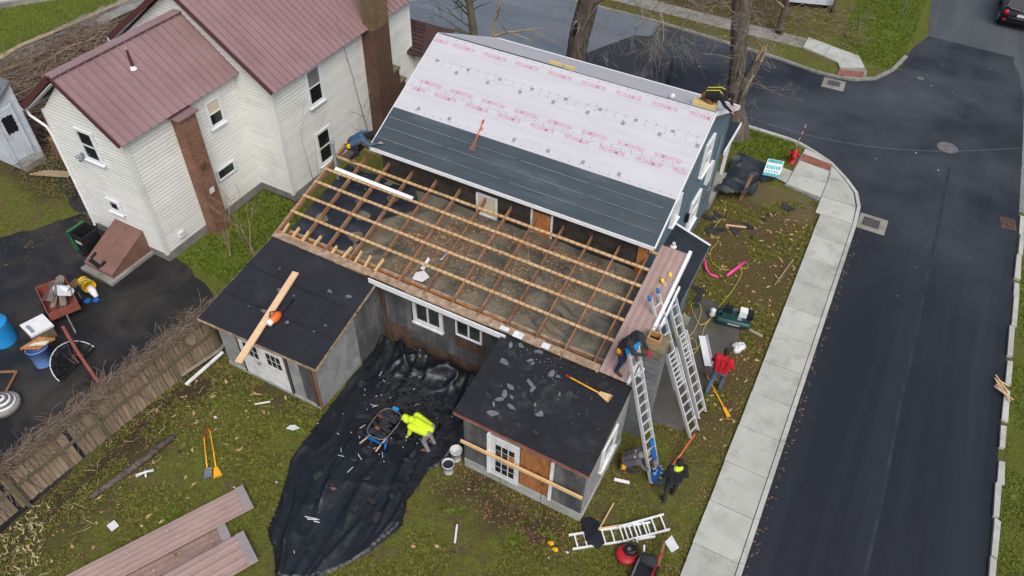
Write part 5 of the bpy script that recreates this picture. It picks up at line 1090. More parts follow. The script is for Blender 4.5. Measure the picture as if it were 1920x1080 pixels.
# ---------------------------------------------------------------- ladders
def ladder(name, label, b0, b1, t0, t1, sections=1, tips=None, rail=.095, rung=.30, frac=(0, 1), lap=.5, m='aluminium', parent=None, group=None):
    """two rails from feet b0,b1 to tops t0,t1; a second fly section slides in front when sections=2"""
    r = empty(name, tuple(Vector(b0).lerp(Vector(b1), .5)), label=label, cat='ladder', group=group) if parent is None else parent
    b0, b1, t0, t1 = map(Vector, (b0, b1, t0, t1)); W = (b1-b0).normalized(); D = (t0-b0); L = D.length; D.normalize(); N = W.cross(D).normalized()
    if N.x < 0: N = -N
    secs = [(0, L)] if sections == 1 else [(0, L*.62), (L*.36, L)]
    for si, (l0, l1) in enumerate(secs):
        off = N*(.045-.075*si)*(1 if sections == 2 else 0); ins = W*.02*si
        for p, sg in ((b0, 1), (b1, -1)): MB().beam(p+D*l0+off+ins*sg, p+D*l1+off+ins*sg, .036, rail, N).build('rail', m, r)
        k = int((l1-l0-.2)/rung)
        for i in range(k+1): c = l0+.15+i*rung; MB().beam(b0+D*c+off, b1+D*c+off, .042, .03, N).build('rung', m, r)
    if tips:
        for p in (b0, b1): q = p+D*(L+.02); MB().lathe([(.025, -.05), (.05, -.02), (.055, .06), (.03, .11)], q-N*.04, 8, tuple(D)).build('end_cap', tips, r, True)
    for p in (b0, b1): MB().beam(p-D*.04-N*.05, p-D*.04+N*.06, .06, .05, D).build('foot', 'rubber', r)
    return r, D, N, W
lA, D, N, W = ladder('hoist_ladder', 'aluminium ladder with blue hoist leaning on the tan roof in front of the chimney', (-1.34, 11.38, .03), (-1.24, 11.72, .03), (-2.80, 12.0, 3.95), (-2.75, 12.38, 3.95))
b = Vector((-1.29, 11.55, .03))
for k, (s, l) in enumerate(((.85, .2), (1.25, .12))): MB().beam(b+D*(s-l)+N*.06+W*.06, b+D*(s+l)+N*.06+W*.06, .15, .03, N).build('hoist_plate', 'plastic_blue', lA)
MB().beam(b+D*.08+N*.08, b+D*.40+N*.08, .38, .05, N).build('hoist_base', 'plastic_blue', lA)
for s in (-1, 1): MB().tube([b+D*.2+W*.2*s+N*.1, b+D*.2+W*.2*s+N*.55, b+D*.62+W*.2*s+N*.55], .02, 6).build('carriage_arm', 'plastic_blue', lA)
MB().tube([b+D*.62-W*.2+N*.55, b+D*.62+W*.2+N*.55], .02, 6).build('carriage_bar', 'plastic_blue', lA)
for k in range(9): p = b+D*(.08+random.random()*.5)+W*jit(.18)+N*random.uniform(.1, .2); MB().lathe([(.022, 0), (.022, .03)], p, 6, tuple(N)).build('pulley', 'plastic_white', lA)
tp = Vector((-2.77, 12.2, 3.97)); MB().beam(tp-W*.22, tp+W*.22, .12, .16, D).build('hoist_head', 'plastic_cyan', lA); MB().beam(tp-D*.1-W*.2, tp-D*.28+W*.2, .05, .06, N).build('hoist_motor', 'steel', lA)
ladder('extension_ladder', 'aluminium extension ladder with blue end caps leaning behind the block chimney', (-.92, 13.27, .03), (-.82, 13.64, .03), (-2.98, 14.05, 3.85), (-2.88, 14.42, 3.85), 2, 'plastic_blue')
ladder('extension_ladder', 'aluminium extension ladder with yellow end caps, farthest of the leaning ladders', (-.92, 14.02, .03), (-.83, 14.36, .03), (-2.93, 14.95, 3.75), (-2.85, 15.32, 3.75), 2, 'plastic_yellow')
def flat_ladder(a0, a1, b0, b1, z0, parent, k):
    a0, a1, b0, b1 = [Vector((*p, z0)) for p in (a0, a1, b0, b1)]
    for p, q in ((a0, a1), (b0, b1)): MB().beam(p, q, .035, .07).build('rail', 'white_trim', parent)
    for i in range(k): t = (i+.6)/k; MB().beam(a0.lerp(a1, t), b0.lerp(b1, t), .035, .03).build('rung', 'white_trim', parent)
fl_ = empty('flat_ladder', (-1.5, 9.6, 0), label='white extension ladder lying flat on the grass near the shed corner', cat='ladder')
flat_ladder((-2.64, 8.95), (-.95, 10.28), (-2.40, 8.66), (-.70, 9.98), .05, fl_, 9); flat_ladder((-1.62, 9.72), (-.72, 10.62), (-1.36, 9.42), (-.44, 10.30), .13, fl_, 5)

# ---------------------------------------------------------------- black tarp with rubbish
out = [(-10.55, 12.05), (-9.95, 12.1), (-8.9, 12.12), (-7.7, 12.12), (-6.95, 12.05), (-6.55, 11.2), (-6.35, 10.5), (-6.3, 9.9), (-6.55, 9.1), (-6.70, 8.75), (-6.72, 7.75), (-6.48, 7.1), (-6.72, 6.1), (-7.2, 5.35), (-7.5, 4.9), (-8.3, 4.5), (-9.0, 5.1), (-9.4, 5.35), (-9.75, 6.4), (-10.15, 7.25), (-10.35, 8.3), (-10.38, 9.1), (-10.44, 10.2), (-10.5, 11.4)]
out = [(x+(.0 if y > 8.8 else jit(.06)), y) for x, y in out]
G_ = .045; xs = np.arange(-10.7, -6.0, G_); ys = np.arange(4.3, 12.3, G_); XX, YY = np.meshgrid(xs, ys); IN = inside(XX, YY, out)
rs = np.random.RandomState(3)
def vnoise(X, Y, s, seed):
    r_ = np.random.RandomState(seed); T = r_.rand(64, 64); x, y = X*s+100, Y*s+100; xi, yi = np.floor(x).astype(int), np.floor(y).astype(int); fx_, fy_ = x-xi, y-yi
    fx_ = fx_*fx_*(3-2*fx_); fy_ = fy_*fy_*(3-2*fy_); t = lambda a, b_: T[a % 64, b_ % 64]
    return (t(xi, yi)*(1-fx_)+t(xi+1, yi)*fx_)*(1-fy_)+(t(xi, yi+1)*(1-fx_)+t(xi+1, yi+1)*fx_)*fy_
cx = -8.35-.14*(YY-8); U_ = (XX-cx); Wd = np.interp(YY, [4.4, 5.5, 7, 9, 12], [.75, 1.15, 1.75, 2.05, 1.8]); un = U_/Wd
wv = un*1.0+.35*(vnoise(XX, YY, .7, 1)-.5)
fold = np.zeros_like(XX)
for k in range(17):
    c_ = -1.0+k*.125+.03*math.sin(k*5); wdt = .018+.012*((k*7) % 3); hh = .075+.04*((k*5) % 4)/3
    ctr = c_+.10*np.sin(YY*(.45+.11*(k % 5))+k*1.7)+.035*np.sin(YY*1.7+k*2.2); am = hh*np.clip(2.4*vnoise(XX*0+k*3.1, YY, .55, 10+k)-.55, 0, 1.3); q_ = (wv-ctr)/wdt
    fold += am*np.where(q_ < 0, np.exp(-np.abs(q_)**1.2), np.exp(-np.abs(q_*.2)**1.1))
mid = np.exp(-((YY-9.6)/1.3)**2*1.0)*np.exp(-(un/.75)**4); fold *= (1-.75*mid)
n3 = lambda s, sd: (vnoise(XX, YY, s, sd)-.5)
ridged = lambda s, sd: (1-np.abs(2*vnoise(XX, YY, s, sd)-1))**3
ra_ = lambda s, sd, a: (1-np.abs(2*vnoise((XX*math.cos(a)+YY*math.sin(a))*1.0, (-XX*math.sin(a)+YY*math.cos(a))*.35, s, sd)-1))**7
Z = .03+fold+(.035*ra_(1.1, 21, .25)+.05*ra_(1.2, 25, 1.0)+.03*ra_(2.4, 26, .1))*(1-.6*mid)+.03*n3(.8, 22)+.012*n3(4, 23)
pile = np.clip((YY-10.9)/1.0, 0, 1); Z += pile*(.08+.30*ra_(1.0, 31, 1.3)+.28*ra_(1.3, 32, .6)+.22*ra_(1.5, 34, 2.2)+.10*n3(1.5, 35)+.15*np.clip((YY-11.5), 0, 1))
side = np.clip((np.abs(un)-.82)/.15, 0, 1)*np.clip((YY-8.6)/1.5, 0, 1); Z += side*(.05+.14*ra_(1.2, 33, .1))
Z = np.maximum(Z, .012); idx = -np.ones(XX.shape, int); idx[IN] = np.arange(IN.sum()); V = np.stack([XX[IN], YY[IN], Z[IN]], 1); Fq = []
a = idx[:-1, :-1]; b_ = idx[:-1, 1:]; c_ = idx[1:, 1:]; d_ = idx[1:, :-1]; ok = (a >= 0) & (b_ >= 0) & (c_ >= 0) & (d_ >= 0)
Fq = np.stack([a[ok], b_[ok], c_[ok], d_[ok]], 1).tolist()
me = bpy.data.meshes.new('tarp'); me.from_pydata(V.tolist(), [], Fq)
bm = bmesh.new(); bm.from_mesh(me); be = [e for e in bm.edges if e.is_boundary]
for v in {v for e in be for v in e.verts}:
    v.co.z = max(.02, v.co.z*.35); s_ = Vector((jit(.02), jit(.02), 0)); v.co += s_
bm.to_mesh(me); bm.free(); me.materials.append(MATS['tarp_black']); me.polygons.foreach_set('use_smooth', [True]*len(me.polygons))
tag(link('tarp', me), 'large crumpled black plastic tarp spread between the two sheds', 'tarp')
def tz(x, y):
    i = int(np.clip(round((x-xs[0])/G_), 0, len(xs)-1)); j = int(np.clip(round((y-ys[0])/G_), 0, len(ys)-1)); return float(Z[j, i])
sm = MB().use('shingle_dark')
for k in range(330):
    x, y_ = (random.gauss(-8.2, .75), random.gauss(10.15, .62)) if k < 310 else (random.uniform(-9.5, -6.9), random.uniform(6.5, 9)); r = random.uniform(.05, .16); an = random.uniform(0, 3.14); z_ = tz(x, y_)+.005+random.random()*.02
    if not (-10.2 < x < -6.5 and y_ < 11.6): continue
    P = [(x+a*math.cos(an)-b*math.sin(an), y_+a*math.sin(an)+b*math.cos(an)) for a, b in ((-r, -r*.5), (r*random.uniform(.6, 1), -r*.55), (r, r*.45), (-r*random.uniform(.4, 1), r*.5))]
    dz = [jit(.025) for _ in P]; sm.use('shingle_dark' if random.random() < .6 else 'iron_rust' if random.random() < .05 else 'felt_black').prism(P, [z_+q for q in dz], [z_+.012+q for q in dz])
tag(sm.build('roofing_scraps', None), 'torn dark roofing scraps scattered over the middle of the black tarp', 'scraps', kind='stuff')
ws = MB()
for k in range(60):
    x, y_ = random.gauss(-8.2, .9), random.gauss(9.3, 1.2)
    if not inside(np.array([x]), np.array([y_]), out)[0]: continue
    L = random.choice((.03, .03, .04, .05, .06, .08, .2)); an = random.uniform(0, 3.14); z_ = tz(x, y_)+.035; d = Vector((math.cos(an), math.sin(an), jit(.2)))*L/2; ws.beam(Vector((x, y_, z_))-d, Vector((x, y_, z_))+d, .014, .008)
tag(ws.build('white_scraps', 'scrap_white'), 'small white splinters and scraps strewn across the black tarp', 'scraps', kind='stuff')
for k in range(5):
    x, y_ = -8.5+jit(.15), 6.15+jit(.08); an = .5+jit(.5); d = Vector((math.cos(an), math.sin(an), 0))*random.uniform(.07, .15); z_ = tz(x, y_)+.03+k*.01
    tag(beam('trim_scrap', 'scrap_white', None, Vector((x, y_, z_))-d, Vector((x, y_, z_))+d, .022, .008), 'white trim offcut in the small heap low on the black tarp', 'offcut', 'trim offcuts on the tarp')
# wheelbarrow
WB = empty('wheelbarrow', (-8.35, 9.2, .05), label='blue wheelbarrow heaped with dark roofing rubbish on the tarp', cat='wheelbarrow')
def wb(p): return (-8.35+p[0], 9.15+p[1], .06+p[2])
tb = MB(); n = 20; rings = []
for (sx, sy, z_) in ((.20, .30, .30), (.30, .44, .48), (.34, .50, .60), (.35, .51, .60), (.32, .47, .57)):
    rings.append([wb((sx*math.copysign(abs(math.cos(2*math.pi*i/n))**.6, math.cos(2*math.pi*i/n)), sy*math.copysign(abs(math.sin(2*math.pi*i/n))**.6, math.sin(2*math.pi*i/n)), z_)) for i in range(n)])
tb.poly([v for r_ in rings for v in r_], [(r_*n+i, r_*n+(i+1) % n, (r_+1)*n+(i+1) % n, (r_+1)*n+i) for r_ in range(4) for i in range(n)]+[list(range(n))[::-1]])
tray = tb.build('tray', 'plastic_black', WB, True); MB().tube([v for v in rings[2]]+[rings[2][0]], .014, 6, False).build('rim', 'steel', tray)
ld = MB()
for k in range(60):
    x, y_ = jit(.29), jit(.42); z_ = .55+.2*(1-(x/.34)**2)*(1-(y_/.5)**2)*random.random(); r = random.uniform(.06, .16); P = [wb((x+r*math.cos(q+k), y_+r*.6*math.sin(q+k), 0))[:2] for q in (0, 1.4, 3, 4.4)]; ld.use('rust_red' if k % 23 == 0 else 'shingle_dark').prism(P, [z_+.04+jit(.03) for _ in P], [z_+.065+jit(.03) for _ in P])
ld.build('load', None, WB)
for s in (-1, 1): MB().tube([wb((.12*s, .62, .2)), wb((.2*s, .2, .3)), wb((.22*s, -.45, .42)), wb((.26*s, -.78, .50))], [.02, .02, .022, .022], 8).build('handle', 'lumber_fresh', WB)
for s in (-1, 1): MB().tube([wb((.2*s, -.3, .42)), wb((.24*s, -.42, .02)), wb((.16*s, -.1, .3))], .018, 6).build('leg', 'plastic_blue', WB)
MB().beam(wb((-.25, -.5, .45)), wb((.25, -.5, .45)), .05, .04).build('cross_brace', 'plastic_blue', WB); MB().beam(wb((-.09, .55, .62)), wb((.09, .55, .62)), .08, .06).build('nose_guard', 'plastic_cyan', WB)
wh = MB().lathe([(.10, -.04), (.17, -.045), (.19, 0), (.17, .045), (.10, .04)], wb((0, .62, .2)), 18, (1, 0, 0)).build('wheel', 'rubber', WB, True)

# ---------------------------------------------------------------- generic small things
def bucket(name, label, loc, m, r=.15, h=.37, axis=(0, 0, 1), fill=None, handle=True, group=None):
    t = empty(name, loc, label=label, cat='bucket', group=group); ax = Vector(axis).normalized(); c = Vector(loc)
    b = MB().lathe([(r*.84, 0), (r, h), (r*1.06, h), (r*1.06, h-.03), (r*1.0, h-.03)], c, 20, axis, False).build('body', m, t, True)
    MB().lathe([(0.001, .012), (r*.82, .012), (r*.96, h-.005)], c, 20, axis, False).build('inside', m, t, True)
    MB().lathe([(0.001, 0), (r*.84, 0)], c, 20, axis, False).build('base', m, t)
    if fill: MB().lathe([(0.001, h*.82), (r*.95, h*.82)], c, 20, axis, False).build('contents', fill, t)
    if handle:
        s = ax.orthogonal().normalized(); u = ax.cross(s); MB().tube([c+ax*(h*.85)+(s*math.cos(a)+u*.0)*r*1.08-ax*.13*math.sin(a)+u*r*1.1*math.sin(a) for a in np.linspace(0, math.pi, 9)], .005, 4).build('bail_handle', 'steel', t)
    return t
bucket('bucket', 'empty white plastic bucket by the shed corner, the farther of two', (-6.3, 9.52, 0), 'plastic_white', .16, .42)
bucket('bucket', 'white bucket of dark granules, the nearer of two by the shed corner', (-6.28, 9.08, 0), 'plastic_white', .16, .38, fill='felt_black')
tb_ = bucket('yellow_bucket', 'yellow bucket lying on its side and spilling white plaster in the yard', (-20.42, 9.22, .2), 'plastic_yellow', .2, .48, (1, -.25, .12))
sp = MB().tube([(-20.0, 9.12, .16), (-19.85, 9.08, .12), (-19.6, 9.0, .07)], [.13, .12, .07], 10).build('spilled_plaster', 'plastic_white', tb_, True)
BB = bucket('blue_bucket', 'pale blue tub with an orange wooden board across it in the yard', (-18.75, 6.35, 0), 'bucket_blue', .3, .62, (-.15, .1, 1), handle=False)
pl_ = MB()
brd = empty('orange_board', (-18.85, 6.45, .64), label='orange stained board and white rag lying across the pale blue tub', cat='board')
for i in range(5): MB().beam((-19.12+i*.10, 6.12+i*.06, .66), (-18.98+i*.10, 6.72+i*.04, .70), .095, .02).build('slat', 'lumber_orange', brd)
MB().tube([(-18.95, 6.3, .72), (-18.8, 6.42, .78), (-18.62, 6.6, .74), (-18.6, 6.72, .74)], [.03, .06, .08, .04], 7).build('rag', 'cream_shade', brd, True)
tag(MB().lathe([(.36, 0), (.38, .03), (.36, .08), (.39, .4), (.36, .75), (.38, .82), (.36, .86)], (-20.55, 6.35, 0), 24).build('blue_barrel', 'plastic_cyan', None, True), 'bright blue plastic barrel at the left edge of the yard', 'barrel')
BN = empty('wheelie_bin', (-21.42, 10.45, 0), label='black wheeled bin with green handle standing open beside the white house', cat='bin')
def fr_(x0, x1, y0, y1, X0_, X1_, Y0_, Y1_, z0, z1): return [(x0, y0, z0), (x1, y0, z0), (x1, y1, z0), (x0, y1, z0), (X0_, Y0_, z1), (X1_, Y0_, z1), (X1_, Y1_, z1), (X0_, Y1_, z1)]
bq = (-21.42, 10.45)
MB().poly(fr_(bq[0]-.22, bq[0]+.22, bq[1]-.26, bq[1]+.26, bq[0]-.3, bq[0]+.3, bq[1]-.33, bq[1]+.33, .08, 1.02), [(0, 1, 5, 4), (1, 2, 6, 5), (2, 3, 7, 6), (3, 0, 4, 7), (0, 3, 2, 1)]).build('body', 'plastic_black', BN)
MB().poly(fr_(bq[0]-.20, bq[0]+.20, bq[1]-.24, bq[1]+.24, bq[0]-.27, bq[0]+.27, bq[1]-.30, bq[1]+.30, .12, 1.015), [(0, 4, 5, 1), (1, 5, 6, 2), (2, 6, 7, 3), (3, 7, 4, 0), (0, 1, 2, 3)]).build('inside', 'black_void', BN)
for a in ((-.32, .32, -.36, -.30), (-.32, .32, .30, .36), (-.33, -.27, -.30, .30), (.27, .33, -.30, .30)): box('rim', 'plastic_black', BN, bq[0]+a[0], bq[0]+a[1], bq[1]+a[2], bq[1]+a[3], .99, 1.04)
MB().box(bq[0]-.44, bq[0]-.36, bq[1]-.32, bq[1]+.32, .25, 1.04).build('open_lid', 'plastic_green', BN); MB().tube([(bq[0]-.33, bq[1]-.2, .95), (bq[0]-.46, bq[1]-.2, 1.0), (bq[0]-.46, bq[1]+.2, 1.0), (bq[0]-.33, bq[1]+.2, .95)], .018, 6).build('handle', 'plastic_green', BN)
for s in (-1, 1): MB().lathe([(.09, -.03), (.12, -.02), (.12, .02), (.09, .03)], (bq[0]-.22, bq[1]+.28*s, .12), 14, (0, 1, 0)).build('wheel', 'rubber', BN)
pr_ = MB()
for r_ in range(2):
    for k in range(6): pr_.box(bq[0]-.14+k*.048, bq[0]-.105+k*.048+jit(.006), bq[1]-.322, bq[1]-.316, .74-r_*.07, .785-r_*.07)
pr_.build('printing', 'scrap_white', BN)
BD = empty('cellar_bulkhead', (-20.35, 10.5, 0), label='sloping brown metal cellar door against the foot of the white house', cat='cellar door')
MB().prism([(-21.1, 9.65), (-19.6, 9.6), (-19.62, 11.45), (-21.0, 11.45)], 0, .12).build('curb', 'concrete_old', BD)
MB().poly([(-21.0, 9.85, .12), (-19.72, 9.82, .12), (-19.72, 11.42, .12), (-21.0, 11.42, .12), (-21.0, 9.85, .26), (-19.72, 9.82, .26), (-19.72, 11.42, .98), (-21.0, 11.42, .98)], [(0, 1, 5, 4), (1, 2, 6, 5), (2, 3, 7, 6), (3, 0, 4, 7)]).build('frame', 'bulkhead_brown', BD)
for a, b in ((-21.02, -20.37), (-20.36, -19.70)): MB().poly([(a, 9.8, .265), (b, 9.8, .265), (b, 11.42, 1.0), (a, 11.42, 1.0), (a, 9.8, .29), (b, 9.8, .29), (b, 11.42, 1.025), (a, 11.42, 1.025)], [(4, 5, 6, 7), (0, 1, 5, 4), (1, 2, 6, 5), (2, 3, 7, 6), (3, 0, 4, 7)]).build('door_leaf', 'bulkhead_brown', BD)
ob = empty('broken_tray', (-20.6, 9.95, .3), label='broken dark plastic tray lying on the lower end of the cellar door', cat='tray'); MB().beam((-20.85, 9.95, .36), (-20.3, 9.86, .33), .14, .05).build('base', 'plastic_black', ob); MB().beam((-20.85, 10.0, .38), (-20.8, 10.2, .5), .08, .06).build('end', 'plastic_black', ob); MB().beam((-20.3, 9.9, .36), (-20.25, 10.08, .46), .08, .06).build('end', 'plastic_black', ob)
CT = empty('garden_cart', (-20.15, 8.05, 0), label='faded red garden trailer heaped with scrap in the yard', cat='cart')
a = face_to(-.9, .35)
def ct(x, y, z_): c_, s_ = math.cos(-.42), math.sin(-.42); return (-20.12+x*c_-y*s_, 8.15+x*s_+y*c_, z_)
MB().poly([ct(-.7, -.42, .36), ct(.7, -.42, .36), ct(.7, .42, .36), ct(-.7, .42, .36)], [(0, 1, 2, 3)]).build('bed', 'rust_red', CT)
for p, q in (((-.72, -.43), (.72, -.43)), ((-.72, .43), (.72, .43)), ((.71, -.43), (.71, .43)), ((-.71, -.43), (-.71, .43))): MB().beam(ct(*p, .5), ct(*q, .5), .03, .3).build('side_panel', 'rust_red', CT)
for s in (-1, 1):
    w_ = MB().lathe([(.13, -.05), (.2, -.05), (.21, 0), (.2, .05), (.13, .05)], ct(-.05, .52*s, .21), 18, (ct(0, 1, 0)[0]-ct(0, 0, 0)[0], ct(0, 1, 0)[1]-ct(0, 0, 0)[1], 0)).build('wheel', 'rubber', CT, True); MB().lathe([(.12, -.03), (.12, .06)], ct(-.05, .52*s, .21), 14, (ct(0, 1, 0)[0]-ct(0, 0, 0)[0], (ct(0, 1, 0)[1]-ct(0, 0, 0)[1]), 0)).build('hub', 'plastic_white', w_)
MB().tube([ct(.7, 0, .34), ct(1.3, 0, .22), ct(1.45, 0, .15)], .025, 6).build('tow_bar', 'steel', CT)
sr = empty('scrap_load', (-20.1, 8.15, .5), label='grey scrap sheets, sticks and rolled white vinyl piled in the red trailer', cat='scrap')
for k in range(7): MB().beam(ct(-.8+jit(.1), .1+jit(.25), .52+random.random()*.15), ct(.3+jit(.3), -.1+jit(.3), .55+random.random()*.2), .07+random.random()*.12, .03, (jit(.5), jit(.5), 1)).build('stick', random.choice(('bark', 'block_grey', 'twig')), sr)
MB().lathe([(.13, -.3), (.13, .3)], ct(.02, .25, .74), 14, (.9, .1, .1), False).build('rolled_vinyl', 'plastic_white', sr, True); MB().beam(ct(-.1, .3, .8), ct(.5, .2, .9), .36, .015, (.1, .5, 1)).build('white_sheet', 'plastic_white', sr); MB().tube([ct(-.5, .1, .6), ct(-.2, .2, .75), ct(.1, .05, .7)], [.1, .16, .1], 9).build('crumpled_sheet', 'block_grey', sr, True)
WM = empty('white_appliance', (-19.75, 7.1, 0), label='small white boxed appliance with round lid standing in the yard', cat='appliance')
c_, s_ = math.cos(.0), math.sin(.0)
MB().prism([(-20.10, 6.82), (-19.5, 6.70), (-19.34, 7.28), (-19.94, 7.42)], 0, .42).build('body', 'moss_cap', WM); MB().prism([(-20.16, 6.80), (-19.47, 6.66), (-19.29, 7.31), (-19.97, 7.46)], .42, .5).build('top', 'plastic_white', WM)
MB().lathe([(.17, .5), (.17, .512), (.15, .512), (.15, .503)], (-19.85, 7.2, 0), 20, None, False).build('round_lid', 'plastic_white', WM); MB().prism([(-19.95, 6.84), (-19.55, 6.76), (-19.52, 6.86), (-19.92, 6.94)], .5, .508).build('control_panel', 'pvc_grey', WM)
# half dish on its pole
DS = empty('mesh_dish', (-18.0, 6.7, 0), label='black half dish antenna on a dark red pole lying in the yard', cat='antenna')
c1, c2, c3 = Vector((-17.86, 7.45, .12)), Vector((-17.62, 6.03, .2)), Vector((-18.25, 6.75, .62))
o = (c1+c2)/2; ua = (c1-c2)/2; R_ = 1; vv = c3-o; vv -= ua*(vv.dot(ua)/ua.length_squared); nn = ua.cross(vv).normalized(); nn = nn if nn.z > 0 else -nn
dq = lambda f, t, h=0: o+ua*f*math.cos(t)+vv*f*math.sin(t)*1.05+nn*(h-.16*(1-f*f))
rim = [dq(1, t) for t in np.linspace(0, math.pi, 20)]
MB().tube(rim, .016, 5).build('rim', 'scrap_white', DS); MB().tube([rim[0], rim[-1]], .03, 5).build('rim', 'plastic_black', DS)
rf_ = MB(); pp = [dq(f, t) for f in (0, .35, .7, .98) for t in np.linspace(0, math.pi, 20)]
rf_.poly(pp, [(r_*20+i, r_*20+i+1, r_*20+21+i, r_*20+20+i) for r_ in range(3) for i in range(19)]).build('reflector', 'felt_worn', DS, True)
for t in np.linspace(.2, math.pi-.2, 7): MB().tube([dq(f, t, .03) for f in (.02, .4, .7, .99)], .03, 5).build('rib', 'plastic_black', DS)
for f in (.45, .75): MB().tube([dq(f, t, .03) for t in np.linspace(0, math.pi, 14)], .025, 5).build('hoop', 'plastic_black', DS)
for t in np.linspace(.35, math.pi-.35, 6): MB().prism([tuple(dq(.86, t+a_, .03).xy) for a_ in (-.1, 0, .1)], [dq(.86, t, .03).z]*3, [dq(.86, t, .045).z]*3).build('pale_mesh', 'block_grey', DS)
MB().tube([(-18.6, 7.25, .85), (-17.7, 6.9, .52), (-16.75, 6.6, .05)], .05, 8).build('pole', 'rust_red', DS); MB().tube([o+nn*.1, o+vv*.4+nn*.25, o+vv*.1+ua*.4+nn*.1], .03, 5).build('mount', 'rust_red', DS)
TK = empty('ringed_lid', (-18.35, 4.75, 0), label='grey round tank lid of stacked rings at the left edge of the yard', cat='tank lid')
for k, (r, z0, m_) in enumerate(((.42, 0, 'concrete_old'), (.33, .17, 'plastic_white'), (.29, .22, 'iron'), (.24, .27, 'plastic_white'), (.19, .31, 'iron'), (.12, .34, 'plastic_white'), (.06, .36, 'iron'))): MB().lathe([(r, z0), (r, z0+.17 if k == 0 else z0+.06), (r-.03, z0+.19 if k == 0 else z0+.075)], (-18.35, 4.75, 0), 24).build('ring', m_, TK, True)
WFm = empty('wooden_frame', (-19.3, 5.3, 0), label='empty dark wooden frame lying flat at the left edge of the yard', cat='frame')
for p, q in (((-19.9, 5.25), (-19.15, 5.72)), ((-19.15, 5.72), (-18.75, 5.05)), ((-19.5, 4.55), (-18.75, 5.05)), ((-19.9, 5.25), (-19.5, 4.55))): beam('frame_bar', 'lumber_old', WFm, (*p, .05), (*q, .05), .06, .04)
for x, y_, m_, r in ((-19.75, 8.75, 'plastic_blue', .13), (-19.55, 8.9, 'plastic_blue', .1), (-20.75, 9.1, 'leaf_brown', .25)):
    P = [(x+r*random.uniform(.5, 1.2)*math.cos(t), y_+r*random.uniform(.5, 1.2)*math.sin(t)) for t in np.linspace(0, 5.6, 8)]
    tag(MB().prism(P, .006, .05).build('wet_rag' if m_ != 'leaf_brown' else 'leaf_heap', m_), {'-19.75': 'dark blue rag lying on paving nearest the spilled plaster', '-19.55': 'smaller dark blue rag on paving below the cellar door', '-20.75': 'small heap of brown leaves left of the tipped yellow bucket'}[str(x)], 'rag' if m_ != 'leaf_brown' else 'leaf heap')
# timber and leaf blower on the shed roof
tag(beam('new_plank', 'lumber_fresh', None, (-12.72, 11.25, zl(-12.72, 11.25)+.045), (-12.25, 8.15, zl(-12.4, 8.9)-.06+.045), .2, .045), 'long fresh plank lying down the black shed roof and overhanging its eave', 'plank')
LB = empty('leaf_blower', (-12.3, 9.95, 2.35), label='orange and black leaf blower lying on the black shed roof', cat='leaf blower')
q = Vector((-12.24, 9.72, zl(-12.24, 9.72)+.12)); dd = Vector((.05, 1, .13)).normalized(); ss = Vector((1, -.05, 0))
MB().lathe([(.05, -.18), (.11, -.12), (.13, 0), (.11, .12), (.06, .2)], q, 14, tuple(dd)).build('housing', 'plastic_orange', LB, True); MB().lathe([(.06, -.08), (.10, -.06), (.10, .06), (.05, .09)], q-dd*.2-ss*.02, 12, tuple(dd)).build('engine', 'plastic_white', LB, True)
MB().tube([q+dd*.15, q+dd*.4, q+dd*.75-Vector((0, 0, .04))], [.05, .045, .04], 10).build('nozzle', 'rubber', LB, True); MB().tube([q-dd*.12-ss*.08+Vector((0, 0, .08)), q-ss*.15+Vector((0, 0, .14)), q+dd*.12-ss*.08+Vector((0, 0, .09))], .02, 6).build('handle', 'rubber', LB)
# roofing shovels
def shovel(label, a, b, m, blade='steel', bw=.22, curve=0):
    a, b = Vector(a), Vector(b); t = empty('roofing_fork', tuple(a.lerp(b, .5)), label=label, cat='roofing fork'); d = (b-a).normalized(); L = (b-a).length; s = d.cross(Vector((0, 0, 1))).normalized()
    MB().tube([a, a+d*L*.12+s*curve, a+d*L*.5+s*curve*.6, b], .02, 8).build('handle', m, t, True); MB().tube([a-d*.02, a+d*.12], .026, 8).build('grip', 'red_paint', t)
    MB().poly([b-s*.05, b+s*.05, b+d*.28+s*bw/2, b+d*.28-s*bw/2, b-s*.05+Vector((0, 0, .02)), b+s*.05+Vector((0, 0, .02)), b+d*.28+s*bw/2+Vector((0, 0, .012)), b+d*.28-s*bw/2+Vector((0, 0, .012))], [(0, 1, 2, 3), (4, 5, 6, 7), (0, 1, 5, 4), (1, 2, 6, 5), (2, 3, 7, 6), (3, 0, 4, 7)]).build('blade', blade, t)
    for k in range(6): w_ = s*bw*(-.45+k*.18); MB().beam(b+d*.27+w_, b+d*.33+w_, .02, .008).build('tooth', blade, t)
    return t
shovel('yellow roofing fork on the lawn, its steel head clean, nearer the fence', (-12.75, 6.75, .06), (-11.95, 6.0, .05), 'fibre_yellow', curve=.03)
shovel('yellow roofing fork on the lawn with a yellow head, beside a steel one', (-12.85, 6.95, .07), (-11.75, 6.12, .06), 'fibre_yellow', 'fibre_yellow', curve=-.05)
shovel('yellow roofing fork lying on the torn roof of the boarded shed', (-4.15, 11.55, zq(-4.15, 11.55)+.05), (-3.2, 11.45, zq(-3.2, 11.45)+.05), 'fibre_yellow', 'lumber_new', .25)
shovel('yellow roofing fork lying on grass behind the man in red', (-1.25, 15.75, .05), (-.35, 14.75, .05), 'fibre_yellow', 'fibre_yellow', .12)
shovel('orange roofing fork lying on the underlayment and grey membrane of the main roof', (-9.85, 17.25, zs(17.25)+.08), (-9.75, 16.55, zs(16.55)+.07), 'fibre_orange', 'iron_rust', .2)
tag(MB().tube([(-1.05, 12.1, .05), (-.93, 12.5, .2), (-.83, 12.95, .38), (-.78, 13.15, .45)], .022, 8).build('pry_bar', 'fibre_orange', None, True), 'orange curved pry bar standing in grass by the person in black', 'pry bar')
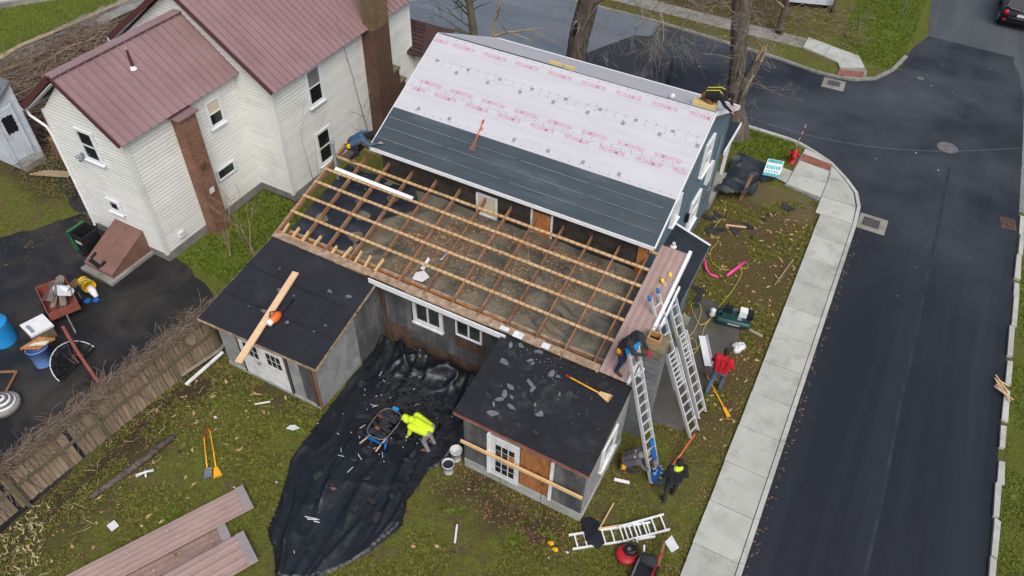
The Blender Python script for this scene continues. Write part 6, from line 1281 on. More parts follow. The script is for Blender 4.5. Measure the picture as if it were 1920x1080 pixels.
# old metal panels stacked on the lawn
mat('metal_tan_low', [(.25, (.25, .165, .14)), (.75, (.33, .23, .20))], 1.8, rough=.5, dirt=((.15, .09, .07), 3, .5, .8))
def panel(label, a, b, wd, z0, w0=7, m='metal_tan'):
    a, b = Vector((*a, z0)), Vector((*b, z0)); d = (b-a).normalized(); L = (b-a).length; s = Vector((d.y, -d.x, 0)); t = empty('metal_panel', tuple(a), label=label, cat='metal panel', group='old roof panels on the lawn'); prof = []; w0 = max(4, w0-2)
    for k in range(w0):
        x = wd*k/w0; p = wd/w0; prof += [(x, .0), (x+p*.74, .0), (x+p*.80, .045), (x+p*.93, .045)]
    prof.append((wd, 0)); n = len(prof); MB().poly([a+s*p+Vector((0, 0, q)) for p, q in prof]+[b+s*p+Vector((0, 0, q)) for p, q in prof]+[a+s*p+Vector((0, 0, q-.004)) for p, q in prof]+[b+s*p+Vector((0, 0, q-.004)) for p, q in prof], [(i, i+1, n+i+1, n+i) for i in range(n-1)]+[(2*n+i, 2*n+i+1, 3*n+i+1, 3*n+i) for i in range(n-1)]+[(n-1, 2*n-1, 4*n-1, 3*n-1), (0, n, 3*n, 2*n), ]).build('sheet', m, t)
    MB().poly([b-d*.22+s*.01+Vector((0, 0, .050)), b-d*.22+s*(wd-.01)+Vector((0, 0, .050)), b+s*(wd-.01)+Vector((0, 0, .050)), b+s*.01+Vector((0, 0, .050)), b-d*.22+s*.01+Vector((0, 0, .047)), b-d*.22+s*(wd-.01)+Vector((0, 0, .047)), b+s*(wd-.01)+Vector((0, 0, .047)), b+s*.01+Vector((0, 0, .047))], [(0, 1, 2, 3), (4, 5, 6, 7), (0, 1, 5, 4), (1, 2, 6, 5), (2, 3, 7, 6), (3, 0, 4, 7)]).build('faded_end', 'metal_tan_side', t)
    for k in range(9): q = a+d*random.uniform(.2, L-.4)+s*random.uniform(.05, wd-.05)+Vector((0, 0, .03)); MB().lathe([(.016, 0), (.010, .012)], q, 6).build('screw', 'scrap_white', t)
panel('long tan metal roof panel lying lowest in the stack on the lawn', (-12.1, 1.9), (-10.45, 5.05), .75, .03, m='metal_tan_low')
panel('long tan metal roof panel farthest from the camera in the stack on the lawn', (-13.0, 1.6), (-10.72, 6.04), .78, .12)
panel('short tan metal roof panel nearest the camera on top of the stack', (-11.35, 1.9), (-9.80, 5.06), .95, .16, 6)
# ---------------------------------------------------------------- street side yard
FH = empty('fire_hydrant', (-1.57, 28.15, 0), label='red fire hydrant with striped marker rod beside the corner pavement', cat='hydrant')
MB().lathe([(.17, 0), (.17, .05), (.12, .07), (.11, .42), (.14, .44), (.14, .48), (.12, .50), (.11, .56), (.07, .63), (.03, .66), (.03, .70)], (-1.57, 28.15, 0), 18).build('barrel', 'red_paint', FH, True)
for dx, dy, r in ((1, .2, .055), (-1, -.2, .055), (.2, -1, .075)): MB().lathe([(r, 0), (r, .06), (r*1.25, .06), (r*1.25, .11), (r*.5, .13)], (-1.57+.09*dx, 28.15+.09*dy, .40), 12, (dx, dy, 0)).build('outlet_cap', 'red_paint', FH, True)
for k in range(8): MB().tube([(-1.62+.012*k, 28.2, .6+.15*k), (-1.62+.012*(k+1), 28.2, .6+.15*(k+1))], .012, 5).build('marker_band', ('red_paint', 'white_trim')[k % 2], FH)
def grate(name, label, o, ang, w_, h_, bars, apron=None, m='iron', am='concrete_old'):
    t = empty(name, (*o, 0), ang, label=label, cat='drain'); mw = Matrix.Translation((*o, 0)) @ Matrix.Rotation(ang, 4, 'Z')
    def bx(n, mt, x0, x1, y0, y1, z0, z1):
        mb = MB().box(x0, x1, y0, y1, z0, z1); mb.v = [tuple(mw @ Vector(v)) for v in mb.v]; mb.build(n, mt, t)
    if apron: bx('apron', am, *apron, .008, .028)
    bx('pit', 'black_void', -w_/2, w_/2, -h_/2, h_/2, .028, .031)
    for i in range(bars+1): x = -w_/2+w_*i/bars; bx('bar', m, x-.011, x+.011, -h_/2, h_/2, .031, .045)
    for j in range(6): y_ = -h_/2+h_*j/5; bx('cross_bar', m, -w_/2, w_/2, y_-.014, y_+.014, .0455, .052)
    return t
grate('storm_drain', 'storm drain grate in a concrete apron at the near pavement kerb', (1.98, 25.75), .0, .58, .5, 9, (-.45, .55, -.5, .46))
grate('storm_drain', 'storm drain grate in a concrete apron at the far corner kerb', (-1.35, 35.5), .05, .55, .42, 8, (-.5, .5, -.5, .45))
grate('storm_drain', 'rusty drain grate by the broken kerb across the side street', (6.55, 28.35), .15, .45, .6, 6, (-.26, .26, -.33, .33), 'iron_rust', 'iron_rust')
MH = empty('manhole_cover', (3.97, 32.6, 0), label='round grey manhole cover in the middle of the crossing', cat='manhole')
MB().lathe([(.42, .012), (.42, .022), (.38, .024)], (3.97, 32.6, 0), 28).build('ring', 'iron', MH); MB().lathe([(.37, .024), (.37, .03)], (3.97, 32.6, 0), 28).build('cover', 'iron', MH)
MH = empty('valve_cover', (2.05, 37.6, 0), label='small round valve cover in the road near the far corner', cat='valve cover')
MB().lathe([(.16, .012), (.16, .024)], (2.2, 38.2, 0), 18).build('cover', 'iron', MH)
# tape line across the junction
tp_ = MB(); pts_ = [Vector((-4.0+11*t_, 29.6+2.7*t_+.5*math.sin(t_*math.pi)*-1+1.2*t_*t_, .25+.35*(2*t_-1)**2)) for t_ in np.linspace(0, 1, 49)]
WT = empty('warning_line', (-3, 29.6, 0), label='thin pale dashed line strung across the street junction', cat='rope')
for i in range(0, 48, 2): MB().tube([pts_[i], pts_[i+1]], .009, 4).build('pale_band', 'felt_patch', WT); MB().tube(pts_, .005, 4).build('cord', 'pvc_grey', WT)
# second tarp by the blue house corner with a post and a yard sign
P_ = [(-3.66, 27.75), (-1.95, 27.5), (-1.75, 26.3), (-2.2, 26.0), (-2.3, 25.0), (-2.55, 24.55), (-3.2, 24.1), (-3.66, 24.1)]
gx = np.arange(-3.7, -1.6, .05); gy = np.arange(24, 27.9, .05); A, B_ = np.meshgrid(gx, gy); I_ = inside(A, B_, P_); hz = .03+.40*(1-np.abs(2*vnoise(A, B_, 1.0, 51)-1))**2+.14*(1-np.abs(2*vnoise(A, B_, 2.3, 52)-1))**3+.25*np.exp(-((A+3.3)/.5)**2)
hz *= np.clip((27.3-B_)/.6, .12, 1); idx = -np.ones(A.shape, int); idx[I_] = np.arange(I_.sum()); a = idx[:-1, :-1]; b = idx[:-1, 1:]; c = idx[1:, 1:]; d = idx[1:, :-1]; ok = (a >= 0) & (b >= 0) & (c >= 0) & (d >= 0)
me = bpy.data.meshes.new('felt_sheet'); me.from_pydata(np.stack([A[I_], B_[I_], hz[I_]], 1).tolist(), [], np.stack([a[ok], b[ok], c[ok], d[ok]], 1).tolist()); me.materials.append(MATS['membrane_black']); me.polygons.foreach_set('use_smooth', [True]*len(me.polygons))
tag(link('black_sheet', me), 'crumpled black sheet heaped beside the grey house corner near the hydrant', 'tarp')
tag(beam('leaning_post', 'lumber_old', None, (-2.72, 24.65, 0), (-2.6, 25.1, .95), .09, .09), 'brown wooden post leaning against the crumpled black sheet', 'post')
YS = empty('yard_sign', (-2.05, 26.75, 0), label='turquoise and white printed sign lying on the black sheet by the pavement', cat='sign')
o = Vector((-2.35, 26.2, .36)); u = Vector((.62, .10, .02)); v = Vector((-.05, .85, .22))
MB().poly([o, o+u, o+u+v, o+v, o+Vector((0, 0, -.01)), o+u+Vector((0, 0, -.01)), o+u+v+Vector((0, 0, -.01)), o+v+Vector((0, 0, -.01))], [(0, 1, 2, 3), (4, 5, 6, 7), (0, 1, 5, 4), (1, 2, 6, 5), (2, 3, 7, 6), (3, 0, 4, 7)]).build('board', 'plastic_white', YS)
mat('print_teal', (.02, .42, .48), 6, rough=.5); n_ = u.cross(v).normalized(); e = MB()
def sg(a0, a1, b0, b1, m_): e.use(m_).poly([o+u*a0+v*b0+n_*.004, o+u*a1+v*b0+n_*.004, o+u*a1+v*b1+n_*.004, o+u*a0+v*b1+n_*.004], [(0, 1, 2, 3)])
sg(.0, 1, .0, .16, 'print_teal'); sg(.05, .95, .80, .97, 'print_teal')
for k in range(6): sg(.07+k*.145, .165+k*.145+jit(.02), .42, .62, 'print_teal')
for k in range(5): sg(.1+k*.16, .2+k*.16+jit(.02), .24, .32, 'print_teal')
for k in range(7): sg(.12+k*.11, .19+k*.11, .855, .915, 'plastic_white'); sg(.12+k*.11, .19+k*.11, .055, .11, 'plastic_white')
e.build('printing', None, YS)
# shingle debris and stick near it
for k in range(22):
    x, y_ = random.choice(((-2.9, 23.2), (-2.5, 22.4), (-2.9, 22.0), (-1.7, 24.2), (-3.2, 22.6), (-1.3, 24.9), (-2.6, 18.9), (-1.9, 23.0))); x += jit(.35); y_ += jit(.4); r = random.uniform(.1, .28); an = random.uniform(0, 3)
    P = [(x+a*math.cos(an)-b*math.sin(an), y_+a*math.sin(an)+b*math.cos(an)) for a, b in ((-r, -r*.4), (r, -r*.5*random.random()), (r*.8, r*.45), (-r*.7, r*.5))]
    tag(MB().prism(P, .012, [.03+random.random()*.03 for _ in P]).build('shingle_piece', 'shingle_dark'), 'torn black shingle piece lying in leaf litter beside the grey house', 'shingle', 'shingle pieces in the side yard')
tag(beam('lath', 'lumber_fresh', None, (-2.75, 22.85, .06), (-2.05, 23.1, .06), .06, .04), 'short pale batten lying among shingle pieces in the side yard', 'batten')
tag(beam('stake', 'twig_tan', None, (-.35, 20.6, .05), (-.1, 21.9, .3), .03, .03), 'thin leaning stake in the side yard near the pavement', 'stake')
# pink pipes, hose, compressor
tag(MB().tube([(-1.93, 20.22, .06), (-1.58, 21.2, .06)], .055, 10).build('pink_pipe', 'plastic_pink', None, True), 'straight bright pink pipe lying on leaf litter', 'pipe')
tag(MB().tube([(-2.82, 20.4, .3), (-2.65, 20.15, .12), (-2.45, 20.02, .05), (-2.15, 20.0, .05)], .04, 8).build('pink_hose', 'plastic_pink', None, True), 'bent pink pipe lying beside the porch wall', 'pipe')
def hose(pts):
    P = [Vector((*p, .03)) for p in pts]; Q = []
    for i in range(len(P)-1):
        p0, p1, p2, p3 = P[max(i-1, 0)], P[i], P[i+1], P[min(i+2, len(P)-1)]
        for k in range(6): t = k/6; Q.append(.5*((2*p1)+(-p0+p2)*t+(2*p0-5*p1+4*p2-p3)*t*t+(-p0+3*p1-3*p2+p3)*t**3))
    Q.append(P[-1]); return Q
lp = [(-1.75, 21.05), (-1.55, 20.9), (-1.4, 21.05), (-1.55, 21.25), (-1.75, 21.05), (-1.6, 20.85), (-1.5, 20.5), (-1.55, 19.6), (-1.7, 18.8), (-1.8, 18.0), (-2.0, 17.6), (-2.3, 17.9), (-2.55, 18.3), (-2.35, 18.5), (-2.15, 18.1), (-2.1, 17.2), (-2.25, 16.6), (-2.0, 16.4), (-1.8, 16.6), (-2.0, 16.9), (-2.25, 16.7), (-2.15, 16.3), (-1.85, 16.2), (-1.75, 16.7), (-1.85, 17.6), (-1.75, 18.2)]
tag(MB().tube(hose(lp), .013, 5).build('air_hose', 'hose_yellow', None, True), 'yellow air hose looping across the concrete pad to the compressor', 'hose')
tag(MB().tube(hose([(-3.2, 24.3), (-3.0, 23.4), (-3.1, 22.2), (-2.75, 21.9), (-2.8, 21.2), (-2.6, 20.7), (-2.2, 20.5), (-1.9, 20.6)]), .012, 5).build('yellow_cord', 'hose_yellow', None, True), 'yellow cord running through leaf litter along the grey house wall', 'cord')  # an extension cord, drawn in the same yellow as the air hose
AC = empty('air_compressor', (-1.1, 18.2, 0), label='dark green twin tank air compressor with white engine on the pad', cat='compressor')
def ac(x, y, z_): c_, s_ = math.cos(.18), math.sin(.18); return (-1.12+x*c_-y*s_, 18.2+x*s_+y*c_, z_)
def acv(x, y): c_, s_ = math.cos(.18), math.sin(.18); return (x*c_-y*s_, x*s_+y*c_, 0)
for y_ in (-.17, .17): MB().lathe([(.05, -.56), (.11, -.53), (.13, -.46), (.13, .46), (.11, .53), (.05, .56)], ac(0, y_, .22), 16, acv(1, 0)).build('tank', 'compressor_green', AC, True)
MB().poly([ac(-.4, -.2, .36), ac(.42, -.2, .36), ac(.42, .2, .36), ac(-.4, .2, .36), ac(-.4, -.2, .39), ac(.42, -.2, .39), ac(.42, .2, .39), ac(-.4, .2, .39)], [(4, 5, 6, 7), (0, 1, 5, 4), (1, 2, 6, 5), (2, 3, 7, 6), (3, 0, 4, 7)]).build('deck_plate', 'compressor_green', AC)
MB().beam(ac(.12, .06, .52), ac(.36, .06, .52), .24, .24).build('engine', 'plastic_white', AC); MB().beam(ac(.38, .06, .48), ac(.56, .06, .48), .28, .2).build('engine_guard', 'plastic_black', AC); MB().beam(ac(-.35, .1, .5), ac(-.1, .1, .5), .18, .2).build('pump', 'plastic_black', AC); MB().beam(ac(-.1, .2, .42), ac(.3, .2, .42), .06, .06).build('handle', 'steel', AC)
MB().beam(ac(.1, -.1, .405), ac(.22, -.1, .405), .22, .015).build('decal_plate', 'pvc_grey', AC); e = MB()
for k in range(7): e.box(*[0]*6) if 0 else e.beam(ac(-.16+k*.055, -.302, .235), ac(-.122+k*.055, -.302, .235), .006, .05)
e.build('tank_printing', 'scrap_white', AC)
for s in (-1, 1): MB().lathe([(.1, -.04), (.13, -.03), (.13, .03), (.1, .04)], ac(.4*s, -.0, .12), 14, acv(0, 1)).build('wheel', 'rubber', AC)
MB().lathe([(.02, 0), (.09, .03), (.12, .12), (.08, .22), (.1, .3), (.05, .34)], ac(-.68, .05, .05), 10).build('bagged_filter', 'scrap_white', AC, True)
# more bits beside the ladders
GT = empty('gutter_piece', (-1.45, 16.6, 0), label='length of white gutter lying beside the man in red', cat='gutter')
MB().extr([(-.13, 0), (.10, 0), (.13, .10), (.12, .10), (.095, .01), (-.13, .01)], (-1.78, 17.15, .04), (-1.22, 16.0, .1), (.89, .43, 0), (0, 0, 1)).build('trough', 'white_trim', GT)
bag = MB(); 
for k, (x, y_, r) in enumerate(((-.72, 17.25, .16), (-.58, 17.35, .17), (-.66, 17.1, .13))): bag.lathe([(.02, 0), (r, .02), (r*.9, .07), (r*.5, .11+.03*k), (.02, .12)], (x, y_, .01), 11); bag.v = bag.v[:-55]+[(a+jit(.03), b+jit(.03), max(.01, c+jit(.03))) for a, b, c in bag.v[-55:]]
tag(bag.build('plastic_bag', 'scrap_white', None, True), 'crumpled white plastic bag on the ground right of the red sweater', 'bag')
tag(beam('kerb_board', 'twig_tan', None, (-.62, 18.15, .06), (-.1, 18.05, .06), .08, .06), 'pale timber offcut beside the compressor', 'offcut')
tag(MB().box(-2.72, -2.35, 17.2, 17.6, 0, .2).build('broken_block', 'concrete_old'), 'broken concrete lump at the foot of the porch', 'rubble')
YSN = empty('stake_sign', (-.25, 9.55, 0), label='small blank white sign on a leaning brown stake by the pavement', cat='sign')
beam('stake', 'lumber_old', YSN, (-.35, 9.25, 0), (-.42, 9.62, .62), .06, .05); MB().poly([(-.42, 9.62, .66), (-.18, 9.45, .66), (-.06, 9.68, .60), (-.33, 9.90, .62), (-.42, 9.62, .645), (-.18, 9.45, .645), (-.06, 9.68, .585), (-.33, 9.90, .605)], [(0, 1, 2, 3), (4, 5, 6, 7), (0, 1, 5, 4), (1, 2, 6, 5), (2, 3, 7, 6), (3, 0, 4, 7)]).build('board', 'scrap_white', YSN)
VC = empty('shop_vacuum', (-1.12, 9.2, 0), label='red pancake compressor with black top on the grass below the flat ladder', cat='compressor')
MB().lathe([(.10, .03), (.22, .05), (.27, .10), (.26, .15), (.20, .19), (.08, .20)], (-1.15, 9.15, 0), 24).build('tank', 'red_paint', VC, True); MB().prism([(-1.28, 9.18), (-1.16, 9.08), (-1.0, 9.12), (-.93, 9.26), (-1.0, 9.38), (-1.2, 9.36)], .2, [.30, .34, .33, .36, .32, .31]).build('motor_cover', 'plastic_black', VC); MB().lathe([(.05, 0), (.05, .05), (.03, .06)], (-1.14, 9.2, .32), 10).build('filter_cap', 'iron', VC); MB().tube([(-1.2, 9.38, .35), (-1.1, 9.42, .5), (-.95, 9.34, .36)], .018, 6).build('handle', 'rubber', VC)
for k in range(2): MB().lathe([(.03, 0), (.03, .03)], (-1.12+k*.08, 9.42, .42), 8, (0, .5, 1)).build('gauge', 'scrap_white', VC)
MW = empty('handcart', (-.62, 9.0, 0), label='red and black wheeled machine at the bottom edge beside the stake sign', cat='machine')
MB().prism([(-.82, 8.5), (-.42, 8.45), (-.40, 9.2), (-.78, 9.25)], .12, .34).build('body', 'plastic_black', MW); MB().lathe([(.1, -.2), (.14, -.18), (.14, .18), (.1, .2)], (-.6, 9.12, .42), 14, (1, 0, 0)).build('motor', 'cloth_charcoal', MW, True)
for s, m_ in ((-.82, 'steel'), (-.40, 'red_paint')): MB().tube([(s, 9.2, .35), (s, 8.8, .55), (s+.02, 8.2, .75)], .025, 6).build('frame_tube', m_, MW)
for s in (-1, 1): MB().lathe([(.1, -.03), (.13, -.02), (.13, .02), (.1, .03)], (-.6+.26*s, 9.1, .13), 14, (1, 0, 0)).build('wheel', 'rubber', MW)
MB().tube([(-.78, 9.25, .4), (-.84, 9.4, .5)], .025, 6).build('grip', 'scrap_white', MW); MB().tube([(-.42, 9.25, .4), (-.38, 9.42, .5)], .025, 6).build('grip', 'red_paint', MW)
BK = empty('black_bag', (-2.2, 9.2, 0), label='black bin bag draped over the end of the flat ladder', cat='bag'); MB().prism([(-2.55, 9.5), (-2.4, 9.25), (-2.1, 9.2), (-1.98, 9.42), (-2.1, 9.6), (-2.35, 9.68)], .02, [.08, .14, .12, .10, .17, .07]).build('bag', 'tarp_black', BK); MB().prism([(-2.4, 9.3), (-1.95, 9.4), (-1.75, 9.15), (-1.85, 8.95), (-2.2, 9.0)], .09, [.12, .16, .13, .11, .14]).build('flap', 'tarp_black', BK)
tag(beam('broom_handle', 'lumber_fresh', None, (-2.02, 9.4, .12), (-1.98, 10.3, .1), .03, .03), 'thin wooden pole pointing away from the black bag toward the crouching worker', 'pole')
tag(beam('broom_handle', 'lumber_new', None, (-2.05, 9.45, .1), (-1.35, 10.0, .12), .03, .025), 'thin wooden pole lying along the flat ladder', 'pole')
tag(beam('vinyl_strip', 'white_trim', None, (-2.25, 11.0, .05), (-1.85, 11.1, .05), .09, .02), 'white vinyl strip lying on grass below the crouching worker', 'strip')
tag(MB().tube([(-1.15, 11.85, .04), (-.95, 12.1, .06), (-.7, 12.15, .04)], .013, 5).build('orange_rope', 'fibre_orange', None, True), 'short orange cord on grass beside the hoist ladder', 'cord')
for i, (x, y_) in enumerate(((-2.95, 8.55), (-2.78, 8.45))): tag(MB().prism([(x-.08, y_-.03), (x+.03, y_-.06), (x+.09, y_+.01), (x+.02, y_+.06), (x-.05, y_+.04)], .015, [.05, .03, .04, .06, .03]).build('yellow_scrap', 'fibre_yellow'), ('yellow scrap on grass left of the flat ladder, the farther one', 'yellow scrap on grass left of the flat ladder, the nearer one')[i], 'scrap')
# litter on the lawns
LT = [((-12.1, 8.35), 0.7, .22, 'white lath on grass in front of the double doors'), ((-5.15, 7.6), 2.0, .25, 'white lath on the grass in front of the boarded shed'), ((-4.6, 6.35), 2.2, .2, 'white lath on the grass near the bottom of the picture'), ((-4.9, 6.0), .2, .12, 'short pale lath on the grass by the dark shingle strip')]
for (x, y_), an, L, lb in LT: d = Vector((math.cos(an), math.sin(an), 0))*L; tag(beam('lath', 'scrap_white', None, Vector((x, y_, .06))-d, Vector((x, y_, .07))+d, .05, .02), lb, 'lath')
tag(MB().prism([(-10.95, 8.0), (-10.75, 8.05), (-10.62, 8.2), (-10.8, 8.22), (-10.92, 8.15)], .03, .05).build('paper_scrap', 'scrap_white'), 'torn white paper on the grass beside the black tarp', 'paper')
pb = MB(); pb.tube([(-13.35, 4.9, .12), (-13.2, 5.1, .15), (-13.1, 5.25, .1)], [.05, .03, .05], 6).tube([(-13.3, 5.15, .1), (-13.1, 5.0, .12)], .03, 5); tag(pb.build('paper_wrapper', 'scrap_white', None, True), 'white and red wrapper by the rotten log near the fence', 'wrapper')
tag(MB().prism([(-12.95, 3.55), (-12.72, 3.5), (-12.68, 3.7), (-12.9, 3.75)], .02, .05).build('plastic_shard', 'scrap_white'), 'pale plastic shard in dark soil at the lower left', 'shard')
sc_ = MB()
for k in range(60):
    x, y_ = random.uniform(-13, -.3), random.uniform(3, 9.2)
    if inside(np.array([x]), np.array([y_]), out)[0] or (-6.1 < x < -2.4 and y_ > 9.3) or x < -10.4 and y_ > 8.9: continue
    r = random.uniform(.02, .08); sc_.use(random.choice(('scrap_white', 'shingle_dark', 'shingle_dark', 'leaf_tan'))).prism([(x+r*math.cos(q+k), y_+r*.6*math.sin(q+k)) for q in (0, 1.5, 3, 4.6)], .01, .035)
for k in range(34):
    x, y_ = random.uniform(-10, 6.5), random.uniform(8, 42) 
    if x < 1.8 and y_ < 30: continue
    r = random.uniform(.012, .05)*random.random()+.012; sc_.use(random.choice(('scrap_white', 'leaf_tan', 'scrap_white'))).prism([(x+r*math.cos(q+k), y_+r*.5*math.sin(q+k)) for q in (0, 1.5, 3, 4.6)], .02, .035)
tag(sc_.build('ground_litter', None), 'tiny scraps of litter scattered over lawn and road', 'litter', kind='stuff')
for i in range(7):
    a = Vector((6.75+jit(.1), 19.5+jit(.25), .11+i*.012)); d = Vector((.5+jit(.2), -.35+jit(.3), jit(.03))); tag(beam('wood_strip', 'lumber_fresh', None, a-d*.4, a+d*.4, .035, .015), 'pale splintered strip in the bundle on the kerb across the street', 'wood strip', 'wood strips on the far kerb')
# ridge bits
tag(beam('ridge_block', 'foam_yellow', None, (-8.95, yr+.24, zs(yr+.24)+.07), (-8.5, yr+.24, zs(yr+.24)+.07), .08, .12), 'left yellow timber block behind the roof ridge', 'block')
tag(beam('ridge_block', 'foam_yellow', None, (-8.42, yr+.24, zs(yr+.24)+.07), (-8.1, yr+.24, zs(yr+.24)+.07), .08, .11), 'right yellow timber block behind the roof ridge', 'block')
tag(beam('kneeling_pad', 'foam_yellow', None, (-4.3, 20.02, zs(20.0)+.10), (-3.62, 20.02, zs(20.0)+.10), .3, .12), 'yellow foam pad under the worker at the ridge end', 'pad')
tag(MB().lathe([(.04, 0), (.09, .03), (.08, .16), (.04, .2)], (-4.95, yr+.12, zs(yr+.12)+.02), 10, (.6, 0, .8)).build('nail_gun', 'scrap_white', None, True), 'small white and black tool lying on the ridge', 'tool')
sgp = MB().poly([(-6.25, 23.8, 3.4), (-6.1, 23.8, 3.4), (-6.05, 23.82, 5.0), (-6.15, 23.82, 5.4), (-6.22, 23.84, 5.1), (-6.25, 23.84, 3.4), (-6.1, 23.84, 3.4), (-6.05, 23.86, 5.0), (-6.15, 23.86, 5.4), (-6.22, 23.88, 5.1)], [(0, 1, 2, 3, 4), (5, 6, 7, 8, 9), (0, 1, 6, 5), (1, 2, 7, 6), (2, 3, 8, 7), (3, 4, 9, 8), (4, 0, 5, 9)])
tag(sgp.build('upright_strip', 'plastic_black'), 'narrow dark strip standing up behind the roof ridge', 'strip')
# ---------------------------------------------------------------- parked car and far things
CA = empty('parked_car', (5.85, 48.2, 0), label='black parked car seen from behind at the upper right corner', cat='car')
cx0, cy0 = 5.85, 46.05
secs = [(0, .62, .42, .95), (.08, .84, .36, 1.02), (.35, .88, .32, 1.06), (.9, .89, .3, 1.08), (2.8, .89, .3, 1.08), (3.6, .88, .32, 1.0), (4.1, .82, .36, .85), (4.3, .6, .42, .7)]
mb = MB(); prof = lambda w_, z0, z1: [(-w_, z0+.12), (-w_*.9, z0), (w_*.9, z0), (w_, z0+.12), (w_, z1-.15), (w_*.93, z1), (-w_*.93, z1), (-w_, z1-.15)]
P = [(cx0+x, cy0+dy, z_) for dy, w_, z0, z1 in secs for x, z_ in prof(w_, z0, z1)]; n = 8
mb.poly(P, [(i*n+j, i*n+(j+1) % n, (i+1)*n+(j+1) % n, (i+1)*n+j) for i in range(len(secs)-1) for j in range(n)]+[list(range(n))[::-1], [7*n+j for j in range(n)]]).build('body', 'car_black', CA, True)
cab = [(.18, .80, 1.05, 1.10), (.55, .72, 1.05, 1.62), (1.2, .70, 1.05, 1.70), (2.3, .70, 1.05, 1.68), (3.1, .78, 1.05, 1.08)]
P = []
for dy, w_, z0, z1 in cab: P += [(cx0-.84, cy0+dy, z0), (cx0+.84, cy0+dy, z0), (cx0+w_, cy0+dy, z1), (cx0-w_, cy0+dy, z1)]
MB().poly(P, [(i*4+j, i*4+(j+1) % 4, i*4+4+(j+1) % 4, i*4+4+j) for i in range(4) for j in range(4)]+[(0, 1, 2, 3), (16, 17, 18, 19)]).build('cabin', 'car_black', CA)
MB().poly([(cx0-.7, cy0+.19, 1.12), (cx0+.7, cy0+.19, 1.12), (cx0+.62, cy0+.50, 1.56), (cx0-.62, cy0+.50, 1.56)], [(0, 1, 2, 3)]).build('rear_window', 'car_glass', CA)
MB().poly([(cx0-.6, cy0+.75, 1.665), (cx0+.6, cy0+.75, 1.665), (cx0+.6, cy0+1.9, 1.71), (cx0-.6, cy0+1.9, 1.71)], [(0, 1, 2, 3)]).build('glass_roof', 'car_glass_pale', CA)
for s in (-1, 1):
    MB().lathe([(.11, 0), (.13, .04), (.1, .08)], (cx0+.70*s, cy0+.08, .88), 16, (0, -1, .15)).build('tail_light', 'lamp_red', CA, True); MB().beam((cx0+.60*s, cy0-.01, .52), (cx0+.74*s, cy0-.01, .52), .03, .08).build('reflector', 'lamp_red', CA)
    for dy in (.75, 3.45): w_ = MB().lathe([(.2, -.1), (.33, -.1), (.35, 0), (.33, .1), (.2, .1)], (cx0+.80*s, cy0+dy, .35), 20, (1, 0, 0)).build('wheel', 'rubber', CA, True); MB().lathe([(.2, -.105), (.2, .115)], (cx0+.80*s, cy0+dy, .35), 16, (1, 0, 0)).build('rim', 'aluminium', w_)
    MB().poly([(cx0+.80*s, cy0+.7, 1.1), (cx0+.80*s, cy0+2.7, 1.1), (cx0+.715*s, cy0+2.3, 1.6), (cx0+.725*s, cy0+.85, 1.6)], [(0, 1, 2, 3)]).build('side_window', 'car_glass', CA); MB().box(cx0+.95*s-.08, cx0+.95*s+.08, cy0+2.75, cy0+2.9, 1.0, 1.14).build('mirror', 'car_black', CA)
MB().box(cx0-.17, cx0+.17, cy0-.03, cy0+.0, .76, .88).build('number_plate', 'scrap_white', CA); MB().tube([(cx0-.82, cy0+.06, .72), (cx0-.4, cy0-.03, .66), (cx0+.4, cy0-.03, .66), (cx0+.82, cy0+.06, .72)], .05, 8).build('bumper', 'car_black', CA, True)
MB().tube([(cx0-.62, cy0+.16, 1.08), (cx0, cy0+.1, 1.06), (cx0+.62, cy0+.16, 1.08)], .012, 5).build('chrome_strip', 'steel', CA)
tag(MB().tube([(.36, 44.9, 0), (.36, 44.9, 2.6)], .035, 8).build('sign_post', 'steel'), 'grey metal post standing in the far corner lawn', 'post')
WS = empty('white_shed', (-4.3, 44.2, 0), label='low white structure beyond bare trees at the top edge', cat='shed')
MB().prism([(-5.4, 42.7), (-3.1, 43.5), (-3.5, 46.5), (-6.0, 45.7)], .25, 1.3).build('wall', 'paint_hut', WS); MB().prism([(-5.5, 42.6), (-3.0, 43.4), (-3.4, 46.6), (-6.1, 45.8)], 1.3, 1.38).build('roof', 'scrap_white', WS); MB().prism([(-5.3, 42.85), (-3.2, 43.6), (-3.6, 46.4), (-5.9, 45.6)], 0, .26).build('underside', 'black_void', WS)
for p in ((-4.7, 43.3), (-4.0, 44.0)): MB().prism([(p[0], p[1]), (p[0]+.3, p[1]+.1), (p[0]+.2, p[1]+.4), (p[0]-.1, p[1]+.3)], 1.38, 1.46).build('roof_hatch', 'plastic_black', WS)

# ---------------------------------------------------------------- leaves and grass
def scatter(n, x0, x1, y0, y1, avoid=()):
    p = np.random.uniform((x0, y0), (x1, y1), (n, 2)); k = np.ones(n, bool)
    for q in avoid: k &= ~inside(p[:, 0], p[:, 1], q)
    return p[k]
rc = lambda a, b, c, d: [(a, c), (b, c), (b, d), (a, d)]
FOOT = [rc(-14, -10.5, 9.0, 12.3), rc(-14.2, -2.5, 12.2, 16), rc(-6, -2.55, 9.45, 12.3), rc(-12.7, -3.5, 15.7, 25.7), out, [(-2.4, 13.2), (-1.15, 13.4), (-.95, 16.2), (-.72, 17.4), (-.85, 18.7), (-2.3, 18.9), (-2.55, 17.0)], rc(.1, 7, -9, 29), rc(-2.8, -2, 12.5, 13.2), rc(-1.4, 1, 26.2, 29.4), P_[:0] or rc(-3.66, -1.9, 24.6, 27.6)]
def z3(p, z_=.012): return np.concatenate([p, np.random.uniform(z_, z_+.02, (len(p), 1))], 1)
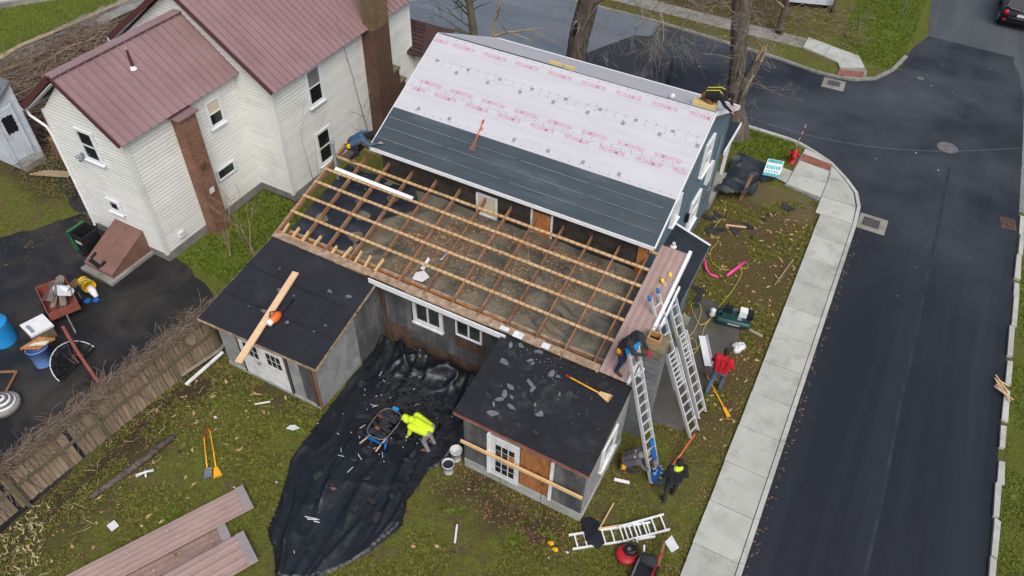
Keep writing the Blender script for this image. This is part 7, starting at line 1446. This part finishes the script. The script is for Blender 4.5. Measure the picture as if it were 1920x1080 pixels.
L1 = np.concatenate([scatter(3000, -3.6, .15, 13.2, 25.5, FOOT), scatter(500, -3.5, .2, 9, 13.2, FOOT), scatter(700, -14.9, -12.6, 1.5, 9, FOOT), scatter(500, -6.5, -2.2, 8.3, 9.4, FOOT), scatter(900, -12, -.5, 38, 46), scatter(2600, -35, -24, 12, 23), scatter(500, -33, -23, 8.5, 13), scatter(250, -5.5, -3.3, 27.6, 29.6), scatter(240, -13, -.2, 1, 9, FOOT), scatter(220, 1.45, 1.75, 8, 26), scatter(300, -.15, .3, 9, 26)])
leaf_mesh(z3(L1), .045, 'leaf_brown', 'leaf_litter'); tag(bpy.data.objects['leaf_litter'], 'brown fallen leaves scattered over yard, verge and gutter', 'leaves')
L2 = np.concatenate([scatter(60, -14.6, -11.6, 2, 9, FOOT), scatter(260, -3.4, .1, 13.2, 25, FOOT), scatter(60, -10, -1, 38, 44)]); o = leaf_mesh(z3(L2, .02), .09, 'leaf_tan', 'large_leaves'); tag(o, 'large pale curled leaves lying among the litter', 'leaves')
def grass(name, P, h, m, label, lean=.8):
    n = len(P); a = np.random.uniform(0, 6.283, n); hh = h*np.random.uniform(.5, 1.3, n); wd = hh*.22+.006
    base = np.concatenate([P, np.full((n, 1), .0)], 1); s = np.stack([np.cos(a)*wd, np.sin(a)*wd, np.zeros(n)], 1); b = np.random.uniform(0, 6.283, n); tip = base+np.stack([np.cos(b)*hh*lean, np.sin(b)*hh*lean, hh*.8], 1)
    V = np.stack([base-s, base+s, tip], 1).reshape(-1, 3); me = bpy.data.meshes.new(name); me.vertices.add(3*n); me.vertices.foreach_set('co', V.astype(np.float32).ravel()); me.loops.add(3*n); me.loops.foreach_set('vertex_index', np.arange(3*n)); me.polygons.add(n); me.polygons.foreach_set('loop_start', np.arange(0, 3*n, 3)); me.polygons.foreach_set('loop_total', np.full(n, 3))
    me.materials.append(MATS[m]); me.update(calc_edges=True); return tag(link(name, me), label, 'grass', kind='stuff')
def clump(P, s, keep, seed): return P[vnoise(P[:, 0], P[:, 1], s, seed)+.35*vnoise(P[:, 0], P[:, 1], s*3.1, seed+1) > keep]
gp = np.concatenate([clump(scatter(230000, -14.4, .15, -1, 9.6, FOOT), .9, .62, 61), clump(scatter(18000, -6.5, .2, 9, 13.4, FOOT), .9, .5, 63), clump(scatter(90000, -3.6, .2, 13.2, 26, FOOT), .8, .66, 65), clump(scatter(60000, -30, -3, 37.4, 48), .7, .6, 67), clump(scatter(24000, 7.05, 9.5, 5, 29), .8, .5, 69), clump(scatter(30000, -34, -22.8, 8.5, 14.5), .8, .75, 91), np.stack([np.random.normal(.13, .06, 5000), np.random.uniform(6, 26, 5000)], 1), np.stack([np.random.normal(-14.75, .12, 2500), np.random.uniform(1, 9, 2500)], 1)])
grass('turf', gp, .05, 'grass_blade', 'thin mossy turf with bare patches around the sheds and verges')
gl = np.concatenate([scatter(34000, -18.7, -14.3, 11.6, 16, FOOT), scatter(45000, -52, -36, 10, 30), clump(scatter(26000, -2, 1.3, 38.4, 52), .8, .4, 71), clump(scatter(14000, -6, -1.7, 27.8, 29.7, FOOT), .9, .4, 73), clump(scatter(7000, 7.05, 8, 5, 29), .7, .55, 75)])
grass('lawn_grass', gl, .075, 'grass_lush', 'greener lawn grass between houses and on the far lawns')
tf = clump(scatter(5000, -14.0, -.3, 1, 9.3, FOOT), 1.6, 1.0, 81); tf = np.concatenate([tf+np.random.normal(0, .04, tf.shape) for _ in range(9)]); grass('weed_tufts', tf, .11, 'grass_lush', 'bright green weed tufts dotted over the front lawn', 1.0)
st = scatter(1600, -15, -11, .5, 3.2, FOOT); st = st[(st[:, 0]+st[:, 1]*.9) < -11.7]; grass('dry_grass', st, .11, 'straw', 'tall dry straw coloured grass at the lower left corner', .9)
